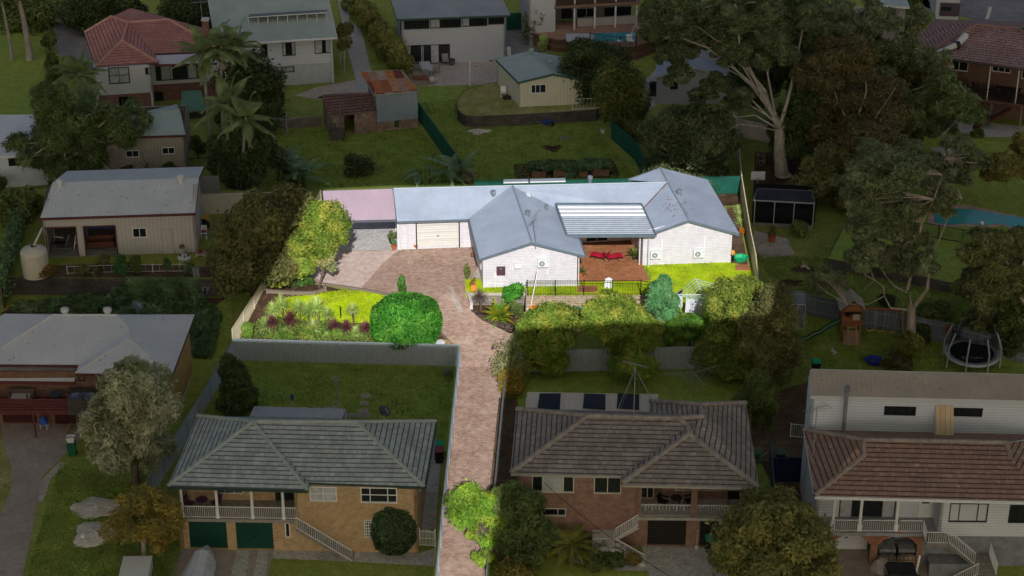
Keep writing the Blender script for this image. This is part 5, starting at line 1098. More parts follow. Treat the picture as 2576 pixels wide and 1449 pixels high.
roof(oh,[[a0,a1,r1,r0],[w1,a0,r0],[lb,w1,r0,PA(2400,56,zr-.5)],[lb,PA(2400,56,zr-.5),bk],[a1,PA(2760,120,ze),r1],[bk,PA(2400,56,zr-.5),r0,r1,PA(2640,60,ze)]],PTL,paint('4a4442'),caps=[(r0,r1),(r0,a0),(r1,a1)],capm=paint('8a6a64'),capr=.13,gut=[(a0,a1)],gm=paint('4a4442'))
wall(oh,A-n*2.4,B-n*2.4,0,ze-.05,DBR,[(2390,152,2436,178,W(fm=WHITE,mull=1)),(2496,165,2543,182,W(fm=WHITE,mull=2)),(2570,176,2610,200,W(fm=WHITE,mull=1))]);wall(oh,A-n*9,A-n*2.4,0,ze-.05,DBR)
MB().obox(Vector((A.x,A.y,zd))+n*.1,d*L,-n*2.5,(0,0,.2)).build('deck',boards('6b5248',.14,gap='35261f'),oh);railing(oh,Vector((A.x,A.y,zd+.2)),Vector((B.x,B.y,zd+.2)),1.0,DARKFR,gap=.1)
for x in(2362,2487,2560):u=onwall(A,B,x,200)[0];MB().obox(Vector((A.x,A.y,zd+.2))+d*u,d*.1,-n*.1,(0,0,ze-zd-.25)).build('post',WHITE,oh)
for k in range(6):MB().obox(Vector((A.x,A.y,0))+d*(.6+2.6*k),d*.14,-n*.14,(0,0,zd)).build('stump',paint('7d756c'),oh)
stairs(oh,Vector((A.x,A.y,zd))+d*7.6+n*.1,Vector((A.x,A.y,0))+d*4.6+n*.1,11,1.0,n,MAR,rm=DARKFR)
p0,p1,p2=onroof(a0,a1,r0,2356,134),onroof(a0,a1,r0,2405,122),onroof(a0,a1,r0,2427,100);up=Vector((0,0,.3));MB().tube([p0+up*.3,p1+up,p2+up*1.2,p2+up*.5+Vector((.1,.5,0))],[.12,.3,.34,.2],10).build('skylight_duct',paint('c4c4c0'),oh,smooth=True);MB().tube([p1+up+Vector((-.1,0,0)),p1+up+Vector((.25,.12,.02))],.37,10).build('duct_collar',DARKFR,oh)
tb=thing('rendered_building','pale pinkish rendered tower wall glimpsed between the gum branches','building',P(2250,150));a,b_=P(2210,160),P(2264,165);wall(tb,a,b_,0,6.0,paint('b9aaa6','a99a96'));wall(tb,a+Vector((0,7,0)),a,0,6,paint('b9aaa6','a99a96'));wall(tb,b_,b_+Vector((0,7,0)),0,6,paint('b9aaa6','a99a96'));roof(tb,[[a+Vector((-.3,-.3,6)),b_+Vector((.3,-.3,6)),b_+Vector((.3,7,6.5)),a+Vector((-.3,7,6.5))]],GRR,WHITE)
simple_shed('grey_outbuilding','low white-roofed building glimpsed among the trees at the top edge',((2040,70),(2160,84)),(2100,38),((2050,10),(2150,20)),paint('a8a49e'),sheet('b5b8ba','a6a9ab',rib=.3),WHITE,cat='building')
OBR=brick('8d6a5c','735246','a59a8d',w=.24,h=.09,stain='b5ada2',amt=.6,soft=.6);ob=thing('brick_outbuilding','crumbling low brick outbuilding with a mossy brown tiled roof','outbuilding',P(870,335));A,B=P(832,344),P(1052,321);d,L=unit2(A,B);n=Vector((d.y,-d.x,0));ze=onwall(A,B,880,284)[1]
uT=onwall(A,B,950,320)[0];wall(ob,A,A+d*uT,0,ze,OBR,[(866,287,892,336,None)]);wall(ob,A+d*uT,B,0,1.05,OBR,[(992,298,1004,322,None)]);wall(ob,A-n*3.4,A,0,ze+.1,OBR,apex=(1.7,ze+.9));wall(ob,A+d*uT-n*3.4,A-n*3.4,0,ze,OBR)
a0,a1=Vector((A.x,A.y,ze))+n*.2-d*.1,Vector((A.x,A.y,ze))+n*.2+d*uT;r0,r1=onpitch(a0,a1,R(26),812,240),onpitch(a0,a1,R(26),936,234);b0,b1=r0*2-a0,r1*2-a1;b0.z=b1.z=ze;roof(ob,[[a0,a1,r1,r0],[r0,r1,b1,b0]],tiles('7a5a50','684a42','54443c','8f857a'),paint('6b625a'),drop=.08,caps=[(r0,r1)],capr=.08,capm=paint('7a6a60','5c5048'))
fp=P(848,350);MB().box(fp,(1.3,.8,.9)).box(fp+Vector((-.35,.1,.9)),(.5,.5,.5)).build('fireplace',paint('4f4a45','69635c',var=.4),ob);MB().tube([fp+Vector((.3,.2,.9)),fp+Vector((.35,.3,3.1))],.07,8).build('flue',paint('6f6a64'),ob)
tn=thing('tin_shed','tall blue-grey corrugated tin shed with a rust-streaked skillion roof','shed',P(1000,325));A2,B2=A+d*(uT-.1)+n*.12,B+n*.12;TIN=sheet('8a98a3','7c8a96',rib=.16,wave=True,rough=.5,depth=.8);z1=.95;zt=onwall(A2,B2,1000,232)[1];wall(tn,A2,B2,z1,zt,TIN,t=.04)
rz0=[Vector((A2.x,A2.y,zt))-d*.1+n*.1,Vector((B2.x,B2.y,zt))+d*.1+n*.1];rz1=[onpitch(rz0[0],rz0[1],R(8),906,181),onpitch(rz0[0],rz0[1],R(8),1010,176)]
def rust():
 s=NT('rusty_sheet');u,v=uvsplit(s);c=s.n('CombineXYZ');s.l(s.math('FLOOR',s.math('DIVIDE',u,.75)),c.inputs[0]);s.l(s.math('FLOOR',s.math('DIVIDE',v,2.2)),c.inputs[1]);wn=s.n('TexWhiteNoise');s.l(c.outputs[0],wn.inputs['Vector']);pos=s.n('NewGeometry').outputs['Position']
 col=s.ramp(wn.outputs['Value'],[(0,lin('6a3030')),(.4,lin('6e3432')),(.45,lin('a8673a')),(.7,lin('b57a48')),(.75,lin('a39a8c')),(1,lin('8f4a32'))]);col=s.mix(s.ramp(s.noise(pos,2.2,5),[(.45,g4(0)),(.7,g4(.6))]),col,lin('8a5a3c'));s.bump(s.math('SINE',s.math('MULTIPLY',u,42)),.5,.02);return s.fin(col,.85,.2)
roof(tn,[[rz0[0],rz0[1],rz1[1],rz1[0]]],rust(),paint('b5aa9c'),drop=.05);wall(tn,B2,B2+(rz1[1]-rz0[1])*Vector((1,1,0))if False else B2-n*((rz1[1]-rz0[1]).dot(-n)-.2),z1,zt+.1,TIN,t=.04);wall(tn,A2-n*((rz1[1]-rz0[1]).dot(-n)-.2),A2,.0,zt+.1,TIN,t=.04)
av=thing('aviary','dark mesh-sided aviary with a black ribbed roof right of the lot boundary','aviary',P(1970,565));A,B=P(1895,570),P(2044,578);d,L=unit2(A,B);n=Vector((d.y,-d.x,0));ze=onwall(A,B,1960,504)[1];a0,a1=Vector((A.x,A.y,ze))-d*.1+n*.1,Vector((B.x,B.y,ze))+n*.1;r0,r1=onpitch(a0,a1,R(8),1905,474),onpitch(a0,a1,R(8),2042,480);roof(av,[[a0,a1,r1,r0]],sheet('2c2f33','3a3d42',rib=.3),paint('8f9398'),drop=.12)
MB().obox(A,d*L,-n*3,(0,0,.35)).build('plinth',CONC_M,av);wall(av,A-n*.1+Vector((0,0,0)),B-n*.1,.34,ze,mesh_screen('0d1014',.95),t=.02);MB().face([Vector((A.x,A.y,.36))-n*3,Vector((B.x,B.y,.36))-n*3,Vector((B.x,B.y,ze))-n*3,Vector((A.x,A.y,ze))-n*3]).build('back_screen',paint('101418'),av)
for k in range(4):MB().obox(Vector((A.x,A.y,.34))+d*(L-.06)*k/3,d*.06,n*.06,(0,0,ze-.36)).build('post',paint('a9adb0'),av)
gh=thing('greenhouse','small weathered glass greenhouse at the fence corner beside the play set','greenhouse',P(2005,825));A,B=P(1985,826),P(2022,828);d,L=unit2(A,B);n=Vector((d.y,-d.x,0));b=MB();H_=2.0;dep=2.0
for u in(0,L/2,L):
 for o in(0,-dep):b.bar(Vector((A.x,A.y,A.z))+d*u+n*o,Vector((A.x,A.y,A.z+H_))+d*u+n*o,.05)
for o in(0,-dep):b.bar(A+n*o+Vector((0,0,H_)),B+n*o+Vector((0,0,H_)),.05);b.bar(A+n*o+Vector((0,0,.05)),B+n*o+Vector((0,0,.05)),.06)
b.bar(A-n*1+Vector((0,0,H_+.35)),B-n*1+Vector((0,0,H_+.35)),.05);b.build('frame',paint('b5b5b0'),gh);gm_=mesh_screen('8a9298',.5);gb_=MB();gb_.obox(A+Vector((0,0,.03))-n*.02,d*L,-n*(dep-.04),(0,0,H_-.04));gb_.face([A+Vector((0,0,H_)),B+Vector((0,0,H_)),B-n+Vector((0,0,H_+.34)),A-n+Vector((0,0,H_+.34))]);gb_.build('glazing',gm_,gh)
# ================================================================ trees and plants
L_DK=leaf('56663a','475830','667340');L_MID=leaf('728243','5f7038','86924e');L_OLV=leaf('7d7f4a','6b6f40','918a55');L_BRN=leaf('85754f','706544','6f7445');L_EUC=leaf('8a9468','757f56','9ba47a')
L_YG=leaf('8aa23c','6c8834','b0b24a',trans=.35);L_YD=leaf('82943a','697e34','a09e48',trans=.3);L_LIME=leaf('8ab23c','6f9c30','b0c648',trans=.4);L_VIV=leaf('33701f','438628','609e34',trans=.12);L_BLU=leaf('6fa86c','57905a','8aba7c');L_JAC=leaf('71844a','5f733e','86945a')
L_YEL=leaf('b3a04a','9c8c42','8f8c58');L_FLW=leaf('d0cfb0','b9bc94','7d8a55');L_PALM=leaf('8a9a62','748650','9fa974');L_YUC=leaf('cfe08a','a4c460','e0eaa0');L_COR=leaf('8a5058','643a42','a87a70');L_BAN=leaf('84a07a','6f8c66','9bb08a')
L_HEDGE=leaf('94974f','7e8444','a8a45c');L_CYC=leaf('6f9a2c','4f8426','d8c42e');L_FERN=leaf('84883a','6d7432','9a9848');L_PUR=leaf('4a2f4a','38243a');L_ORG=leaf('e08a1c','e8a428','c86a14');L_VINE=leaf('6f8a5a','5a7548','86a070')
GUMB=bark('968d83','b3aa9f');PALMB=bark('85827a','a19d92')
G='lit'
tree('citrus_tree','sunlit yellow-green tree with an uneven crown leaning over the left boundary of the lot',(742,722),(800,565,58,56),L_YG,nb=30,nl=14000,ls=.12,seed=3,extra=[(755,622,50,44),(712,680,44,40),(835,592,28,42),(770,650,44,34),(706,640,34,44)])
tree('olive_tree','small grey-olive tree with a thin trunk at the edge of the pale pavers',(803,722),(818,655,36,42),leaf('a8ab78','8f9668','bdb47a'),nb=12,nl=3000,ls=.1,seed=4,br=.36)
tree('broadleaf_tree','large dark bushy tree outside the lot, between the cream shed and the sunlit tree',(640,742),(632,640,92,95),L_OLV,nb=30,nl=16000,ls=.16,seed=5,extra=[(700,545,75,62),(650,560,60,60)],br=.34)
bush('round_bush','big clipped vivid green round bush beside the paved driveway',(1022,863),89,57,L_VIV,nl=22000,ls=.09,seed=6,clipped=True)
tree('column_shrub','slim upright conifer-like shrub rising behind the clipped round bush',(1010,752),(1010,722,11,26),leaf('5f8f3a','4f7f34'),nb=8,nl=900,ls=.09,seed=7,cat='shrub')
for i,(x,y,rx,ry,lab)in enumerate(((735,718,30,16,'low dark green leafy shrub under the sunlit tree'),(770,720,28,14,'low strappy clump left of the small olive tree'),(622,850,26,22,'bright green shrub in the lower left corner of the lot'),(720,858,30,15,'low yellow-green shrub below the purple cordylines'),(775,858,30,16,'mixed low flowering shrub along the grey front fence'),(850,850,26,12,'thin weedy shrub below the small yucca near the grey fence'))):
 bush('garden_shrub',lab,(x,y),rx,ry,(L_DK if i==0 else leaf('7fa040','6a8c38','a0b050')if i>1 else leaf('5d7f3a','4c6e30')),nl=1500,ls=.1,seed=20+i,group='low garden shrubs')
bush('cycad_shrub','leafy bright green shrub behind the golden cycad',(1290,758),34,30,L_VIV,nl=2000,ls=.1,seed=31)
bush('box_shrub','dull green box shrub right of the golden cycad',(1298,800),26,22,L_MID,nl=1300,ls=.07,seed=32)
bush('potted_climber','straggly climbing shrub at the top end of the white garden wall',(1176,702),12,22,L_MID,nl=600,ls=.07,seed=33)
for nm,lab,b_,c_,m_,sd,ex in(
 ('pool_tree','yellow-green leafy tree nearest the driveway, below the pool deck',(1390,935),(1388,822,70,46),L_YG,40,[(1375,880,76,48),(1345,835,44,36)]),
 ('pool_tree','tallest yellow-green tree in the middle of the row below the pool fence',(1560,945),(1550,799,76,45),L_YG,41,[(1628,822,38,28),(1575,875,90,46),(1490,800,44,40)]),
 ('fine_leaf_tree','blue-green fine-leaved small tree right of the pool fence',(1690,850),(1662,744,31,42),L_BLU,42,[(1685,780,38,36)]),
 ('fence_tree','small deep green tree beneath the washing line',(1735,870),(1738,822,38,24),leaf('5f8a30','4c7828','7fa040'),43,[(1700,830,34,26)]),
 ('boundary_tree','big yellow-tipped tree at the lower right corner of the lot, half in shade',(1860,940),(1862,762,66,54),L_YD,44,[(1885,830,100,60),(1850,890,90,60),(1930,890,70,60)]),
 ('boundary_tree','dark shaded tree to the right of the lower right corner of the lot',(1940,1000),(1945,830,66,90),L_OLV,45,[(1960,900,55,60)]),
 ('backyard_tree','dark narrow tree beside the brown house back lawn',(1915,1075),(1905,1000,48,62),L_MID,46,[(1920,1055,30,40)])):
 tree(nm,lab,b_,c_,m_,nb=30,nl=15000,ls=.115,seed=sd,extra=ex,br=.36,z=0)
tree('bare_shrub','leafless pale-branched shrub straddling the driveway fence',(1278,962),(1285,910,42,46),leaf('8a9a4a','6f7f3a'),bark('b0a48c','c8bda6'),nb=16,nl=700,ls=.1,seed=50,bare=6,limbs=16,cat='shrub',br=.5)
bush('croton_bush','golden-yellow leaved bush at the driveway edge below the bare shrub',(1288,990),42,34,leaf('c0a03c','a08c40','84844a'),nl=2600,ls=.12,seed=51)
tree('feathery_tree','feathery lime-green tree overhanging the bottom of the paved driveway',(1268,1420),(1195,1275,70,52),L_LIME,nb=20,nl=5200,ls=.13,seed=52,aspect=.3,extra=[(1210,1345,44,44),(1215,1410,26,40)],br=.34,flat=.3)
tree('feathery_tree','dark feathery tree filling the corner left of the brown brick house',(1300,1430),(1300,1310,62,72),L_JAC,nb=26,nl=9000,ls=.14,seed=53,aspect=.3,extra=[(1340,1370,70,55),(1275,1260,40,40)],br=.36)
bush('yellow_bush','mustard-yellow mounded bush at the bottom edge left of the front lawn',(1312,1475),74,48,leaf('9f8f46','8a8040','7a7a42'),nl=3500,ls=.12,seed=54)
fronds('tree_fern','spreading yellow-green tree fern in front of the brown brick house',(1437,1420),22,2.0,.42,L_FERN,stem=1.5,droop=.5,seed=55,elev=(55,-10),nl=20,tr=.13,sm=bark('4a3c30','5c4c3c'))
for i,(x,y,rx,ry,lab,m_)in enumerate(((1490,1412,44,34,'dark mounded shrub right of the tree fern',L_DK),(1540,1418,42,30,'dense dark shrub at the foot of the brown house stairs',L_DK),(1590,1418,30,24,'rusty orange-tinged shrub beside the concrete drive',leaf('9a7a3c','7f7040','6f6a3c')),(1500,1432,40,12,'strappy agapanthus clump edging the dark garden bed',L_MID))):
 bush('garden_shrub',lab,(x,y),rx,ry,m_,nl=2200,ls=.11,seed=60+i,group='low garden shrubs')
tree('bottlebrush_tree','large round olive-green tree at the bottom right, in front of the second garage',(1962,1500),(1955,1355,150,96),leaf('89894e','727643','9f9758'),nb=44,nl=20000,ls=.15,seed=65,br=.28,extra=[(1990,1430,120,50)])
bush('clipped_bush','round clipped dark bush in front of the cream brick house',(994,1383),57,62,leaf('4f6440','425636','5c7048'),nl=9000,ls=.11,seed=66,clipped=True)
tree('flowering_tree','large tree covered in cream flower spikes left of the green tiled roof',(342,1216),(335,1030,108,112),L_FLW,nb=46,nl=17000,ls=.19,seed=67,aspect=.25,br=.27,extra=[(335,1105,120,66),(330,955,72,44),(290,1060,80,70)],jit=1.2)
tree('yellow_tree','mustard-yellow sparse tree with grey twigs on the front lawn',(362,1424),(352,1305,88,62),L_YEL,bark('8d857a','a29a8e'),nb=30,nl=10000,ls=.1,seed=68,bare=4,limbs=20,br=.3,extra=[(410,1340,40,50)])
tree('conical_tree','dense dark conical tree in the back lawn behind the cream house',(592,1048),(590,960,34,62),L_DK,nb=20,nl=7000,ls=.14,seed=69,extra=[(594,1010,52,40)])
tree('jacaranda_tree','huge feathery green tree sprawling over the beige board shed',(300,452),(170,330,95,90),L_JAC,GUMB,nb=36,nl=16000,ls=.16,seed=70,aspect=.35,br=.3,extra=[(290,320,85,62),(90,385,80,42),(190,420,90,45),(130,250,55,40)],limbs=12,bare=2)
for i,(x,y,b_,s_,lab,L_,n_)in enumerate((
 (200,185,(208,325),5.3,'palm with upswept fronds left of the red tiled house',2.7,14),(222,258,(224,372),4.2,'lower palm in front of the white boarded wall of the red-roofed house',2.4,12),(512,130,(526,345),8.1,'palm with dark arching fronds right of the red tiled house',3.0,13),
 (556,118,(560,345),8.8,'tallest upright palm rising beside the chimney',2.6,12),(596,118,(596,320),8.6,'palm with a heavy cream flower skirt by the green-roofed house',2.8,14),(573,262,(584,458),7.2,'palm with bright upright new fronds above the banana plants',2.9,15),(618,296,(606,492),7.4,'right-most palm with a leaning trunk above the banana plants',2.6,12))):
 Gp=P(*b_);top=P(*b_);r_=ray(x,y);tt=Gp.y/r_.y;tp_=EYE+r_*tt;h_=tp_.z-.1
 fronds('palm_tree',lab,b_,n_+3,L_*1.1,.72,L_PALM,cat='palm tree',stem=h_,droop=.55,seed=71+i,elev=(82,-20),lw=.075,nl=30,sm=PALMB,lean=(tp_.x-Gp.x,0),tr=.15,shaft=paint('8a9a5a','9aa866'),group='palms along the left back gardens',hang=.45,inflo=(2,paint('b5a596','c9bcae'))if i in(2,3,4)else None)
tree('dense_tree','tall dark evergreen mass behind the palms',(640,330),(628,225,70,62),L_DK,nb=28,nl=11000,ls=.16,seed=80,extra=[(655,290,55,60),(600,270,50,60)])
tree('dense_tree','dark evergreen thicket between the palms and the banana plants',(648,480),(640,400,62,72),L_DK,nb=26,nl=9000,ls=.15,seed=81,extra=[(560,400,40,60)])
tree('dense_tree','dark leafy tree at the top edge left of the driveway bend',(190,60),(70,40,75,55),L_MID,GUMB,nb=20,nl=7000,ls=.16,seed=82,extra=[(20,30,50,45)])
tree('dense_tree','very dark wide tree behind the ridge of the red tiled roof',(300,75),(225,35,66,42),L_DK,nb=26,nl=9000,ls=.16,seed=83,extra=[(320,12,50,30)])
tree('dense_tree','dark tree between the red tiled house and the green-roofed house',(490,70),(485,22,70,40),L_DK,nb=22,nl=8000,ls=.16,seed=84,extra=[(550,60,40,50)])
MBt=bark('8a8178','a69d93')
for x,y,h_,r_,lab in((30,152,6.5,.16,'slim pale trunk at the far left of the upper lawn'),(75,150,6.0,.3,'stout grey trunk on the upper left lawn')):
 g_=P(x,y);t=thing('park_tree',lab,'tree',g_,'trees on the upper left lawn');MB().tube([g_-Vector((0,0,.1)),g_+Vector((.05,0,h_*.2)),g_+Vector((-.1,0,h_*.6)),g_+Vector((-.3,0,h_))],[r_*1.4,r_,r_*.85,r_*.6],9).build('trunk',MBt,t,smooth=True)
 rs=np.random.RandomState(int(x));C_,N_,bl=crown_pts(g_+Vector((-.3,0,h_+.8)),(2.0 if r_>.2 else 1.3,1.8,1.4),10,2500,rs);raw_mesh('crown',leaves_mesh(C_,N_,.16,.5,rs),L_MID,t)
for i,(x,y,rx,ry)in enumerate(((128,135,22,30),(132,175,24,26),(135,205,22,22))):bush('hedge_shrub',('topmost','middle','lowest')[i]+' of three hedge shrubs along the driveway left of the red-roofed house',(x,y),rx,ry,L_MID,nl=1500,ls=.13,seed=90+i,group='hedge shrubs beside the left driveway')
for i in range(9):
 f=i/8;x,y=893+112*f,40+150*f;bush('hedge_shrub','clipped yellow-green hedge shrub between the narrow drive and the white sunroom house',(x,y),34+6*f,36+4*f,L_HEDGE,nl=2600,ls=.14,seed=100+i,group='row of hedge shrubs beside the narrow drive')
for i,(x,y)in enumerate(((857,150),(866,170),(872,120))):tree('frangipani',('middle','nearest','furthest')[i]+' of three thin pale-stemmed shrubs left of the narrow drive',(x,y+15),(x,y-70+i*12,16,20),L_OLV,GUMB,nb=8,nl=700,ls=.12,seed=110+i,cat='shrub',tr=.07,group='thin pale-stemmed shrubs')
bush('garden_bush','single round dark bush on the lawn behind the white house',(903,438),44,28,leaf('5f6a3f','525e36'),nl=2600,ls=.11,seed=115,nb=14)
banana('banana_plant','banana clump with ragged pale leaves left of the dark round bush',(760,470),16,2.6,L_BAN,seed=116,width=.5)
banana('banana_plant','second ragged banana clump beside the palm trunks',(722,450),12,2.2,L_BAN,seed=117,width=.45)
banana('banana_plant','tall banana plant with upright leaves behind the main roof ridge',(1145,455),14,2.5,L_BAN,seed=118,width=.48,tilt=(80,10))
bush('flower_bush','pink-flowered shrub at the foot of the tall banana plant',(1178,462),24,18,leaf('8a9a6a','c9a8b0'),nl=900,ls=.1,seed=119)
banana('banana_plant','fallen banana stem with limp leaves left of the tall banana plant',(1062,462),5,1.9,L_BAN,seed=120,width=.35,tilt=(12,-8))
fronds('grass_tree','dark spiky grass tree in front of the beige board shed',(372,450),34,1.9,.05,leaf('5a6a48','4b5b3c'),stem=.8,droop=.55,seed=121,elev=(85,-20),lw=.03,nl=6,tr=.14)
for i,(x,y,rx,ry,m_,lab)in enumerate(((430,450,34,22,L_DK,'dark undergrowth below the right end of the beige shed'),(320,458,34,20,L_DK,'dark undergrowth under the feathery tree'),(500,400,26,34,L_DK,'dark shrub right of the beige shed'),(595,480,26,22,L_MID,'small mid-green shrub at the foot of the right-most palm'),(245,470,30,22,L_MID,'leafy shrub between the white building and the cream shed'))):
 bush('undergrowth_shrub',lab,(x,y),rx,ry,m_,nl=1300,ls=.13,seed=125+i,group='shrubs under the left trees')
for i,(x,y,rx,ry,m_,lab)in enumerate(((40,575,62,66,L_MID,'broad yellowish bush at the left edge beside the cream shed'),(88,560,34,60,L_MID,'tall bush hard against the left end of the cream shed'),(0,470,24,30,L_MID,'bush at the far left edge below the white building'))):bush('boundary_bush',lab,(x,y+20),rx,ry,m_,nl=4500,ls=.15,seed=130+i,nb=18,br=.36)
t=thing('ivy_fence','ivy-smothered fence running down beside the cream rainwater tank','ivy fence',P(30,760));p0,p1=P(10,780),P(58,605);rs=np.random.RandomState(9);fz=rs.uniform(0,1,6000);C_=np.array(p0[:])[None]*(1-fz[:,None])+np.array(p1[:])[None]*fz[:,None];C_[:,0]+=rs.normal(0,.28,6000);C_[:,2]=np.maximum(0.05,C_[:,2])+rs.uniform(.0,1,6000)**.6*2.9
raw_mesh('ivy',leaves_mesh(C_,np.tile(np.array([0,-.3,.8]),(6000,1)),.11,.6,rs),L_VINE,t);MB().bar(p0+Vector((0,0,1)),p1+Vector((0,0,1.4)),.08,2).build('fence_panel',paint('5a5148'),t)
cover('vine_cover',[(290,745),(500,742),(560,800),(535,905),(480,905),(470,830),(400,800),(120,800),(110,760)],L_VINE,9000,.7,.14,seed=3)
rs=np.random.RandomState(12);N_=5000;xs=rs.uniform(285,500,N_);zz=rs.uniform(0,1,N_);Cn=[]
for x,z_ in zip(xs,zz):p=P(x,742,0);Cn.append((p.x,p.y-rs.uniform(0,.25)-.1,p.z+z_*1.55*(1 if x>320 else .5)))
t=thing('wall_vine','pumpkin vine climbing over the middle of the dark block wall','vine',P(390,742));raw_mesh('foliage',leaves_mesh(np.array(Cn),np.tile(np.array([0,-1,.4]),(N_,1)),.13,.6,rs,.6),L_VINE,t)
cover('vegetable_cover',[(35,765),(280,755),(285,785),(30,790)],leaf('8a9a6a','6f8450','a0a878'),3500,.5,.13,seed=5)
for i,(x,y,rx,ry,m_,lab)in enumerate(((126,700,30,20,leaf('8a7a3c','7d6a34','b0702c'),'orange-tinged shrub beside the cream rainwater tank'),(208,692,18,17,L_OLV,'spiky grey-green plant in the terrace bed'),(262,676,18,22,L_OLV,'pale leafy shrub in the middle of the terrace bed'),(310,700,26,34,leaf('5d8a4a','4c7a40'),'bright ferny green shrub on the edge of the block wall'),(342,690,22,26,L_MID,'rounded shrub right of the ferny green shrub'),(245,697,14,14,L_OLV,'low silvery plant on the block wall'),(475,690,16,16,L_VINE,'trailing plant by the wire basket'))):
 bush('terrace_plant',lab,(x,y),rx,ry,m_,nl=1100,ls=.09,seed=140+i,z=1.4,group='plants along the terrace bed')
tree('corn_plant','tall thin plant standing on the terrace in front of the cream shed',(418,690),(420,664,10,20),L_VINE,nb=6,nl=250,ls=.13,z=1.4,seed=150,cat='plant',tr=.04)
yk=((712,800,.95,1.15,'green'),(688,816,.85,1.1,'green'),(756,806,.8,1.0,'green'),(776,816,.9,1.1,'green'),(803,815,1.05,1.45,'green'),(829,820,.7,.9,'green'),(890,812,.7,1.05,'green'),(671,836,.85,.6,'green'),(718,852,.7,.35,'green'),(790,836,.8,.45,'green'),(894,846,.62,.3,'green'),(823,852,.45,.15,'green'),
      (686,838,.7,.7,'purple'),(732,832,.85,.75,'purple'),(840,838,.68,.5,'purple'),(872,842,.68,.55,'purple'),(920,842,.6,.45,'purple'))
for i,(x,y,r_,st_,k)in enumerate(yk):
 lab=('spiky pale green yucca, number %d from the left' if k=='green' else 'dark purple cordyline, number %d from the left');order=sorted([q[0]for q in yk if q[4]==k]).index(x)
 pos={'green':('left-most yucca beside the fence corner','yucca second from the left behind a purple cordyline','tall pale yucca with its crown above the left end of the lawn','low bluish yucca between two purple cordylines','slim yucca crown just left of the middle of the row','yucca with drooping skirt in the middle of the row','short yucca below the tallest yucca','tallest yucca of the row with a long pale skirt','tiny yucca low beside the fence right of the tallest one','slender yucca just right of the tallest one','lone yucca standing against the lawn right of the black stake','small yucca just left of the clipped round bush'),
           'purple':('left-most dark purple cordyline','largest bronze-purple cordyline, second from the left','purple cordyline in the middle of the bed, third from the left','purple cordyline fourth from the left','purple cordyline nearest the clipped round bush')}[k][order]
 rosette('yucca' if k=='green' else 'cordyline',pos,(x,y),r_*(.95 if k=='green' else 1.0),L_YUC if k=='green' else L_COR,stem=st_*(1.05 if k=='green' else 1.35),n=110,width=.042,seed=160+i,droop=.28,group='yuccas in the lit garden bed' if k=='green' else 'purple cordylines in the lit garden bed')
rosette('cordyline','tall bronze cordyline with a leafy skirt behind the white garden wall',(1210,772),.85,leaf('8a7470','6a5458','b0a090'),stem=1.15,n=90,width=.04,seed=190,droop=.7,G=Vector((P(1210,772).x,PY1-.9,Z_BED)))
fronds('cycad','golden-tipped cycad spreading over the dark curved block wall',(1252,800),34,1.45,.26,L_CYC,stem=.25,droop=.35,seed=191,elev=(75,5),nl=22,lw=.035,tr=.16,G=Vector((P(1256,790).x,PY1-2.2,Z_BED)))
t=rosette('purple_plant','low dark purple plant at the foot of the tall bronze cordyline',(1196,785),.4,L_PUR,stem=.05,n=60,width=.06,seed=192,G=Vector((P(1200,785).x,PY1-1.9,Z_BED)))
for i,(x,y)in enumerate(((1859,545),(1859,562),(1856,532))):rosette('bromeliad',('middle','nearest','furthest')[i]+' of three spiky pale plants along the right boundary fence',(x,y),.6,L_YUC,stem=.15,n=40,width=.04,seed=195+i,group='spiky plants along the right boundary fence')
bush('orange_bush','small orange-leaved bush by the right boundary fence',(1866,590),9,10,L_ORG,nl=400,ls=.08,seed=199)
bush('orange_flowers','bright orange patch of leaves on the tan pool deck',(1346,780),13,7,L_ORG,nl=300,ls=.08,seed=198,z=.6)
rosette('agave','silver-green agave by the corner of the grey fence',(1124,945),.75,leaf('8fa58a','789078'),stem=.1,n=40,width=.09,seed=200,droop=.3)
rosette('agave','large pale agave right of the brown tiled roof',(1905,1160),.9,leaf('8fb08a','7a9a78'),stem=.3,n=40,width=.09,seed=201,droop=.3)
rosette('yucca','spiky yucca beside the garage of the metal-roofed house',(212,1085),1.2,leaf('7f9a62','6f8a55'),stem=.9,n=60,width=.035,seed=202)
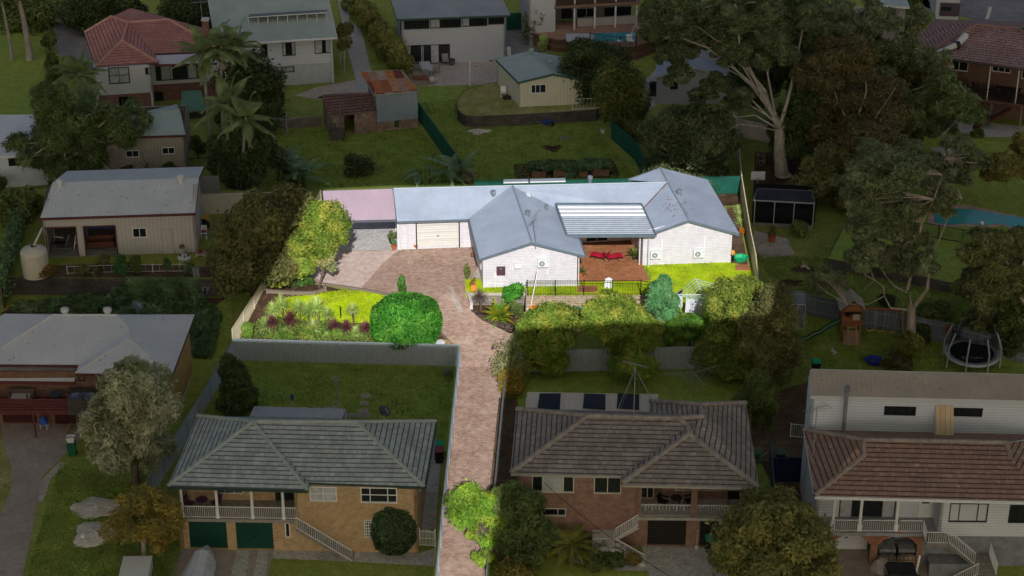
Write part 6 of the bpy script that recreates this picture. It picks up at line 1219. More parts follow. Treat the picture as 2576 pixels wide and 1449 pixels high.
def gum(name,label,base,tpts,limbs,crowns,m,seed,bk=GUMB,r0=.5,nl=9000,ls=.17,br=.34,twigs=2):
 rnd=random.Random(seed);rs=np.random.RandomState(seed);Gp=P(*base);t=thing(name,label,'tree',Gp,None);at=lambda x,y,dy=0.0:EYE+ray(x,y)*((Gp.y+dy)/ray(x,y).y);b=MB()
 T=[Gp-Vector((0,0,.15))]+[at(x,y)for x,y in tpts];n_=len(T);b.tube([T[0]]+[T[0].lerp(T[1],.12)]+T[1:],[r0*1.7,r0*1.1]+[r0*(1-.35*i/n_)for i in range(1,n_)],10)
 ends=[]
 for pts_,r_ in limbs:
  dy=rnd.uniform(-2,2);L_=[at(x,y,dy*i/max(1,len(pts_)-1))for i,(x,y)in enumerate(pts_)];b.tube(L_,[r_*.6*(1-.8*i/(len(L_)-1))for i in range(len(L_))],7);ends.append(L_)
 C=[];Nn=[]
 for(cx,cy,rx,ry)in crowns:
  c=at(cx,cy,rnd.uniform(-2,2));s=ppm(Gp);r_=(1.15*rx/s,rx/s,1.2*ry/s/.92);a,b_,bl=crown_pts(c,r_,18,int(3.4*nl*rx*ry/6000),rs,br,.55,.3);C.append(a);Nn.append(b_)
  for bc,bb in bl[:6]:
   e=Vector(bc);l_=min((p for L_ in ends for p in L_),key=lambda p:(p-e).length)if ends else T[-1];m1=l_.lerp(e,.5)+Vector((rnd.uniform(-.3,.3),0,rnd.uniform(-.2,.4)));b.tube([l_,m1,e],[.04,.028,.012],5)
   for q in range(twigs):b.tube([m1.lerp(e,rnd.random()),e+Vector((rnd.uniform(-1,1),rnd.uniform(-1,1),rnd.uniform(-.5,1)))*bb*.8],[.022,.01],4)
 C=np.vstack(C);Nn=np.vstack(Nn);k=C[:,2]>Gp.z+.3;raw_mesh('crown',leaves_mesh(C[k],Nn[k],ls,.35,rs,.9),m,t);b.build('trunk',bk,t,smooth=True);return t
gum('gum_tree','giant pale-trunked gum tree leaning left over the grey corrugated shed',(1967,440),[(1962,380),(1962,320),(1945,290)],
 [(((1945,290),(1890,215),(1830,150),(1790,60)),.16),(((1930,250),(1860,190),(1790,150),(1730,130)),.12),(((1945,300),(1880,260),(1800,230),(1740,235)),.1),(((1950,290),(1930,180),(1900,80),(1905,5)),.18),(((1940,280),(1870,170),(1800,100),(1720,40)),.15),(((1960,330),(1905,318),(1860,312),(1830,330)),.1),(((1955,320),(1925,230),(1870,160),(1810,90),(1770,20)),.32),(((1945,290),(1900,200),(1860,110),(1850,10)),.28),(((1925,240),(1850,175),(1780,120),(1700,90)),.2),(((1962,320),(1990,220),(2010,120),(2030,20)),.3),(((1950,320),(1900,290),(1850,295),(1800,250)),.16),(((1940,300),(1880,240),(1820,215),(1750,190)),.15)],
 [(1690,45,70,46),(1650,80,36,30),(1740,110,60,30),(1780,60,60,40),(1690,140,40,24),(1900,120,50,40),(1830,40,70,36),(1710,190,42,26),(1800,215,48,24),(1850,250,42,24),(1910,40,60,50),(1760,235,30,16),(1840,130,50,36),(1960,120,50,60),(2030,40,60,40)],leaf('748055','616d45','8a9368'),210,r0=.55,nl=9000)
tree('evergreen_tree','dense near-black evergreen behind the giant gum trunk',(2010,330),(1980,120,90,90),L_DK,GUMB,nb=34,nl=17000,ls=.18,seed=211,extra=[(1905,190,62,70),(2040,190,62,70),(2010,60,80,50)])
tree('evergreen_tree','dark shadowy tree right of the giant gum trunk above the back fence',(2035,430),(2010,340,56,78),L_DK,nb=22,nl=8000,ls=.16,seed=212,extra=[(2020,260,50,60)])
gum('brown_gum','brownish-leaved twiggy gum tree in the middle of the right-hand bush',(2150,450),[(2150,380),(2145,330)],[(((2145,330),(2110,260),(2080,180)),.15),(((2145,330),(2180,230),(2170,140)),.16),(((2145,330),(2220,270),(2260,210)),.12),(((2140,400),(2070,370),(2040,330)),.1),(((2150,380),(2230,360),(2280,330)),.1)],
 [(2110,160,90,60),(2160,240,110,60),(2080,290,70,60),(2210,310,90,50),(2120,350,90,45),(2060,200,50,60)],L_BRN,213,r0=.3,nl=7000,ls=.16,twigs=5)
gum('grey_gum','olive gum tree with pale stems above the brown gum, near the rendered tower',(2240,330),[(2230,250),(2225,180)],[(((2225,180),(2190,90),(2180,20)),.14),(((2230,200),(2280,110),(2310,40)),.12),(((2230,250),(2330,215),(2400,170)),.1)],
 [(2190,50,70,50),(2120,60,60,45),(2270,140,60,50),(2310,60,40,40),(2240,230,60,50),(2350,150,36,30),(2165,110,50,40)],L_EUC,214,r0=.2,nl=5200)
tree('dense_tree','small bright green round tree beside the road verge at the top',(2285,75),(2285,30,34,40),L_MID,nb=14,nl=4000,ls=.15,seed=215)
gum('spreading_gum','gum with hanging grey-green foliage in front of the brick deck house',(2400,425),[(2385,380),(2370,340)],[(((2370,340),(2330,300),(2300,260)),.12),(((2370,340),(2420,290),(2450,260)),.12),(((2385,380),(2300,395),(2260,410)),.1)],
 [(2300,290,50,45),(2380,250,60,36),(2430,285,60,36),(2340,320,60,30),(2370,215,40,30)],leaf('7f9058','6c7c4a','94a068'),216,r0=.18,nl=6000)
gum('branching_gum','smooth pale-trunked gum with open forking branches behind the timber paling fence',(2292,868),[(2292,800),(2294,770)],
 [(((2294,775),(2282,730),(2300,660),(2310,600)),.26),(((2296,775),(2332,730),(2338,680),(2345,640)),.28),(((2290,780),(2240,775),(2225,745),(2185,765),(2130,765)),.15),(((2225,745),(2222,720),(2200,705),(2165,735)),.09),(((2282,735),(2250,720),(2225,690)),.12),(((2310,600),(2320,560),(2350,500),(2370,440)),.15),(((2345,640),(2360,610),(2380,560),(2420,500)),.12)],
 [(2200,560,72,44),(2260,520,70,44),(2180,640,60,36),(2260,655,60,34),(2320,660,44,30),(2350,500,50,40),(2160,500,50,40),(2080,710,40,34),(2290,600,60,30),(2250,430,90,40)],L_EUC,217,r0=.34,nl=6200,bk=bark('a08e80','b8a698'))
gum('right_edge_gum','heavy olive gum at the right edge above the trampoline',(2590,880),[(2580,780),(2560,700)],[(((2560,700),(2520,640),(2490,600)),.16),(((2560,700),(2590,620),(2600,560)),.16),(((2580,780),(2500,760),(2450,800)),.1)],
 [(2500,630,80,50),(2470,720,70,40),(2550,700,70,50),(2500,800,60,34),(2570,640,50,60)],leaf('858a55','6f7646','9a9a62'),218,r0=.3,nl=6200)
gum('right_edge_gum','golden-green gum at the right edge above the kidney pool',(2600,560),[(2590,470)],[(((2590,470),(2540,430),(2510,400)),.12)],[(2540,420,50,40),(2580,380,50,50),(2500,440,34,22)],leaf('9a9450','858044','a8a060'),219,r0=.2,nl=5000)
gum('grey_gum','pale grey-green gum over the white fence behind the upper pool lawn',(2290,540),[(2280,480)],[(((2280,480),(2250,440),(2200,400)),.12),(((2280,480),(2330,430),(2380,400)),.12)],[(2200,400,60,34),(2270,390,60,34),(2340,420,60,34),(2400,440,60,34),(2150,450,50,34),(2450,400,40,26),(2410,365,40,20)],L_EUC,220,r0=.2,nl=5600)
tree('garden_tree','large round dark tree behind the right wing of the white house',(1742,448),(1735,350,112,78),leaf('66734a','57653e','7d8558'),nb=42,nl=20000,ls=.15,seed=221,br=.28,extra=[(1745,410,108,40)])
tree('garden_tree','dense dark cone-shaped tree by the green fence beyond the back lawn',(1570,345),(1562,235,56,66),leaf('6a7338','5a6430','7c7f45'),nb=30,nl=11000,ls=.15,seed=222,extra=[(1570,290,50,50)])
tree('garden_tree','wide dark tree behind the green-roofed cream shed',(1490,275),(1495,170,72,48),L_DK,nb=26,nl=9000,ls=.15,seed=223,extra=[(1480,225,45,40),(1470,130,40,24)])
fronds('tree_fern','yellowish tree fern topping the dark tree behind the cream shed',(1452,240),14,1.9,.4,L_FERN,stem=4.3,droop=.55,seed=224,elev=(35,-10),nl=20,tr=.1)
for i,(x,y,rx,ry,m_,lab)in enumerate(((1345,110,30,60,L_OLV,'tall pale leafy shrub beside the white end wall of the verandah house'),(1368,130,16,22,L_YUC,'spiky grey-green yucca-like shrub left of the small blue pool'),(1440,296,30,12,L_VINE,'low creeping green plant under the dark stone wall'),(1480,262,26,18,L_VINE,'leafy shrub by the white picket gate'),(2000,520,40,40,L_OLV,'loose olive shrub right of the dark aviary'),(2010,590,30,18,L_MID,'dark strappy clump beside the aviary slab'),(2030,640,0,0,None,''),(2322,860,20,26,L_DK,'small dark conifer by the paling fence'),(2278,905,46,34,L_FERN,'spreading fern clump at the foot of the forking gum'),(2260,925,50,16,L_BRN,'brown dead fern litter below the forking gum'),(2540,900,40,40,L_DK,'dark bush right of the trampoline'),(2230,770,30,16,L_DK,'dark low bush behind the paling fence'),(2350,790,50,12,L_MID,'long low vine draped on the paling fence'),(2540,260,30,60,leaf('8a9468','a08a7a'),'thin pinkish-tipped shrub below the brick deck house'),(2460,345,20,12,L_LIME if False else L_MID,'small grass clump at the corner of the concrete slab'),(1870,1100,14,40,L_MID,'narrow shrub along the right side of the brown house'))):
 if m_:bush('shrub',lab,(x,y),rx,ry,m_,nl=1800,ls=.13,seed=230+i,nb=12)
for i,(b_,c_,ex,m_,lab)in enumerate((((1900,200),(1880,60,80,60),[(1960,30,60,50)],L_MID,'dense leafy tree behind the upper limbs of the giant gum'),((2120,300),(2110,100,80,70),[(2170,170,70,60)],L_MID,'dense mid-green tree behind the brown gum'),((2290,300),(2290,200,60,60),[(2250,270,60,50)],L_OLV,'olive tree filling the gap below the rendered tower'),((2100,520),(2090,440,62,60),[(2160,490,70,46),(2040,470,40,50)],L_OLV,'dull olive tree over the right end of the aviary'),((2210,500),(2210,380,80,50),[(2140,400,60,50)],L_BRN,'low brown twiggy tree in front of the brown gum'),((2540,860),(2540,780,60,50),[],L_MID,'leafy tree behind the trampoline'),((1830,130),(1700,40,70,50),[(1660,80,40,36)],L_MID,'leafy tree hanging over the small blue pool'))):
 tree('dense_tree',lab,b_,c_,m_,nb=26,nl=9000,ls=.16,seed=260+i,extra=ex)
# ================================================================ fences
CRF=paint('ded2b4','d4c8aa');GRF=paint('a0a8ad','aab2b7');GNF=paint('1b5c4c','174f42');BLF=paint('1d2f52','18284a');NVY=paint('b4c2cf','a6b4c2');WTF=paint('c9c5b8','bdb9ac');PAL=boards('7d8494',.15,True,gap='3a3d46',c2='686f7f');BLKM=paint('131415',rough=.5)
fence('boundary_fence','cream metal boundary fence down the left side of the sunlit lot',[(809,530),(588,882)],1.8,CRF)
fence('boundary_fence','grey metal fence across the front of the lit garden bed, above the neighbour lawn',[(590,907),(1157,922)],1.8,GRF,pm=paint('a6b6bd'))
fence('boundary_fence','grey metal fence half hidden under the dark trees behind the brown house lawn',[(1300,938),(1560,932),(1800,926)],1.8,GRF)
fence('driveway_fence','pale blue-grey metal fence along the left side of the long paved driveway',[(1157,922),(1130,1170),(1114,1320),(1098,1500)],1.5,NVY)
fence('driveway_fence','thin dark metal bar fence along the right side of the long paved driveway',[(1297,878),(1268,1000),(1245,1250),(1224,1480)],1.4,paint('6c7276'),style='bars',bay=3)
fence('boundary_fence','weathered blue-grey fence running downhill between the left house and the green tiled house',[(590,905),(500,1060),(352,1300)],1.6,NVY,pm=paint('8a96a2'))
fence('boundary_fence','cream ribbed fence right of the cream shed at the back of the terrace lawn',[(503,541),(705,534)],1.8,WTF,z=1.4)
fence('timber_screen','grey timber screen standing behind the right end of the cream shed',[(500,494),(553,492)],1.8,boards('8f8a84',.12,gap='55514c'),z=1.4,style='lap',cat='screen')
fence('boundary_fence','dark green metal fence stepping down right of the tin shed',[(1052,302),(1086,350),(1122,400),(1160,455)],1.8,GNF)
fence('boundary_fence','dark green metal fence stepping down between the cone-shaped tree and round tree',[(1538,350),(1597,403),(1630,470)],1.8,GNF)
fence('boundary_fence','long dark green metal fence behind the white house',[(1195,500),(1570,494),(1862,487)],1.6,GNF)
fence('boundary_fence','cream metal boundary fence down the right side of the sunlit lot',[(1863,490),(1885,629),(1898,690),(1915,860)],1.75,CRF)
fence('boundary_fence','thin pale fence seen edge-on right of the round dark tree',[(1850,330),(1863,486)],1.7,WTF)
fence('boundary_fence','cream metal fence on a sleeper wall behind the giant gum trunk',[(1852,342),(1968,368)],1.7,WTF)
fence('boundary_fence','white metal fence partly hidden by the pale grey-green gum',[(2275,428),(2350,442),(2430,462)],1.4,WTF)
fence('paling_fence','blue-grey timber paling fence behind the play set and trampoline',[(1985,781),(2025,791),(2200,827),(2389,866),(2620,925)],1.7,PAL,style='slat',pm=paint('8d8a84'),bay=2.6)
a,b_=Vector((P(1326,740).x,PY1+.18,0)),Vector((P(1611,740).x,PY1+.2,0));c=Vector((PX1-.15,PY1-.05,0))
fence('pool_fence','black bar pool fence along the lawn strip in front of the patio',[a,b_,c],1.25,BLKM,world=True,style='bars',bay=2.2)
fence('pool_fence','weathered grey mesh fence running towards the driveway between the cycad bed and pool deck',[Vector((bx+.05,PY1-.1,Z_POOL)),Vector((bx-.0,PY0+.3,Z_POOL))],1.5,paint('9b958c'),world=True,style='bars',gap=.09)
fence('pool_fence','black bar fence round the small blue pool of the verandah house',[(1484,112),(1560,122),(1600,121),(1640,106),(1672,92)],1.2,BLKM,style='bars',z=1.3)
fence('pool_fence','black bar fence in front of the kidney-shaped pool',[(2262,566),(2300,590),(2420,612),(2495,622)],1.2,BLKM,style='bars',z=.9)
fence('side_gate_fence','navy blue metal fence between the brown house and the orange-tiled house',[(1943,1213),(2040,1213)],1.9,BLF);fence('boundary_fence','narrow dark teal fence seen edge-on right of the brown brick house',[(1935,1160),(1944,1270)],1.6,paint('3f5f66'))
fence('picket_fence','short white bar fence beside the green-roofed cream shed',[(1440,277),(1505,274)],1.1,WHITE,style='bars',z=1.1,gap=.3)
fence('boundary_fence','dark green fence panel right of the white sunroom house',[(1275,77),(1333,74)],1.8,GNF)
fence('rail_fence','broken grey timber rail fence left of the brick outbuilding',[(702,324),(760,322),(808,318)],1.0,paint('7f786e','6a645b'),style='lap')
fence('wire_fence','flimsy white wire fence strung along the terrace plants',[(170,690),(300,686),(470,684)],.7,paint('b5b5b0'),style='bars',z=1.4,gap=.5,bay=3)
fence('garden_fence','low rusty iron fence and gate between the beige shed and palms',[(470,425),(552,420)],1.0,paint('5a4038'),style='bars')
fence('yard_gate','white tubular gate leaning beside the left end of the orange tiled roof',[(1988,1100),(2030,1104)],1.1,WHITE,style='bars',cat='gate')
# ================================================================ small things on the lit lot
TERR=paint('b8643c','a5572f');LEAFP=L_MID
def pot_plant(label,g_,r=.22,h=.35,pm=None,lm=None,lh=.4,kind='bush',group='potted plants round the white house',seed=1,n=14,L_=.45):
 t=thing('potted_plant',label,'pot plant',g_,group);MB().lathe(g_,[(.0,0),(r*.7,0),(r,h),(r*1.1,h),(r*1.1,h+.05),(r*.9,h+.05),(r*.85,h-.03),(0,h-.03)],14).build('pot',pm or TERR,t)
 rs=np.random.RandomState(seed)
 if kind=='bush':C_,N_,bl=crown_pts(g_+Vector((0,0,h+lh*.6)),(lh*.6,lh*.6,lh*.6),5,350,rs);raw_mesh('foliage',leaves_mesh(C_,N_,.07,.5,rs),lm or LEAFP,t)
 else:
  V=[]
  for i in range(n):a=i*2.4;e=R(75-70*i/n);frond(V,g_+Vector((0,0,h)),(math.cos(a)*math.cos(e),math.sin(a)*math.cos(e),math.sin(e)),L_,.14,.4,14,lw=.03)
  raw_mesh('fronds',np.array([v[:]for v in V]),lm or L_CYC,t)
 return t
pot_plant('terracotta pot with a blue-green cactus at the right post of the carport',P(991,628),.2,.34,lm=L_BLU,lh=.5,seed=2);pot_plant('leafy dark plant behind the cactus pot at the carport post',P(985,612),.2,.3,DARKFR,lh=.7,seed=3)
pot_plant('empty-looking round terracotta pot left of the roller door',P(1045,624),.22,.3,lh=.1,seed=4);pot_plant('dark pot plant right of the roller door, left of three',P(1160,617),.17,.3,DARKFR,L_DK,.4,seed=5);pot_plant('dark pot plant right of the roller door, middle of three',P(1169,618),.17,.3,DARKFR,L_DK,.45,seed=6);pot_plant('leafy plant in a pale square pot by the front corner of the left wing',P(1183,617),.2,.5,GREYPVC,L_VIV,.6,seed=7)
pot_plant('fern in a terracotta pot at the wall corner beside the patio',P(1461,696),.26,.4,lm=L_MID,kind='f',L_=.55,seed=8);pot_plant('potted cycad in a black pot at the right edge of the patio',P(1596,652),.25,.4,DARKFR,kind='f',n=22,L_=.8,lm=L_MID,seed=9)
g_=P(1180,737);t=thing('planter_box','orange square planter with a red-flowering plant on the white garden wall','planter',g_+Vector((.25,0,.2)),None);MB().box(g_+Vector((.35,0,.25)),(.4,.4,.5)).build('box',paint('d98a3c'),t);rs=np.random.RandomState(5);C_,N_,bl=crown_pts(g_+Vector((.35,0,1.0)),(.3,.3,.3),5,300,rs);raw_mesh('foliage',leaves_mesh(C_,N_,.07,.5,rs),leaf('8a7a3c','c0643c','5d7a34'),t)
def lounge(label,g_,rz):
 t=thing('lounge_chair',label,'sun lounger',g_,'red sling chairs on the patio');d=Vector((math.cos(rz),math.sin(rz),0));s_=Vector((-d.y,d.x,0));b=MB();prof=[(-.75,.62),(-.4,.34),(0,.3),(.35,.4),(.75,.34)]
 for i in range(4):
  (u0,z0_),(u1,z1_)=prof[i],prof[i+1];p,q=g_+d*u0+Vector((0,0,z0_)),g_+d*u1+Vector((0,0,z1_));b.face([p-s_*.36,q-s_*.36,q+s_*.36,p+s_*.36]);b.face([p+s_*.36-Vector((0,0,.02)),q+s_*.36-Vector((0,0,.02)),q-s_*.36-Vector((0,0,.02)),p-s_*.36-Vector((0,0,.02))])
 b.build('sling',paint('c8203c','b01a34'),t)
 for k in(-1,1):
  fb=MB()
  for i in range(4):fb.bar(g_+d*prof[i][0]+s_*.37*k+Vector((0,0,prof[i][1])),g_+d*prof[i+1][0]+s_*.37*k+Vector((0,0,prof[i+1][1])),.035)
  fb.build('side_rail',DARKFR,t)
  for u in(-.5,.5):MB().bar(g_+d*u+s_*.36*k,g_+d*(u*.4)+s_*.36*k+Vector((0,0,.34)),.035).build('leg',DARKFR,t)
lounge('left red sling lounge chair on the terracotta patio',P(1510,652),2.9);lounge('right red sling lounge chair on the terracotta patio',P(1542,654),.15)
t=thing('door_mat','brown door mat with a dark border at the front door of the left wing','door mat',P(1193,642));MB().box(P(1193,642)+Vector((0,0,.02)),(.5,.8,.02)).build('border',DARKFR,t);MB().box(P(1193,642)+Vector((0,0,.041)),(.4,.68,.008)).build('mat',paint('9a6a48'),t)
for(x,y,w_,d_,lab)in((1478,728,1.5,1.0,'terracotta slab set in the lawn strip in front of the patio'),(1868,674,1.1,.9,'terracotta paving slab in the lawn by the right boundary fence')):MB().box(P(x,y)+Vector((0,0,.021)),(w_,d_,.05)).build('paving_slab',TERRA,label=lab,cat='paving slab')
t=thing('clam_shell_pool','bright green plastic shell sandpit at the right corner of the white house','sandpit',P(1862,655));g_=P(1862,655)
def shell(t,g_,r,h,m,lobes=8,amp=.08,name='shell',lean=0):
 b=MB();k=32;ring=lambda rr,z:[g_+Vector((math.cos(6.283*i/k)*rr*(1+amp*abs(math.sin(lobes*3.1416*i/k))),math.sin(6.283*i/k)*rr*.8*(1+amp*abs(math.sin(lobes*3.1416*i/k))),z))for i in range(k)];rs_=[ring(r*.75,.02),ring(r,h),ring(r*1.1,h),ring(r*1.1,h+.03),ring(r*.9,h),ring(r*.7,.08)]
 for a_,c_ in zip(rs_[:-1],rs_[1:]):
  for i in range(k):b.face([a_[i],a_[(i+1)%k],c_[(i+1)%k],c_[i]])
 b.build(name,m,t);MB().face(rs_[-1]).build('base',m,t)
shell(t,g_,.55,.3,paint('1fae72','1a9c66',rough=.4),7,.1)
cl=thing('rotary_clothesline','rotary clothesline hung with washing on the lawn, half behind the yellow-tipped tree','clothesline',P(1766,800));g_=P(1766,800);H_=1.95;c=g_+Vector((0,0,H_));MB().tube([g_,c+Vector((0,0,.15))],.04,8).build('mast',GREYPVC,cl);b=MB();ln=MB();cs_=[]
for k in range(4):a=.2+k*1.5708;e=c+Vector((math.cos(a)*2.1,math.sin(a)*2.1,.25));cs_.append(e);MB().bar(c,e,.05).build('arm',paint('d5d8da'),cl)
for f in(.4,.55,.7,.85,1.0):
 for k in range(4):ln.bar(c.lerp(cs_[k],f),c.lerp(cs_[(k+1)%4],f),.022)
ln.build('line',paint('c9e0e4'),cl)
def cloth(name,label,cat,p,q,drop,m,group='washing on the lit clothesline',seed=0):
 b=MB();k=8;rnd=random.Random(seed);d=q-p;n=d.cross(Vector((0,0,1))).normalized();top=[p+d*i/k for i in range(k+1)];off=[rnd.uniform(-.05,.05)for _ in range(k+1)]
 bot=[t_-Vector((0,0,drop*rnd.uniform(.94,1.04)))+n*(.06*math.sin(i*1.5+seed)+off[i])for i,t_ in enumerate(top)]
 for i in range(k):
  b.face([bot[i],bot[i+1],top[i+1],top[i]]);b.face([top[i]+n*.012,top[i+1]+n*.012,bot[i+1]+n*.012,bot[i]+n*.012])
 b.build(name,m,label=label,cat=cat,group=group)
SHT=paint('e0e2ea','d2d5e0');cloth('shirt','black shirt pegged on the left side of the rotary clothesline','shirt',cs_[2].lerp(cs_[1],.1),cs_[2].lerp(cs_[1],.34),1.0,paint('1a141c'),seed=1)
cloth('bed_sheet','large white sheet hanging at the front of the rotary clothesline','sheet',cs_[2].lerp(cs_[3],.3),cs_[2].lerp(cs_[3],.75),1.3,SHT,seed=2);cloth('bed_sheet','white cloth in the middle of the rotary clothesline behind the front sheet','sheet',c.lerp(cs_[3],.3),c.lerp(cs_[0],.7),1.1,SHT,seed=3);cloth('towel','pale pink towel at the back right of the rotary clothesline','towel',cs_[1].lerp(cs_[0],.5),cs_[1].lerp(cs_[0],.72),.7,paint('e4ccd0'),seed=4);cloth('pillowcase','rounded white cloth hanging at the front left of the clothesline','cloth',cs_[2].lerp(cs_[3],.02),cs_[2].lerp(cs_[3],.2),.95,SHT,seed=5)
for(x,y)in((857,800),(938,802),(786,800)):t=thing('garden_stake',{857:'black stake on the lit lawn behind the yuccas',938:'black stake just left of the clipped round bush',786:'black stake among the yucca crowns'}[x],'stake',P(x,y),'black garden stakes');MB().tube([P(x,y),P(x,y)+Vector((0,0,.95))],.04,6).build('stake',BLKM,t);MB().box(P(x,y)+Vector((0,0,.95)),(.1,.1,.03)).build('cap',BLKM,t)
SLP=boards('8a7d6c',.25,gap='4a4238',c2='756a5c')
e=thing('sleeper_edging','grey timber sleeper edging round the raised bed under the sunlit tree','garden edging',P(700,740));pts=[P(x,y)for x,y in((672,737),(738,742),(792,742),(820,731),(816,724))]
for i in range(4):MB().bar(pts[i]+Vector((0,0,.16)),pts[i+1]+Vector((0,0,.16)),.12,.3).build('sleeper',SLP,e)
for p in pts:MB().box(p+Vector((0,-.1,0)),(.12,.12,.42)).build('peg',SLP,e)
e=thing('sleeper_edging','weathered sleeper edging between the pale pavers and the lit lawn','garden edging',P(900,726));pts=[P(x,y)for x,y in((812,717),(850,722),(912,731),(962,740),(996,750))]
for i in range(4):MB().bar(pts[i]+Vector((0,0,.1)),pts[i+1]+Vector((0,0,.08)),.14,.18).build('sleeper',SLP,e)
e=thing('sleeper_edging','sleeper edging at the foot of the driveway right of the round bush','garden edging',P(1120,850));pts=[P(x,y)for x,y in((1106,838),(1122,855),(1134,868))]
for i in range(2):MB().bar(pts[i]+Vector((0,0,.1)),pts[i+1]+Vector((0,0,.1)),.14,.2).build('sleeper',SLP,e)
g_=P(1108,872);t=thing('garden_light_pit','white round lid in a ring of sandstone blocks at the corner of the grey fence','garden feature',g_);b=MB()
for k in range(9):a=k*.698;MB().box(g_+Vector((math.cos(a)*.6,math.sin(a)*.45,0)),(.38,.25,.3),a+1.57).build('block',paint('c9a878','b89868'),t)
MB().lathe(g_,[(.33,0),(.33,.34),(.36,.36),(.3,.42),(0,.44)],16).build('lid',paint('dfe3e6'),t)
t=thing('swim_board','white rounded board propped behind the black pool fence','board',P(1531,726));b=MB();g_=P(1531,727)+Vector((0,.1,0));prof=[(-.3,0),(.3,0),(.32,.5),(.25,.75),(0,.88),(-.25,.75),(-.32,.5)];f1=[g_+Vector((x,.1*z,z))for x,z in prof];f2=[p+Vector((0,.06,0))for p in f1];b.face(f1).face(f2[::-1])
for i in range(7):b.face([f1[i],f2[i],f2[(i+1)%7],f1[(i+1)%7]])
b.build('board',paint('e8e8ec'),t)
t=thing('pool_pole','long white pole leaning on the black pool fence','pole',P(1335,775));a=Vector((P(1334,770).x,PY1-.5,Z_POOL));MB().bar(a,a+Vector((.55,.75,2.9)),.06).build('pole',WHITE,t);MB().bar(a-Vector((.3,0,-.03)),a+Vector((.2,0,.03)),.08).build('head',WHITE,t)
t=thing('garden_tap','small white box on a thin post in front of the left gable wall','tap post',P(1246,722));g_=P(1246,724);MB().bar(g_,g_+Vector((0,0,.9)),.04).build('post',WHITE,t);MB().box(g_+Vector((0,0,.9)),(.22,.1,.28)).build('box',WHITE,t)
def person(label,g_,h,top,pants,facing=0.0,skin='c08a66',hair='2a1e16'):
 t=thing('person',label,'person',g_);S=h/1.7
 d=Vector((math.sin(facing),-math.cos(facing),0));s_=Vector((d.y,-d.x,0));at=lambda x,f,z:g_+s_*x*S+d*f*S+Vector((0,0,z*S))
 def sk(name,V,E_,r,m):
  me=bpy.data.meshes.new(name);me.from_pydata([v-g_ for v in V],E_,[]);o=bpy.data.objects.new(name,me);COL.objects.link(o);o.parent=t;ORG[o.name]=Vector(g_);mod=o.modifiers.new('skin','SKIN')
  for i,q in enumerate(me.skin_vertices[0].data if me.skin_vertices else[]):q.radius=(r[i]*S,)*2
  if not me.skin_vertices:
   bpy.context.view_layer.objects.active=o
  mod.use_smooth_shade=True;ss=o.modifiers.new('sub','SUBSURF');ss.levels=ss.render_levels=1;me.materials.append(m);return o
 import bmesh
 def skinned(name,V,E_,r,m):
  bm=bmesh.new();lay=bm.verts.layers.skin.verify();vs=[]
  for i,v in enumerate(V):q=bm.verts.new(v-g_);q[lay].radius=(r[i]*S,)*2;q[lay].use_root=(i==0);vs.append(q)
  for a_,c_ in E_:bm.edges.new((vs[a_],vs[c_]))
  me=bpy.data.meshes.new(name);bm.to_mesh(me);bm.free();me.materials.append(m);o=bpy.data.objects.new(name,me);COL.objects.link(o);o.parent=t;ORG[o.name]=Vector(g_);mod=o.modifiers.new('skin','SKIN');mod.use_smooth_shade=True;ss=o.modifiers.new('sub','SUBSURF');ss.levels=ss.render_levels=1;return o
 V=[at(0,0,.92),at(0,0,1.15),at(0,0,1.36),at(0,0,1.47),at(0,.01,1.56),at(0,.02,1.66),at(-.17,0,1.36),at(-.22,.02,1.1),at(-.22,.14,.9),at(-.22,.2,.83),at(.17,0,1.36),at(.22,.02,1.1),at(.22,.12,.9),at(.22,.18,.83),at(-.09,0,.85),at(-.1,.02,.48),at(-.1,-.01,.09),at(-.1,.14,.03),at(.09,0,.85),at(.1,.06,.48),at(.1,.0,.09),at(.1,.15,.03)]
 E_=[(0,1),(1,2),(2,3),(3,4),(4,5),(2,6),(6,7),(7,8),(8,9),(2,10),(10,11),(11,12),(12,13),(0,14),(14,15),(15,16),(16,17),(0,18),(18,19),(19,20),(20,21)]
 r=[.13,.12,.13,.055,.095,.08,.055,.042,.03,.03,.055,.042,.03,.03,.085,.06,.04,.035,.085,.06,.04,.035]
 skinned('body',V,E_,r,paint(skin));skinned('shirt',[V[0],V[1],V[2],V[6],V[7],V[10],V[11]],[(0,1),(1,2),(2,3),(3,4),(2,5),(5,6)],[.15,.14,.145,.07,.055,.07,.055],paint(top));skinned('trousers',[V[0],V[14],V[15],V[16],V[18],V[19],V[20]],[(0,1),(1,2),(2,3),(0,4),(4,5),(5,6)],[.145,.1,.075,.055,.1,.075,.055],paint(pants))
 MB().lathe(at(0,-.005,1.58),[(.105*S,0),(.112*S,.06*S),(.09*S,.13*S),(0,.17*S)],12).build('hair',paint(hair),t)
 return t
person('child in orange top and dark trousers behind the right corner of the white house',P(1841,666)+Vector((.06,.35,0)),1.25,'e8a01c','1a1a20',2.6)
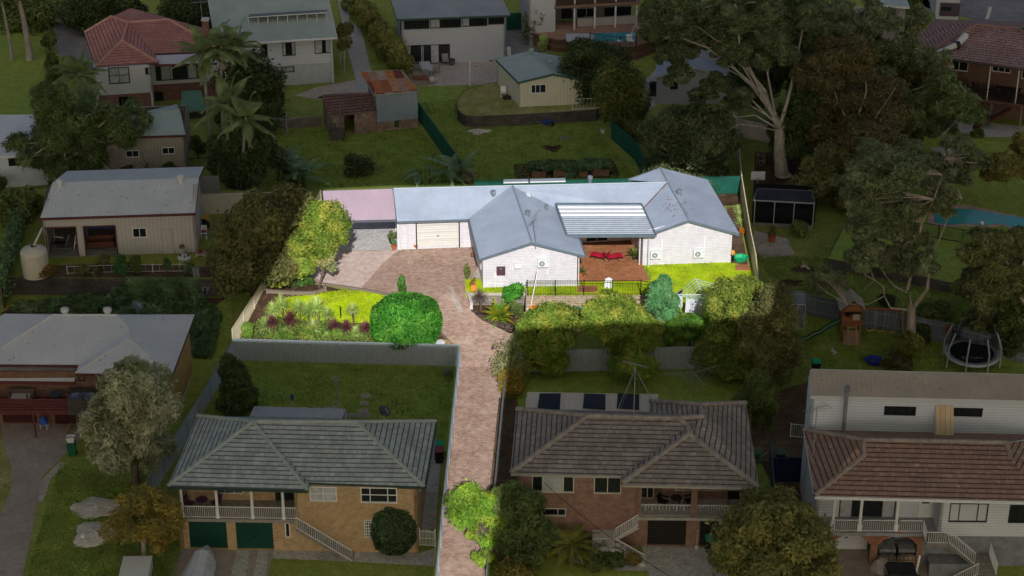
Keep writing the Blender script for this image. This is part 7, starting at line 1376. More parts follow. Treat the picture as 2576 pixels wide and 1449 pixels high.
# ================================================================ bins
def bin_(label,g_,lid,body='1e3a2c',rz=0.0,group='wheelie bins'):
 t=thing('wheelie_bin',label,'wheelie bin',(0,0,0),group);O=Vector((0,0,0));b=MB();lo=[(-.22,-.24),(.22,-.24),(.22,.22),(-.22,.22)];hi=[(-.28,-.33),(.28,-.33),(.28,.3),(-.28,.3)]
 b.face([(x,y,.05)for x,y in lo[::-1]]);b.face([(x,y,.95)for x,y in hi])
 for i in range(4):b.face([(*lo[i],.05),(*lo[(i+1)%4],.05),(*hi[(i+1)%4],.95),(*hi[i],.95)])
 b.build('body',paint(body,rough=.5),t);l_=MB();l_.obox((-.3,-.36,.955),(.6,0,0),(0,.7,0),(0,0,.05));l_.face([(-.27,-.3,1.006),(.27,-.3,1.006),(.2,.25,1.07),(-.2,.25,1.07)]);l_.face([(-.27,-.3,1.006),(-.2,.25,1.07),(-.27,.3,1.006)]);l_.face([(.27,-.3,1.006),(.27,.3,1.006),(.2,.25,1.07)]);l_.build('lid',paint(lid,rough=.4),t)
 for s_ in(-1,1):MB().tube([(s_*.24,.26,.1),(s_*.3,.26,.1)],.1,12).build('wheel',BLKM,t)
 MB().bar((-.24,.36,.93),(.24,.36,.93),.04).build('handle',paint(body),t);t.location=g_;t.rotation_euler.z=rz;return t
bin_('dark bin with a bright green lid standing behind the long cream ribbed roof',P(2051,938),'1f9c70','141f1c',.1);bin_('bin with a green lid beside the green tiled house, behind the red-lidded one',P(1107,1146),'1f8c68','17201e');bin_('black bin with a dull red lid in the narrow side path',P(1105,1162),'7a3a40','17181a')
g_=P(183,1146);bin_('green bin with a white washing basket on its lid beside the left driveway',g_,'1f5a40','1f5a40',.1);t=thing('laundry_basket','white plastic basket sitting on the green bin','basket',g_+Vector((0,0,1.08)));q=g_+Vector((0,0,1.08));b=MB();lo=[(-.2,-.15),(.2,-.15),(.2,.15),(-.2,.15)];hi=[(-.28,-.22),(.28,-.22),(.28,.22),(-.28,.22)]
for i in range(4):b.face([q+Vector((*lo[i],0)),q+Vector((*lo[(i+1)%4],0)),q+Vector((*hi[(i+1)%4],.42)),q+Vector((*hi[i],.42))]);b.face([q+Vector((*hi[i],.42)),q+Vector((*hi[(i+1)%4],.42)),q+Vector((*lo[(i+1)%4],.03))*1.0,q+Vector((*lo[i],.03))])
b.face([q+Vector((*p,.03))for p in lo]);b.build('basket',paint('d5d5d2'),t);MB().bar(q+Vector((-.28,0,.42)),q+Vector((.28,0,.42)),.02).build('handle',GREYPVC,t)
bin_('dark bin with a bright green lid by the second black garage door',P(1785,1386),'1f9c78','15211e');bin_('dark bin with a yellow lid behind the right end of the cream shed',P(519,574,1.4),'b58a1c','1c2c30');bin_('black bin with a grey-green lid behind the navy fence',P(1962,1168),'3f5f55','16181a')
# ================================================================ left side things
t=thing('water_tank','round cream plastic rainwater tank at the left end of the block wall','water tank',P(92,692,1.4));g_=P(92,690,1.4);MB().lathe(g_,[(1.0,0),(1.0,.1),(.98,.2),(1.0,.3),(1.0,1.9),(.96,2.0),(.9,2.08),(.45,2.28),(.25,2.3),(.25,2.36),(0,2.36)],32).build('shell',paint('cdc3b0','c2b8a5'),t);MB().lathe(g_+Vector((0,0,2.361)),[(.22,0),(.2,.04),(0,.05)],14).build('strainer',BLKM,t)
MB().tube([g_+Vector((.05,0,2.4)),g_+Vector((.55,.5,3.3)),g_+Vector((.6,.9,3.4))],.08,8).build('inlet_pipe',WTF,t)
t=thing('ladder','cream step ladder leaning against the rainwater tank','ladder',P(68,694,1.4));b=MB();a,c=P(60,696,1.4),g_+Vector((-.75,-.5,2.2));w_=Vector((.32,-.1,0));b.bar(a,c,.05).bar(a+w_,c+w_,.05)
for k in range(9):b.bar(a.lerp(c,(k+.5)/9),a.lerp(c,(k+.5)/9)+w_,.035)
b.build('frame',paint('c9c3b4'),t)
t=thing('water_tank','grey corrugated metal rainwater tank beside the green-roofed house','water tank',P(690,234));g_=P(690,232);prof=[(.85,0)]+[(.85+.03*(i%2),.08*i)for i in range(1,27)]+[(.8,2.2),(.2,2.35),(0,2.35)];MB().lathe(g_,prof,28).build('shell',paint('a3a8a6','b0b5b3',rough=.4,metal=.2),t);MB().tube([g_+Vector((.1,0,2.3)),g_+Vector((0,.6,3.0))],.08,8).build('inlet_pipe',WHITE,t)
def table_round(name,label,g_,r,h,m,legs=4,cat='table',group=None):
 t=thing(name,label,cat,g_,group);MB().lathe(g_+Vector((0,0,h-.04)),[(0,0),(r,0),(r,.04),(0,.04)],20).build('table_top',m,t)
 for k in range(legs):a=.6+k*6.283/legs;MB().bar(g_+Vector((math.cos(a)*r*.85,math.sin(a)*r*.85,0)),g_+Vector((math.cos(a)*r*.7,math.sin(a)*r*.7,h-.04)),.045).build('leg',m,t)
 return t
def chair(label,g_,rz,m,h=.45,group=None,arms=False,back=.45,name='chair',w_=.5,seatm=None):
 t=thing(name,label,'chair',(0,0,0),group);seatm=seatm or m;MB().box((0,0,h-.04),(w_,w_,.05)).build('seat',seatm,t);MB().obox((-w_/2,w_/2-.04,h),(w_,0,0),(0,.05,0),(0,.1,back)).build('backrest',m,t)
 for x in(-1,1):
  for y in(-1,1):MB().bar((x*(w_/2-.03),y*(w_/2-.03),0),(x*(w_/2-.03),y*(w_/2-.03),h-.04),.04).build('leg',m,t)
  if arms:MB().bar((x*w_/2,-w_/2,h+.22),(x*w_/2,w_/2,h+.22),.05).build('armrest',m,t)
 t.location=g_;t.rotation_euler.z=rz;return t
g_=P(465,668,1.4);table_round('garden_table','round white plastic table carrying small pots in front of the cream shed',g_,.5,.72,paint('d0d0cc'))
for(dx,dy,c_,lab)in((-.3,.1,'4a4a4a','dark small pot at the left of the white table'),(.05,-.1,'8a4a3a','terracotta small pot on the white table'),(.3,.1,'3a3a3a','black pot at the right of the white table')):t=thing('flower_pot',lab,'pot',g_+Vector((dx,dy,.72)),'small pots on the white table');MB().lathe(g_+Vector((dx,dy,.72)),[(0,0),(.06,0),(.09,.16),(.07,.16),(.06,.12),(0,.12)],10).build('pot',paint(c_),t)
pot_plant('white pedestal pot with orange flowers behind the round white table',P(459,640,1.4),.25,.5,paint('c9c9c4'),L_YEL,.3,group=None,seed=20)
t=thing('lawn_mower','red and black push mower at the right corner of the cream shed','lawn mower',P(506,645,1.4));g_=P(506,643,1.4);MB().box(g_+Vector((0,0,.1)),(.75,.48,.14),.1).build('deck',paint('a8a09c'),t);MB().box(g_+Vector((-.05,0,.24)),(.35,.3,.2),.1).build('engine',paint('8a2a24'),t);MB().bar(g_+Vector((.3,-.2,.25)),g_+Vector((1.05,-.2,.95)),.035).bar(g_+Vector((.3,.2,.25)),g_+Vector((1.05,.2,.95)),.035).bar(g_+Vector((1.05,-.2,.95)),g_+Vector((1.05,.2,.95)),.035).build('handle',BLKM,t)
for x in(-.32,.32):
 for y in(-.26,.26):MB().tube([g_+Vector((x,y-.03,.1)),g_+Vector((x,y+.03,.1))],.1,12).build('wheel',paint('c9c9c9'),t)
def barrow(label,g_,rz,tray,rise=.0):
 t=thing('wheelbarrow',label,'wheelbarrow',(0,0,0));b=MB();lo=[(-.25,-.2),(.2,-.2),(.2,.2),(-.25,.2)];hi=[(-.45,-.33),(.42,-.33),(.42,.33),(-.45,.33)]
 for i in range(4):b.face([(*lo[i],.3),(*lo[(i+1)%4],.3),(*hi[(i+1)%4],.62),(*hi[i],.62)]);b.face([(*hi[i],.62),(*hi[(i+1)%4],.62),(*lo[(i+1)%4],.32),(*lo[i],.32)])
 b.face([(*p,.31)for p in lo]);b.build('tray',paint(tray),t);MB().tube([(.5,-.04,.2),(.5,.04,.2)],.2,14).build('wheel',BLKM,t)
 for y in(-1,1):MB().bar((.5,y*.06,.2),(-.9,y*.3,.55),.035).build('handle',paint('8a8d90'),t);MB().bar((-.3,y*.22,0),(-.25,y*.2,.32),.03).build('leg',paint('8a8d90'),t)
 t.location=g_;t.rotation_euler=(0,rise,rz)
barrow('grey wheelbarrow propped upright against the dark block wall',P(518,757)+Vector((0,0,.35)),-1.57,'6a6d72',-1.1);barrow('blue wheelbarrow parked against the dark stone wall',P(1376,320),.4,'2c4a8a')
t=thing('wire_basket','white wire basket on the block wall above the wheelbarrow','basket',P(494,700,1.4));b=MB();g_=P(494,698,1.4)
for k in range(5):b.lathe(g_+Vector((0,0,.18*k)),[(.2,0),(.23,0),(.23,.03),(.2,.03)],12)
for k in range(6):a=k*1.047;b.bar(g_+Vector((math.cos(a)*.21,math.sin(a)*.21,0)),g_+Vector((math.cos(a)*.21,math.sin(a)*.21,.75)),.02)
b.build('wire',paint('b5b5b5'),t)
def sofa(name,label,g_,rz,w_,m,cm=None,group=None,cush=2):
 t=thing(name,label,'sofa',(0,0,0),group);MB().box((0,0,.12),(w_,.8,.3)).build('base',m,t);MB().box((0,.35,.42),(w_,.18,.45)).build('backrest',m,t)
 for s_ in(-1,1):MB().box((s_*(w_/2-.09),0,.42),(.18,.8,.22)).build('armrest',m,t)
 for k in range(cush):MB().box((-(w_-.4)/2+(w_-.4)/cush*(k+.5),-.05,.421),((w_-.42)/cush,.6,.14)).build('cushion',cm or m,t)
 t.location=g_;t.rotation_euler.z=rz
sofa('sofa','brown worn sofa inside the right open bay of the cream shed',P(254,626,1.4)+Vector((0,.2,.06)),.1,2.0,paint('6b4236','5a362c'))
t=thing('workbench','blue-topped bench behind the sofa in the right open bay','bench',P(254,605,1.4));g_=P(254,606,1.4)+Vector((0,.8,.06));MB().box(g_+Vector((0,0,.8)),(2.4,.8,.12)).build('bench_top',paint('2c4a7a'),t)
for x in(-1.1,1.1):MB().box(g_+Vector((x,0,0)),(.08,.7,.8)).build('leg',paint('8a8a8a'),t)
t=thing('exercise_machine','black and silver exercise machine in the left open bay of the cream shed','exercise machine',P(155,632,1.4));g_=P(155,632,1.4)+Vector((0,.2,.06));MB().bar(g_+Vector((-.7,0,.1)),g_+Vector((.7,0,.1)),.1).bar(g_+Vector((-.5,.2,.1)),g_+Vector((-.5,.2,1.7)),.08).bar(g_+Vector((.2,.2,.1)),g_+Vector((.6,.2,1.1)),.08).build('frame',paint('7d8084',metal=.3),t);MB().box(g_+Vector((-.1,0,.5)),(.9,.3,.1)).build('seat',BLKM,t);MB().bar(g_+Vector((-.5,0,1.1)),g_+Vector((.2,0,1.0)),.08).build('handlebar',paint('b5b8bb'),t)
t=thing('folding_trestle','white folding trestle in the left open bay of the cream shed','trestle',P(184,634,1.4));g_=P(184,634,1.4)+Vector((0,.4,.06));MB().bar(g_,g_+Vector((.25,0,1.2)),.06).bar(g_+Vector((.5,0,0)),g_+Vector((.25,0,1.2)),.06).bar(g_+Vector((.1,0,.5)),g_+Vector((.4,0,.5)),.05).build('frame',WHITE,t)
t=thing('folding_chair','white folding chair with a red bag behind the end of the cream shed','chair',P(514,600,1.4));chair_g=P(514,600,1.4);MB().box(chair_g+Vector((0,0,.5)),(.45,.45,.05)).build('seat',WHITE,t);MB().box(chair_g+Vector((0,.2,.6)),(.45,.04,.45)).build('backrest',WHITE,t)
for x in(-.2,.2):MB().bar(chair_g+Vector((x,-.2,0)),chair_g+Vector((x,.2,.5)),.04).bar(chair_g+Vector((x,.2,0)),chair_g+Vector((x,-.2,.5)),.04).build('leg',WHITE,t)
def blob(name,label,cat,g_,r,m,seed=1,group=None,amp=.15,nu=20,nv=8,pw=1.0):
 b=MB();rnd=random.Random(seed);ph=[rnd.uniform(0,6.28)for _ in range(6)]
 def pt(i,j):a=6.283*i/nu;e=1.5708*j/nv;q=1+amp*(math.sin(3*a+ph[0])*math.cos(2*e+ph[1])+.6*math.sin(5*a+ph[2]+3*e));return g_+Vector((math.cos(a)*max(0,math.cos(e))**pw*r[0]*q,math.sin(a)*max(0,math.cos(e))**pw*r[1]*q,math.sin(e)*r[2]*(1+amp*.5*math.sin(4*a+ph[3]))-.02))
 for j in range(nv):
  for i in range(nu):b.face([pt(i,j),pt((i+1)%nu,j),pt((i+1)%nu,j+1),pt(i,j+1)])
 return b.build(name,m,label=label,cat=cat,group=group,smooth=True)
blob('tarpaulin','crumpled blue tarpaulin on the grass behind the cream shed','tarpaulin',P(528,590,1.4),(.5,.4,.35),paint('2c6a9a','245a8a'),3,amp=.25);blob('red_bag','small red bag on the white folding chair','bag',chair_g+Vector((0,0,.56)),(.2,.15,.2),paint('a82a24'),4)
zb=slab_e=ZB+2.2;by=P(100,1066).y-1.1
def bal(x):return Vector(((x-1288)/FOC*(ray(x,1000).y and(by/ray(x,985).y)),by,zb))
sofa('sofa','cream cushioned sofa on the left part of the maroon balcony',bal(48)+Vector((0,.3,0)),0,1.7,paint('5a4a42'),paint('b0a89c'));table_round('side_table','small round glass table on the maroon balcony',bal(138)+Vector((0,.3,0)),.45,.7,paint('3a3f40'))
t=thing('daybed','wicker daybed with blue mattress and striped pillows on the balcony','daybed',bal(205));g_=bal(207)+Vector((0,.2,0));MB().box(g_,(2.1,.95,.35)).build('frame',paint('3f3833'),t);MB().box(g_+Vector((0,.4,.35)),(2.1,.12,.55)).build('backrest',paint('3f3833'),t);MB().box(g_+Vector((0,-.03,.351)),(2.0,.85,.16)).build('mattress',paint('5a6a8a'),t)
for x,c_ in((-.55,'8a8f98'),(.45,'8a8f98'),(-.1,'5a6f95')):MB().box(g_+Vector((x,.1,.511)),(.5,.3,.16),.2).build('pillow',paint(c_),t)
mt_a=Vector((bal(175).x,P(100,1066).y-2.08,ZB+3.22));mt_b=Vector((bal(245).x,mt_a.y,mt_a.z));t=MB();t.obox(mt_a-Vector((0,0,1.25)),Vector((1.65,0,0)),Vector((0,.03,0)),(0,0,1.25));t.build('floor_mat',paint('4a4a42','3f3f38'),label='dark mat draped over the maroon balcony rail',cat='mat')
t=thing('covered_chair','chair with a bright blue cover under the maroon balcony','chair',P(112,1078));g_=P(112,1078);MB().box(g_+Vector((0,0,.4)),(.5,.5,.06)).build('seat',GREYPVC,t)
for x in(-.22,.22):
 for y in(-.2,.2):MB().bar(g_+Vector((x,y,0)),g_+Vector((x,y,.4)),.04).build('leg',GREYPVC,t)
blob('chair_cover','blue cloth bundled on the chair under the balcony','cloth',g_+Vector((0,0,.46)),(.3,.3,.5),paint('2456a8'),5,amp=.12)
for x,y in((180,1073),(170,1086)):rosette('orange_lily',('orange flower beside the left driveway, upper' if y<1080 else 'orange flower beside the left driveway, lower'),(x,y+8),.16,L_ORG,stem=.45,n=14,width=.05,seed=x,group='orange flowers by the left driveway')
def spot(A_,B_,px,py,back):d_,L_=unit2(A_,B_);n_=Vector((d_.y,-d_.x,0));u,z=onwall(A_,B_,px,py);return Vector((A_.x,A_.y,0))+d_*u-n_*back
A,B=P(456,1381),P(1053,1391);sl=onwall(A,B,600,1303)[1]+0
MAU=paint('4a2a44');g_=spot(A,B,502,1290,.9);g_.z=sl;table_round('verandah_table','small round mauve table on the cream house verandah',g_,.38,.72,MAU,3);chair('mauve metal chair left of the round verandah table',g_+Vector((-.75,0,0)),1.2,MAU,group='mauve chairs on the cream house verandah');chair('mauve metal chair right of the round verandah table',g_+Vector((.85,.1,0)),-.5,MAU,group='mauve chairs on the cream house verandah')
A,B=P(1303,1370),P(1886,1378);sl=onwall(A,B,1750,1300)[1];g_=spot(A,B,1703,1290,1.0);g_.z=sl;table_round('verandah_table','round glass-topped black table on the brown house verandah',g_,.36,.72,paint('23262a',rough=.3),4);chair('black chair left of the glass table on the brown house verandah',g_+Vector((-.8,0,0)),1.0,BLKM,arms=True,group='black chairs on the brown house verandah');chair('black chair right of the glass table on the brown house verandah',g_+Vector((.8,.1,0)),-1.2,BLKM,arms=True,group='black chairs on the brown house verandah')
g_=spot(A,B,1848,1280,1.1);g_.z=sl;t=thing('barbecue','black barbecue at the right end of the brown house verandah','barbecue',g_);MB().box(g_+Vector((0,0,.75)),(.7,.5,.25)).build('hood',BLKM,t)
for x in(-.3,.3):MB().bar(g_+Vector((x,0,0)),g_+Vector((x,0,.75)),.05).build('leg',BLKM,t)
g_=spot(A,B,1789,1292,.3);g_.z=sl+.0;t=thing('ball','red and white ball on the brown house verandah floor','ball',g_);MB().lathe(g_+Vector((0,0,.01)),[(.12*math.cos(a*.2618),.12+.12*math.sin(a*.2618))for a in range(-6,7)],14).build('skin',paint('c04a44','d8d4d0',sc_=9),t)
t=thing('shovel','shovel leaning on the brick pier between the black garage doors','shovel',P(1752,1384));g_=P(1751,1382);MB().bar(g_+Vector((0,0,.25)),g_+Vector((.08,.25,1.3)),.04).build('handle',paint('b5a58a'),t);MB().box(g_+Vector((0,-.03,0)),(.26,.04,.3)).build('blade',paint('9aa0a4'),t)
t=thing('covered_boat','boat under a pale grey cover on a trailer on the cream house driveway','boat',P(505,1450));g_=P(500,1470);b=MB();secs=[(-2.4,.95,.95),(-1.2,1.0,1.35),(0,.95,1.5),(1.2,.8,1.75),(2.1,.45,1.35),(2.7,.08,1.0)];rings=[]
for(y,w_,h_)in secs:rings.append([g_+Vector((x*w_+.1*y,y,z))for x,z in((-1,.35),(-1.02,.75),(-.5,h_*.9),(0,h_),(.5,h_*.9),(1.02,.75),(1,.35))])
for r0_,r1_ in zip(rings[:-1],rings[1:]):
 for i in range(6):b.face([r0_[i],r0_[i+1],r1_[i+1],r1_[i]])
b.face(rings[0][::-1]);b.build('cover',paint('b8bcc2','adb1b8',var=.15),t);hb=MB();hb.obox(g_+Vector((-.75,-2.2,.25)),(1.5,0,0),(0,4,0),(.0,0,.2));hb.build('hull',WHITE,t)
for s_ in(-1,1):MB().tube([g_+Vector((s_*1.0,-.9,.3)),g_+Vector((s_*1.18,-.9,.3))],.3,16).build('wheel',paint('c9c9c9'),t);MB().obox(g_+Vector((s_*1.08-.12,-1.35,.62)),(.24,0,0),(0,.9,0),(0,0,.05)).build('mudguard',WHITE,t)
t=thing('box_trailer','flat-topped white box trailer cut by the bottom edge','trailer',P(345,1470));g_=P(345,1475);MB().box(g_+Vector((0,0,.5)),(1.7,2.4,.8),.03).build('body',paint('c9c9c6'),t);MB().box(g_+Vector((0,0,1.301)),(1.75,2.45,.05),.03).build('lid',paint('d2d2cf'),t)
for s_ in(-1,1):MB().tube([g_+Vector((s_*.88,0,.3)),g_+Vector((s_*1.0,0,.3))],.3,14).build('wheel',BLKM,t)
SNDM=ground('cdc4b6','dcd3c6','a89f90',big=1.5,fine=14,bump=1)
blob('sand_pile','upper spread pile of pale sand on the left front lawn','sand pile',P(245,1278),(1.7,1.2,.2),SNDM,7,amp=.2,group='sand piles on the left lawn');blob('sand_pile','lower rounded pile of pale sand next to the yellow tree','sand pile',P(238,1345),(1.35,1.4,.35),SNDM,8,amp=.15,group='sand piles on the left lawn')
t=thing('bucket','white upturned bucket beside the lower sand pile','bucket',P(210,1358));g_=P(210,1358);MB().lathe(g_,[(0,.38),(.14,.38),(.17,0),(.16,0),(.13,.36)],14).build('bucket',WHITE,t);MB().bar(g_+Vector((-.15,0,.2)),g_+Vector((.15,-.05,.12)),.015).build('handle',GREYPVC,t)
for i,(x,y)in enumerate(((919,997),(916,1016),(914,1035))):MB().box(P(x,y)+Vector((0,0,.011)),(.62,.55,.05)).build('stepping_stone',paint('b3a39b','a09088'),label=('furthest','middle','nearest')[i]+' of three square stepping stones behind the green tiled house',cat='stepping stone',group='stepping stones on the back lawn')
MB().box(P(897,1046)+Vector((0,0,.011)),(2.1,.5,.05)).build('concrete_strip',CONC_M,label='pale concrete strip at the back edge of the grey awning',cat='slab')
def hoist(name,label,g_,h,r,folded=False,ang=.3,rings=4):
 t=thing(name,label,'clothesline',g_);m=paint('a3a8ac',metal=.3,rough=.4);MB().tube([g_,g_+Vector((0,0,h))],.035,7).build('mast',m,t);c=g_+Vector((0,0,h));es=[]
 for k in range(4):a=ang+k*1.5708;e=c+Vector((math.cos(a)*r,math.sin(a)*r,.25))if not folded else c+Vector((math.cos(a)*.3,math.sin(a)*.1,.9));es.append(e);MB().bar(c,e,.04).build('arm',m,t)
 ln=MB()
 for f in[(i+1)/rings for i in range(rings)]:
  for k in range(4):ln.bar(c.lerp(es[k],f),c.lerp(es[(k+1)%4],f),.018)
 ln.build('line',m,t)
hoist('rotary_clothesline','large empty rotary clothesline on the lawn behind the brown tiled house',P(1741,990),1.7,2.2);hoist('rotary_clothesline','folded rotary clothesline on the lawn behind the cream house',P(848,1017),1.3,.5,True);hoist('rotary_clothesline','old leaning rotary clothesline left of the brick outbuilding',P(723,343),1.6,1.2,ang=.1,rings=2)
t=thing('umbrella_post','blue closed sunshade on a post behind the cream house','sunshade',P(737,1030));g_=P(737,1030);MB().tube([g_,g_+Vector((0,0,1.4))],.03,6).build('pole',WHITE,t);MB().lathe(g_+Vector((0,0,.7)),[(.04,0),(.14,.25),(.05,.6)],10).build('canopy',paint('2c4a8a'),t)
TIMB=boards('a07a62',.14,gap='5c4436',c2='8f6c56')
for i,(x0,x1,y,lab)in enumerate(((1336,1376,448,'left-most timber planter box of the vegetable garden'),(1390,1427,446,'second timber planter box, with pumpkin leaves spilling over'),(1455,1481,447,'third and smallest timber planter box of the vegetable garden'),(1490,1534,443,'right-most timber planter box of the vegetable garden'))):
 a,c=P(x0,y),P(x1,y);t=thing('planter_box',lab,'planter',a,'timber planter boxes behind the white house');b=MB();w_=c.x-a.x
 for o,s_ in((a,(w_,.06)),(a+Vector((0,1.5,0)),(w_,.06)),(a,(.06,1.56)),(a+Vector((w_-.06,0,0)),(.06,1.56))):b.obox(o,(s_[0],0,0),(0,s_[1],0),(0,0,.6))
 b.build('sides',TIMB,t);MB().face([a+Vector((.05,.05,.5)),a+Vector((w_-.05,.05,.5)),a+Vector((w_-.05,1.5,.5)),a+Vector((.05,1.5,.5))]).build('soil',SOIL,t)
 rs=np.random.RandomState(300+i);n_=900;C_=np.column_stack([rs.uniform(a.x-.15,a.x+w_+.15,n_),rs.uniform(a.y,a.y+1.6,n_),.5+rs.uniform(0,.45,n_)]);raw_mesh('vegetables',leaves_mesh(C_,np.tile(np.array([0,-.2,1.]),(n_,1)),.12,.7,rs),L_VINE,t)
cover('pumpkin_cover',[(1378,425),(1482,412),(1490,442),(1430,450),(1380,436)],leaf('7f9a70','6b875c','93ab84'),3000,.7,.15,seed=7);sheet_on('garden_soil',[(1292,415),(1380,400),(1545,405),(1560,447),(1296,450)],MULCH,.02)
pot_plant('white bucket on the lawn near the green fence',P(1516,335),.2,.3,WHITE,lh=.02,group=None,seed=30)
blob('fire_pit','round patch of dead sticks on the back lawn','stick pile',P(1391,373),(.9,.7,.12),MULCH,9,amp=.3);MB().box(P(1419,348)+Vector((0,0,.015)),(.9,.5,.06),.1).build('paving_slab',CONC_M,label='small pale slab in the middle of the back lawn',cat='paving slab');blob('rubble_pile','small pile of rubble below the curved dark stone wall','rubble',P(1205,332),(1.0,.5,.25),SNDM,10,amp=.3)
g_=P(1072,184);t=thing('garden_table','long white outdoor table on the concrete yard','table',g_);MB().box(g_+Vector((0,0,.7)),(1.0,2.2,.06),.2).build('table_top',paint('b9bcc0'),t)
for x in(-.4,.4):
 for y in(-.9,.9):MB().bar(g_+Vector((x-y*.2,y,0)),g_+Vector((x-y*.2,y,.7)),.06).build('leg',paint('a9acb0'),t)
WIC=paint('a5a5a2','8f8f8c',var=.4)
for i,(x,y,rz,lab)in enumerate(((1046,178,1.7,'wicker chair left of the long white table'),(1071,196,3.1,'wicker chair at the near end of the long white table'),(1098,184,-1.4,'wicker chair right of the long white table'),(1121,163,.2,'wicker armchair beside the sliding doors'))):chair(lab,P(x,y),rz,WIC,group='wicker chairs in the concrete yard',arms=True,w_=.6,back=.55)
t=thing('stool','round dark wicker stool beside the armchair','stool',P(1137,163));g_=P(1137,163);MB().lathe(g_,[(.0,0),(.22,0),(.3,.25),(.27,.45),(.32,.5),(0,.5)],14).build('base',paint('5a5652'),t);MB().lathe(g_+Vector((0,0,.501)),[(.3,0),(.3,.06),(0,.08)],14).build('cushion',paint('3f3d3b'),t)
t=thing('brick_pile','stack of bricks and timber on the low slab beside the tin shed','brick pile',P(1060,208));g_=P(1060,210);MB().box(g_,(1.8,1.0,.4),.15).build('slab',CONC_M,t)
for k in range(7):MB().box(g_+Vector((-.7+.22*k,.1*(k%2),.4)),(.2,.7,.18+.05*(k%3)),.3).build('brick',paint('9a6048','7f4c3a'),t)
blob('white_sack','white crumpled sack on the low slab beside the brick pile','sack',P(1085,210)+Vector((0,0,.35)),(.5,.35,.3),paint('b9b9b6'),11,amp=.25)
t=thing('post','tall white post on the upper lawn edge','post',P(1182,217));g_=P(1182,217);MB().tube([g_,g_+Vector((0,0,2.3))],.06,8).build('post',WHITE,t);MB().box(g_+Vector((0,0,2.3)),(.2,.1,.05)).build('cap',WHITE,t)
t=thing('broom','broom standing against the white wall of the sunroom house','broom',P(1234,155));g_=P(1234,154);MB().bar(g_+Vector((0,0,.1)),g_+Vector((0,.2,1.5)),.04).build('handle',paint('6b6a66'),t);MB().box(g_,(.5,.12,.14)).build('head',paint('4a3a32'),t)
chair('white plastic chair against the left wall of the cream shed',P(1266,243,1.1),0,WHITE);blob('black_bag','black bag piled beside the white plastic chair','bag',P(1276,248,1.1),(.4,.3,.35),BLKM,12)
t=thing('air_conditioner','white air conditioner low on the right wall of the sunroom house','air conditioner',P(1280,140));MB().box(P(1280,140),(.4,.9,.75)).build('casing',WHITE,t);MB().box(P(1280,140)+Vector((.201,0,.15)),(.01,.5,.45)).build('fan_grille',paint('8d9296'),t)
MB().face([P(*p,1.32)for p in((1478,106),(1600,104),(1598,80),(1480,84))]).build('pool_water',water('3f8fa0','5aa5b2'),kind='structure')
t=thing('pool_cover_box','flat white roofed pump box at the left end of the small blue pool','pump box',P(1458,110,1.3));g_=P(1458,108,1.3);MB().box(g_,(2.2,1.6,.5)).build('walls',paint('8a7f74'),t);MB().box(g_+Vector((0,0,.5)),(2.6,2.0,.08)).build('roof',paint('b9bcbe'),t)
chair('white moulded chair beside the small blue pool',P(1585,112,1.3),.2,WHITE,group='white pool furniture',w_=.6);table_round('pool_table','tiny round white table beside the small blue pool',P(1558,112,1.3),.25,.4,WHITE,3,group='white pool furniture')
t=thing('pool_ladder','curved white handrails at the right end of the small blue pool','pool ladder',P(1606,92,1.3));g_=P(1606,92,1.3);MB().tube([g_,g_+Vector((0,0,.8)),g_+Vector((-.4,0,.95)),g_+Vector((-.7,0,.2))],.03,6).build('rail',WHITE,t);MB().tube([g_+Vector((0,.5,0)),g_+Vector((0,.5,.8)),g_+Vector((-.4,.5,.95)),g_+Vector((-.7,.5,.2))],.03,6).build('rail',WHITE,t)
t=thing('ladder','aluminium ladder lying against the plants left of the pump box','ladder',P(1370,125));b=MB();a,c=P(1368,135),P(1340,92);b.bar(a+Vector((0,0,.1)),c+Vector((0,0,.6)),.05).bar(a+Vector((.4,0,.1)),c+Vector((.4,0,.6)),.05)
for k in range(10):b.bar(a.lerp(c,k/10)+Vector((0,0,.1+.05*k)),a.lerp(c,k/10)+Vector((.4,0,.1+.05*k)),.035)
b.build('frame',paint('b5b8ba',metal=.3),t)
t=thing('stacked_crates','stack of black trays beside the grey corrugated shed','crates',P(1641,240));g_=P(1641,240)
for k in range(6):MB().box(g_+Vector((.03*(k%2),0,.22*k)),(.6,.5,.2)).build('tray',paint('22252a'),t)
zp=.9;pool=[(2352,528),(2400,524),(2445,526),(2500,536),(2576,548),(2640,552),(2640,600),(2560,578),(2520,562),(2470,566),(2430,562),(2380,566),(2350,558)]
MB().face([P(*p,zp+.06)for p in pool]).build('pool_water',water('3f9498','4ca2a4'),kind='structure')
cx,cy=2480,548;MB().face([P(cx+(p[0]-cx)*1.12,cy+(p[1]-cy)*1.45,zp+.03)for p in pool]).build('pool_coping',ground('b59a8a','c2a898',big=1),kind='structure')
t=thing('pool_light','white globe light on a short post beside the kidney-shaped pool','lamp',P(2468,575,zp));g_=P(2468,577,zp);MB().tube([g_,g_+Vector((0,0,.4))],.04,6).build('post',BLKM,t);MB().lathe(g_+Vector((0,0,.4)),[(.16*math.cos(a*.2618),.16+.16*math.sin(a*.2618))for a in range(-6,7)],14).build('globe',paint('dcdcd8'),t)
t=thing('basketball_hoop','white basketball backboard on a grey pole beside the dark aviary','basketball hoop',P(1903,500));g_=P(1903,500);MB().tube([g_,g_+Vector((0,0,2.4))],.06,8).build('pole',paint('8a8f94'),t);MB().box(g_+Vector((0,-.1,1.75)),(1.15,.05,.75)).build('backboard',paint('b9bec2'),t);MB().lathe(g_+Vector((0,-.35,1.85)),[(.2,0),(.23,0),(.23,.03),(.2,.03)],14).build('ring',paint('8a3a2a'),t)
t=thing('compost_cage','small wire cage standing on the bare ground by the gum trunk','cage',P(1913,412));g_=P(1913,412);b=MB()
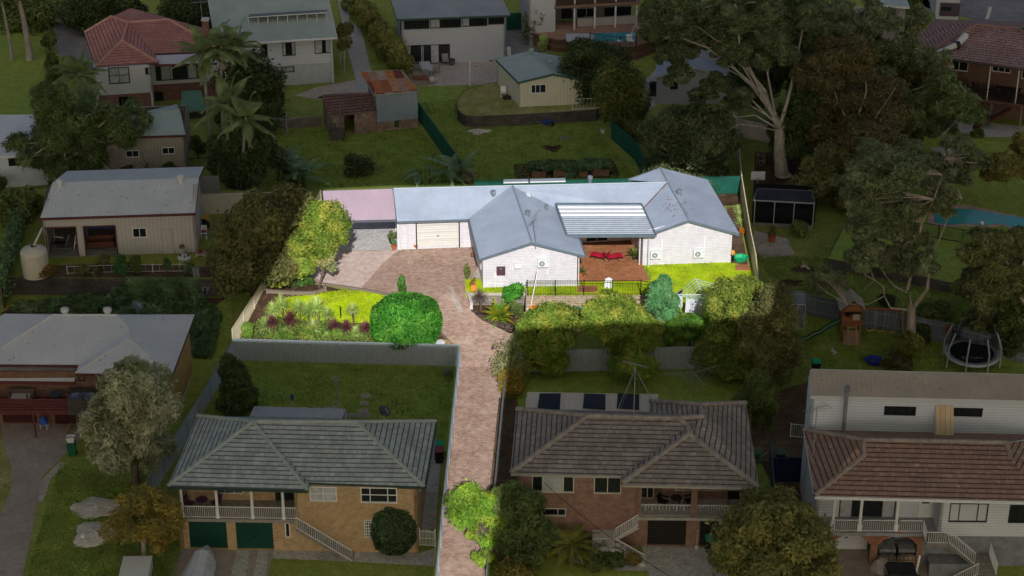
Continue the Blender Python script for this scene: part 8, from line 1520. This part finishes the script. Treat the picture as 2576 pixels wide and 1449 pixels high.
for k in range(10):a=k*.628;b.bar(g_+Vector((math.cos(a)*.35,math.sin(a)*.35,0)),g_+Vector((math.cos(a)*.35,math.sin(a)*.35,.9)),.03)
for z in(.05,.45,.88):b.lathe(g_+Vector((0,0,z)),[(.34,0),(.37,0),(.37,.03),(.34,.03)],12)
b.build('wire',paint('8a857d'),t)
pot_plant('large terracotta pot with a leafy frangipani on the bare ground right of the lot',P(1941,608),.3,.5,lh=.8,lm=L_MID,group=None,seed=40)
blob('stump_ring','ring of wood chips round a pale log on the right lawn','mulch ring',P(2022,678),(1.1,.7,.1),MULCH,13,amp=.1);t=thing('log','bleached log lying in the ring of wood chips','log',P(2024,676));MB().tube([P(2015,678)+Vector((0,0,.2)),P(2025,676)+Vector((0,0,.28)),P(2036,682)+Vector((0,0,.15))],[.1,.16,.07],8).build('wood',GUMB,t);MB().tube([P(2022,676)+Vector((0,0,.25)),P(2018,670)+Vector((0,0,.5))],[.07,.03],6).build('branch',GUMB,t)
blob('stick_pile','heap of cuttings beside a stake above the paling fence','stick pile',P(1992,712),(.9,.6,.15),MULCH,14,amp=.3);t=thing('log','short pale stump on the play lawn near the green-lidded bin','log',P(2095,889));MB().tube([P(2092,884)+Vector((0,0,.12)),P(2100,893)+Vector((0,0,.15))],[.14,.17],8).build('wood',GUMB,t);MB().tube([P(2094,886)+Vector((0,0,.2)),P(2092,883)+Vector((0,0,.4))],[.08,.05],6).build('branch',GUMB,t)
t=thing('clam_shell_pool','blue plastic shell paddling pool on the play lawn','paddling pool',P(2199,914));shell(t,P(2199,914),.62,.32,paint('1f2f9a','1a2886',rough=.4),3,.08)
WD=paint('9c6440','87543a',var=.25);WDL=paint('b08a5c');ps=thing('play_set','timber cubby tower with green slide, ladder and swing beam in front of the paling fence','play set',P(2138,860));g_=P(2138,858);S_=1.35
for x in(-S_/2,S_/2):
 for y in(-.0,S_):MB().box(g_+Vector((x,y,0)),(.1,.1,2.7)).build('post',WD,ps)
MB().box(g_+Vector((0,S_/2,1.3)),(S_+.2,S_+.2,.1)).build('floor',WD,ps);PLK=boards('9c6440',.14,gap='5c3a26',c2='87543a')
b=MB()
for(o,v)in((g_+Vector((-S_/2,0,1.4)),Vector((S_,0,0))),(g_+Vector((-S_/2,S_,1.4)),Vector((S_,0,0))),(g_+Vector((-S_/2,0,1.4)),Vector((0,S_,0))),(g_+Vector((S_/2,0,1.4)),Vector((0,S_,0)))):b.obox(o,v,Vector((0,.04,0))if v.x else Vector((.04,0,0)),(0,0,.75));b.obox(o+Vector((0,0,1.0)),v,Vector((0,.04,0))if v.x else Vector((.04,0,0)),(0,0,.35))
b.build('cubby_wall',PLK,ps);MB().box(g_+Vector((-.32,-.035,2.05)),(.3,.02,.3)).build('window',DARKFR,ps);MB().box(g_+Vector((.3,-.035,1.75)),(.5,.02,.5)).build('panel',paint('b5a79a'),ps)
r0,r1=g_+Vector((0,-.25,3.45)),g_+Vector((0,S_+.25,3.45));e0,e1,e2,e3=g_+Vector((-.95,-.25,2.6)),g_+Vector((-.95,S_+.25,2.6)),g_+Vector((.95,-.25,2.6)),g_+Vector((.95,S_+.25,2.6));b=MB();up=Vector((0,0,.05))
for q in([e0,r0,r1,e1],[r0,e2,e3,r1]):b.face([p+up for p in q]);b.face(q[::-1])
b.build('roof',paint('b5a898','a89b8c'),ps);MB().face([e0+Vector((.15,.02,0)),e2+Vector((-.15,.02,0)),r0+Vector((0,.02,-.1))]).build('gable',PLK,ps)
b=MB();n_=8;sp_=[(0,1.35),(.5,1.15),(1.0,.95),(1.45,.6),(1.9,.5),(2.3,.25),(2.7,.15)];o=g_+Vector((-S_/2-.05,.35,0));gd=MB()
for(u0,z0_),(u1,z1_)in zip(sp_[:-1],sp_[1:]):
 p,q=o+Vector((-u0,-u0*.25,z0_)),o+Vector((-u1,-u1*.25,z1_));w_=Vector((0,.42,0));b.face([p,q,q+w_,p+w_]);gd.bar(p+Vector((0,0,.06)),q+Vector((0,0,.06)),.06,.16).bar(p+w_+Vector((0,0,.06)),q+w_+Vector((0,0,.06)),.06,.16)
sl_=b.build('slide',paint('c9c48a'),ps);gd.build('slide_edge',paint('1f5a44'),ps)
b=MB();a,c=g_+Vector((.05,-.85,0)),g_+Vector((.05,-.02,1.35));b.bar(a-Vector((.3,0,0)),c-Vector((.3,0,0)),.06).bar(a+Vector((.3,0,0)),c+Vector((.3,0,0)),.06)
for k in range(5):b.bar(a.lerp(c,(k+.5)/5)-Vector((.3,0,0)),a.lerp(c,(k+.5)/5)+Vector((.3,0,0)),.06,.05)
b.build('ladder',WDL,ps);MB().face([g_+Vector((-.55,-.6,.05)),g_+Vector((.6,-.6,.05)),g_+Vector((.6,0,.9)),g_+Vector((-.55,0,.9))]).build('climbing_board',paint('9a7a6c','8a6a5c'),ps)
ba,bb=g_+Vector((S_/2,S_*.6,2.35)),g_+Vector((S_/2+3.0,S_*.3,2.3));MB().bar(ba,bb,.1,.16).build('swing_beam',WD,ps);MB().bar(bb,bb+Vector((.15,-.9,-2.3)),.1).build('swing_leg',WDL,ps);MB().bar(bb,bb+Vector((.55,.8,-2.3)),.1).build('swing_leg',WDL,ps);MB().bar(bb+Vector((.0,0,-.05)),bb+Vector((.1,-.4,-1.1)),.1).build('brace',WD,ps)
for u,c_ in((.28,'c9b25c'),(.52,'d2a83c'),(.78,'c9b25c')):
 p=ba.lerp(bb,u);sw=MB();n_=6
 for k in range(n_):x0_,x1_=-.28+.56*k/n_,-.28+.56*(k+1)/n_;z_=lambda x:-1.75-.12*math.cos(x*5.6);sw.bar(p+Vector((x0_,0,z_(x0_))),p+Vector((x1_,0,z_(x1_))),.12,.04)
 s0=sw.build('swing_seat',paint(c_),ps);MB().bar(p+Vector((-.28,0,-.05)),p+Vector((-.28,0,-1.75)),.015).bar(p+Vector((.28,0,-.05)),p+Vector((.28,0,-1.75)),.015).build('rope',GREYPVC,s0)
g_=P(2442,912);t=thing('trampoline','large black trampoline with net poles and a white brand word on the mat','trampoline',g_);Rr,Rz=1.9,.85;ring=lambda r_,z:[g_+Vector((math.cos(6.283*k/28)*r_,math.sin(6.283*k/28)*r_,z))for k in range(28)]
MB().face(ring(Rr-.3,Rz)).build('mat',paint('16181b'),t);b=MB();a_,c_=ring(Rr-.32,Rz+.01),ring(Rr+.05,Rz+.03);d_=ring(Rr+.08,Rz-.12)
for k in range(28):b.face([a_[k],c_[k],c_[(k+1)%28],a_[(k+1)%28]]);b.face([c_[k],d_[k],d_[(k+1)%28],c_[(k+1)%28]])
b.build('pad',paint('a5abb0'),t);b=MB();p_,q_=ring(Rr-.1,Rz+.02),ring(Rr-.35,Rz+1.9)
for k in range(28):b.face([p_[k],p_[(k+1)%28],q_[(k+1)%28],q_[k]])
b.build('net',mesh_screen('0c0d0f',.42),t)
for k in range(8):a=.39+k*.785;MB().tube([g_+Vector((math.cos(a)*(Rr+.15),math.sin(a)*(Rr+.15),0)),g_+Vector((math.cos(a)*(Rr+.12),math.sin(a)*(Rr+.12),1.6)),g_+Vector((math.cos(a)*(Rr-.3),math.sin(a)*(Rr-.3),2.75))],.06,8).build('pole',paint('9aa0a5'),t)
c=g_+Vector((-.8,-.9,Rz+.012));wm=paint('c9cdd0');b=MB();fl=lambda x0,y0,x1,y1:b.obox(c+Vector((x0,y0,0))-Vector((0,.02,0)),Vector((x1-x0,y1-y0,0)),Vector((.045,.03,0))if abs(x1-x0)<abs(y1-y0)*1.2 else Vector((0,.045,0)),(0,0,.006))
b.lathe(c+Vector((.1,.1,0)),[(.13,0),(.19,0),(.19,.008),(.13,.008)],14)
for s_ in((.5,.2,.6,0),(.6,0,.7,.2),(.8,.2,.8,0),(.8,0,.95,0),(.95,0,.95,.2),(1.05,.2,1.05,0),(1.05,0,1.2,0),(1.25,.2,1.33,.1),(1.33,.1,1.41,.2),(1.33,.1,1.33,0)):fl(*s_)
b.build('lettering',wm,t);MB().box(g_+Vector((-1.75,.9,1.9)),(.75,.06,.75),.6).build('hoop_board',paint('5a4038','7a5a48'),t)
g_=P(2385,62);t=thing('motorhome','white motorhome with teal chevron parked behind the brick deck house','motorhome',g_);W2,L2_,H2=2.3,6.0,2.75;BW=paint('c4c8ca','b9bdbf');MB().box(g_+Vector((0,L2_/2,.45)),(W2,L2_,H2-.45),-.08).build('body',BW,t)
MB().box(g_+Vector((0,L2_/2,H2+.001)),(W2*.96,L2_*.96,.06),-.08).build('roof',paint('cfd3d5'),t);MB().box(g_+Vector((.0,-.02,.9)),(W2*.86,.05,1.4),-.08).build('rear_panel',paint('4a4650','5a4650'),t)
for(x,y)in((-.4,1.6),(.5,2.6),(-.3,4.2)):MB().box(g_+Vector((x,y,H2+.062)),(.7,.9,.12),-.08).build('roof_hatch',paint('d8dcde'),t)
MB().box(g_+Vector((-.35,-.055,1.5)),(.95,.02,.4),-.08).build('window',PANE,t)
for k in range(3):b=MB();o=g_+Vector((.35+.14*k,-.06,1.1));b.face([o,o+Vector((.22,0,.32)),o+Vector((.36,0,.32)),o+Vector((.14,0,0)),o+Vector((.36,0,-.32))+Vector((0,0,.0)),o+Vector((.22,0,-.32))]);b.build('chevron',paint('2c9aa0'),t)
for x in(-.9,.9):
 for y in(1.2,4.8):MB().tube([g_+Vector((x,y,.36)),g_+Vector((x*1.25,y,.36))],.36,14).build('wheel',BLKM,t)
MB().box(g_+Vector((-1.35,5.2,1.3)),(.1,.3,.5)).build('mirror',BLKM,t)
g_=P(2478,62);t=thing('estate_sign','narrow white sign on a post at the road verge','sign',g_);MB().bar(g_,g_+Vector((.2,0,1.9)),.06).build('post',paint('a5a8aa'),t);MB().obox(g_+Vector((-.05,-.05,.6)),(.35,0,0),(0,.04,0),(.2,0,1.3)).build('panel',paint('b9bcbc'),t)
A,B=P(2050,1420),P(2640,1425);CARD=paint('7a6a55','6a5c4a')
for i,(x,lab)in enumerate(((2229,'left of two timber crates of boxed goods under the brick arch'),(2277,'right of two timber crates of boxed goods under the brick arch'))):
 g_=P(x,1418)+Vector((0,.35,0));t=thing('shipping_crate',lab,'crate',g_,'crates under the brick arch');MB().box(g_+Vector((0,0,.12)),(1.05,.9,.55)).build('boxes',paint('c9c5bd','a9a59c',var=.3),t);MB().box(g_+Vector((0,0,.671)),(1.08,.93,.2)).build('lid_band',paint('1c1c1e'),t);MB().box(g_+Vector((0,0,.872)),(1.0,.85,.25)).build('top_sheet',paint('9a9a98','6f6f6e',var=.5),t)
 b=MB()
 for k in range(4):b.box(g_+Vector((-.39+.26*k,-.46,.0)),(.1,.04,.65))
 for z in(0,.3,.6):b.box(g_+Vector((0,-.485,z)),(1.05,.03,.09))
 b.build('pallet',paint('8a6f52','9c8060'),t);b=MB();cc=g_+Vector((-.42,-.47,.71))
 for L0 in range(2):
  for k,ch in enumerate('LITHIC'):
   o=cc+Vector((L0*.44+k*.066,-.005,0));h=.1;w_=.04;seg={'L':[(0,0,0,1),(0,0,1,0)],'I':[(.5,0,.5,1)],'T':[(.5,0,.5,1),(0,1,1,1)],'H':[(0,0,0,1),(1,0,1,1),(0,.5,1,.5)],'C':[(0,0,0,1),(0,0,1,0),(0,1,1,1)]}[ch]
   for(x0,y0,x1,y1)in seg:b.bar(o+Vector((x0*w_,0,y0*h)),o+Vector((x1*w_,0,y1*h)),.012)
 b.build('lettering',paint('b9b9b9'),t)
blob('bulk_bag','bulging white bulk bag strapped in front of the crates','bag',P(2216,1434),(.6,.5,.85),paint('b5aba6','a39a95',var=.2),15,amp=.08,pw=.7)
g_=P(2265,1478);t=thing('utility_vehicle','black utility vehicle cut by the bottom edge in front of the arches','vehicle',g_);b=MB();W2=1.75;prof=[(0,.35),(0,1.0),(.15,1.1),(1.6,1.15),(1.9,1.6),(3.6,1.62),(4.3,1.05),(5,.95),(5,.35)];L=[g_+Vector((-W2/2,1.0-y,z))for y,z in prof];R_=[p+Vector((W2,0,0))for p in L];b.face(L).face(R_[::-1])
for i in range(len(L)):j=(i+1)%len(L);b.face([L[i],L[j],R_[j],R_[i]])
b.build('body',paint('121417','1c2024',rough=.25,spec=.6),t);MB().obox(g_+Vector((-.8,-.45,1.16)),(1.6,0,0),(0,1.35,0),(0,0,.05)).build('tray_cover',paint('1a1c20',rough=.3),t)
for k in range(5):MB().obox(g_+Vector((-.8,-.4+.26*k,1.211)),(1.6,0,0),(0,.03,0),(0,0,.03)).build('tray_rib',paint('3a3d42',rough=.3),t)
for s_ in(-1,1):
 for y in(.2,-2.6):MB().tube([g_+Vector((s_*.72,y,.36)),g_+Vector((s_*.9,y,.36))],.36,16).build('wheel',BLKM,t)
t=thing('timber_post','white board leaning upright beside the black utility vehicle','board',P(2298,1462));g_=P(2298,1462);MB().obox(g_,(.12,0,0),(.02,.1,0),(.2,.2,1.7)).build('board',WHITE,t);MB().box(g_+Vector((.06,0,0)),(.3,.3,.08)).build('foot',GREYPVC,t)
t=thing('white_urn','white urn on the landing of the orange-tiled house stairs','urn',P(2470,1400));g_=Lp+n*1.6+d*.5 if False else P(2470,1404);g_.z=ZB+.95;MB().lathe(g_,[(.12,0),(.2,.1),(.22,.3),(.12,.45),(.16,.5),(0,.48)],14).build('urn',WHITE,t);MB().lathe(g_,[(0,-.0),(.15,0),(.15,.05),(0,.05)],12).build('foot',WHITE,t)
A,B=P(2322,296),P(2700,346);d,L=unit2(A,B);n=Vector((d.y,-d.x,0));zd2=onwall(A,B,2450,252)[1]+.2
def dk_(x,back):o=Vector((A.x,A.y,zd2))+d*onwall(A,B,x,240)[0]-n*back;return o
t=thing('kettle_barbecue','black kettle barbecue with a pale lid on the raised timber deck','barbecue',dk_(2447,1.2));g_=dk_(2447,1.2);MB().lathe(g_+Vector((0,0,.6)),[(.05,0),(.3,.18),(.3,.22),(.26,.38),(0,.45)],14).build('bowl',BLKM,t);MB().lathe(g_+Vector((0,0,.85)),[(.27,0),(.2,.14),(0,.22)],12).build('lid',paint('8a8d90'),t)
for k in range(3):a=k*2.1;MB().bar(g_+Vector((math.cos(a)*.3,math.sin(a)*.3,0)),g_+Vector((math.cos(a)*.15,math.sin(a)*.15,.65)),.03).build('leg',BLKM,t)
g_=dk_(2530,1.3);t=thing('dining_table','long dark dining table on the raised timber deck','table',g_);MB().box(g_+Vector((0,0,.7)),(2.2,.9,.06),math.atan2(d.y,d.x)).build('table_top',paint('2c2422'),t)
for x in(-.9,.9):MB().box(g_+d*x,(.08,.7,.7),math.atan2(d.y,d.x)).build('leg',paint('2c2422'),t)
for i,(x,bk_,lab)in enumerate(((2422,1.6,'dark chair at the left end of the raised timber deck'),(2490,1.3,'dark dining chair left of the long deck table'),(2515,.7,'dark dining chair in front of the long deck table, left one'),(2540,.7,'dark dining chair in front of the long deck table, right one'))):chair(lab,dk_(x,bk_),.3*i,paint('332b29'),group='dark chairs on the raised timber deck')
b=MB();a,c=PA(1347,1196,ZB+4.6),PA(1720,1470,ZB+5.2);pts=[a.lerp(c,k/10)-Vector((0,0,.5*math.sin(3.1416*k/10)))for k in range(11)];b.tube(pts,.02,5);b.build('service_cable',paint('2a2a2c'),label='thin black service cable sagging from the brown brick house across its stairs',cat='cable')
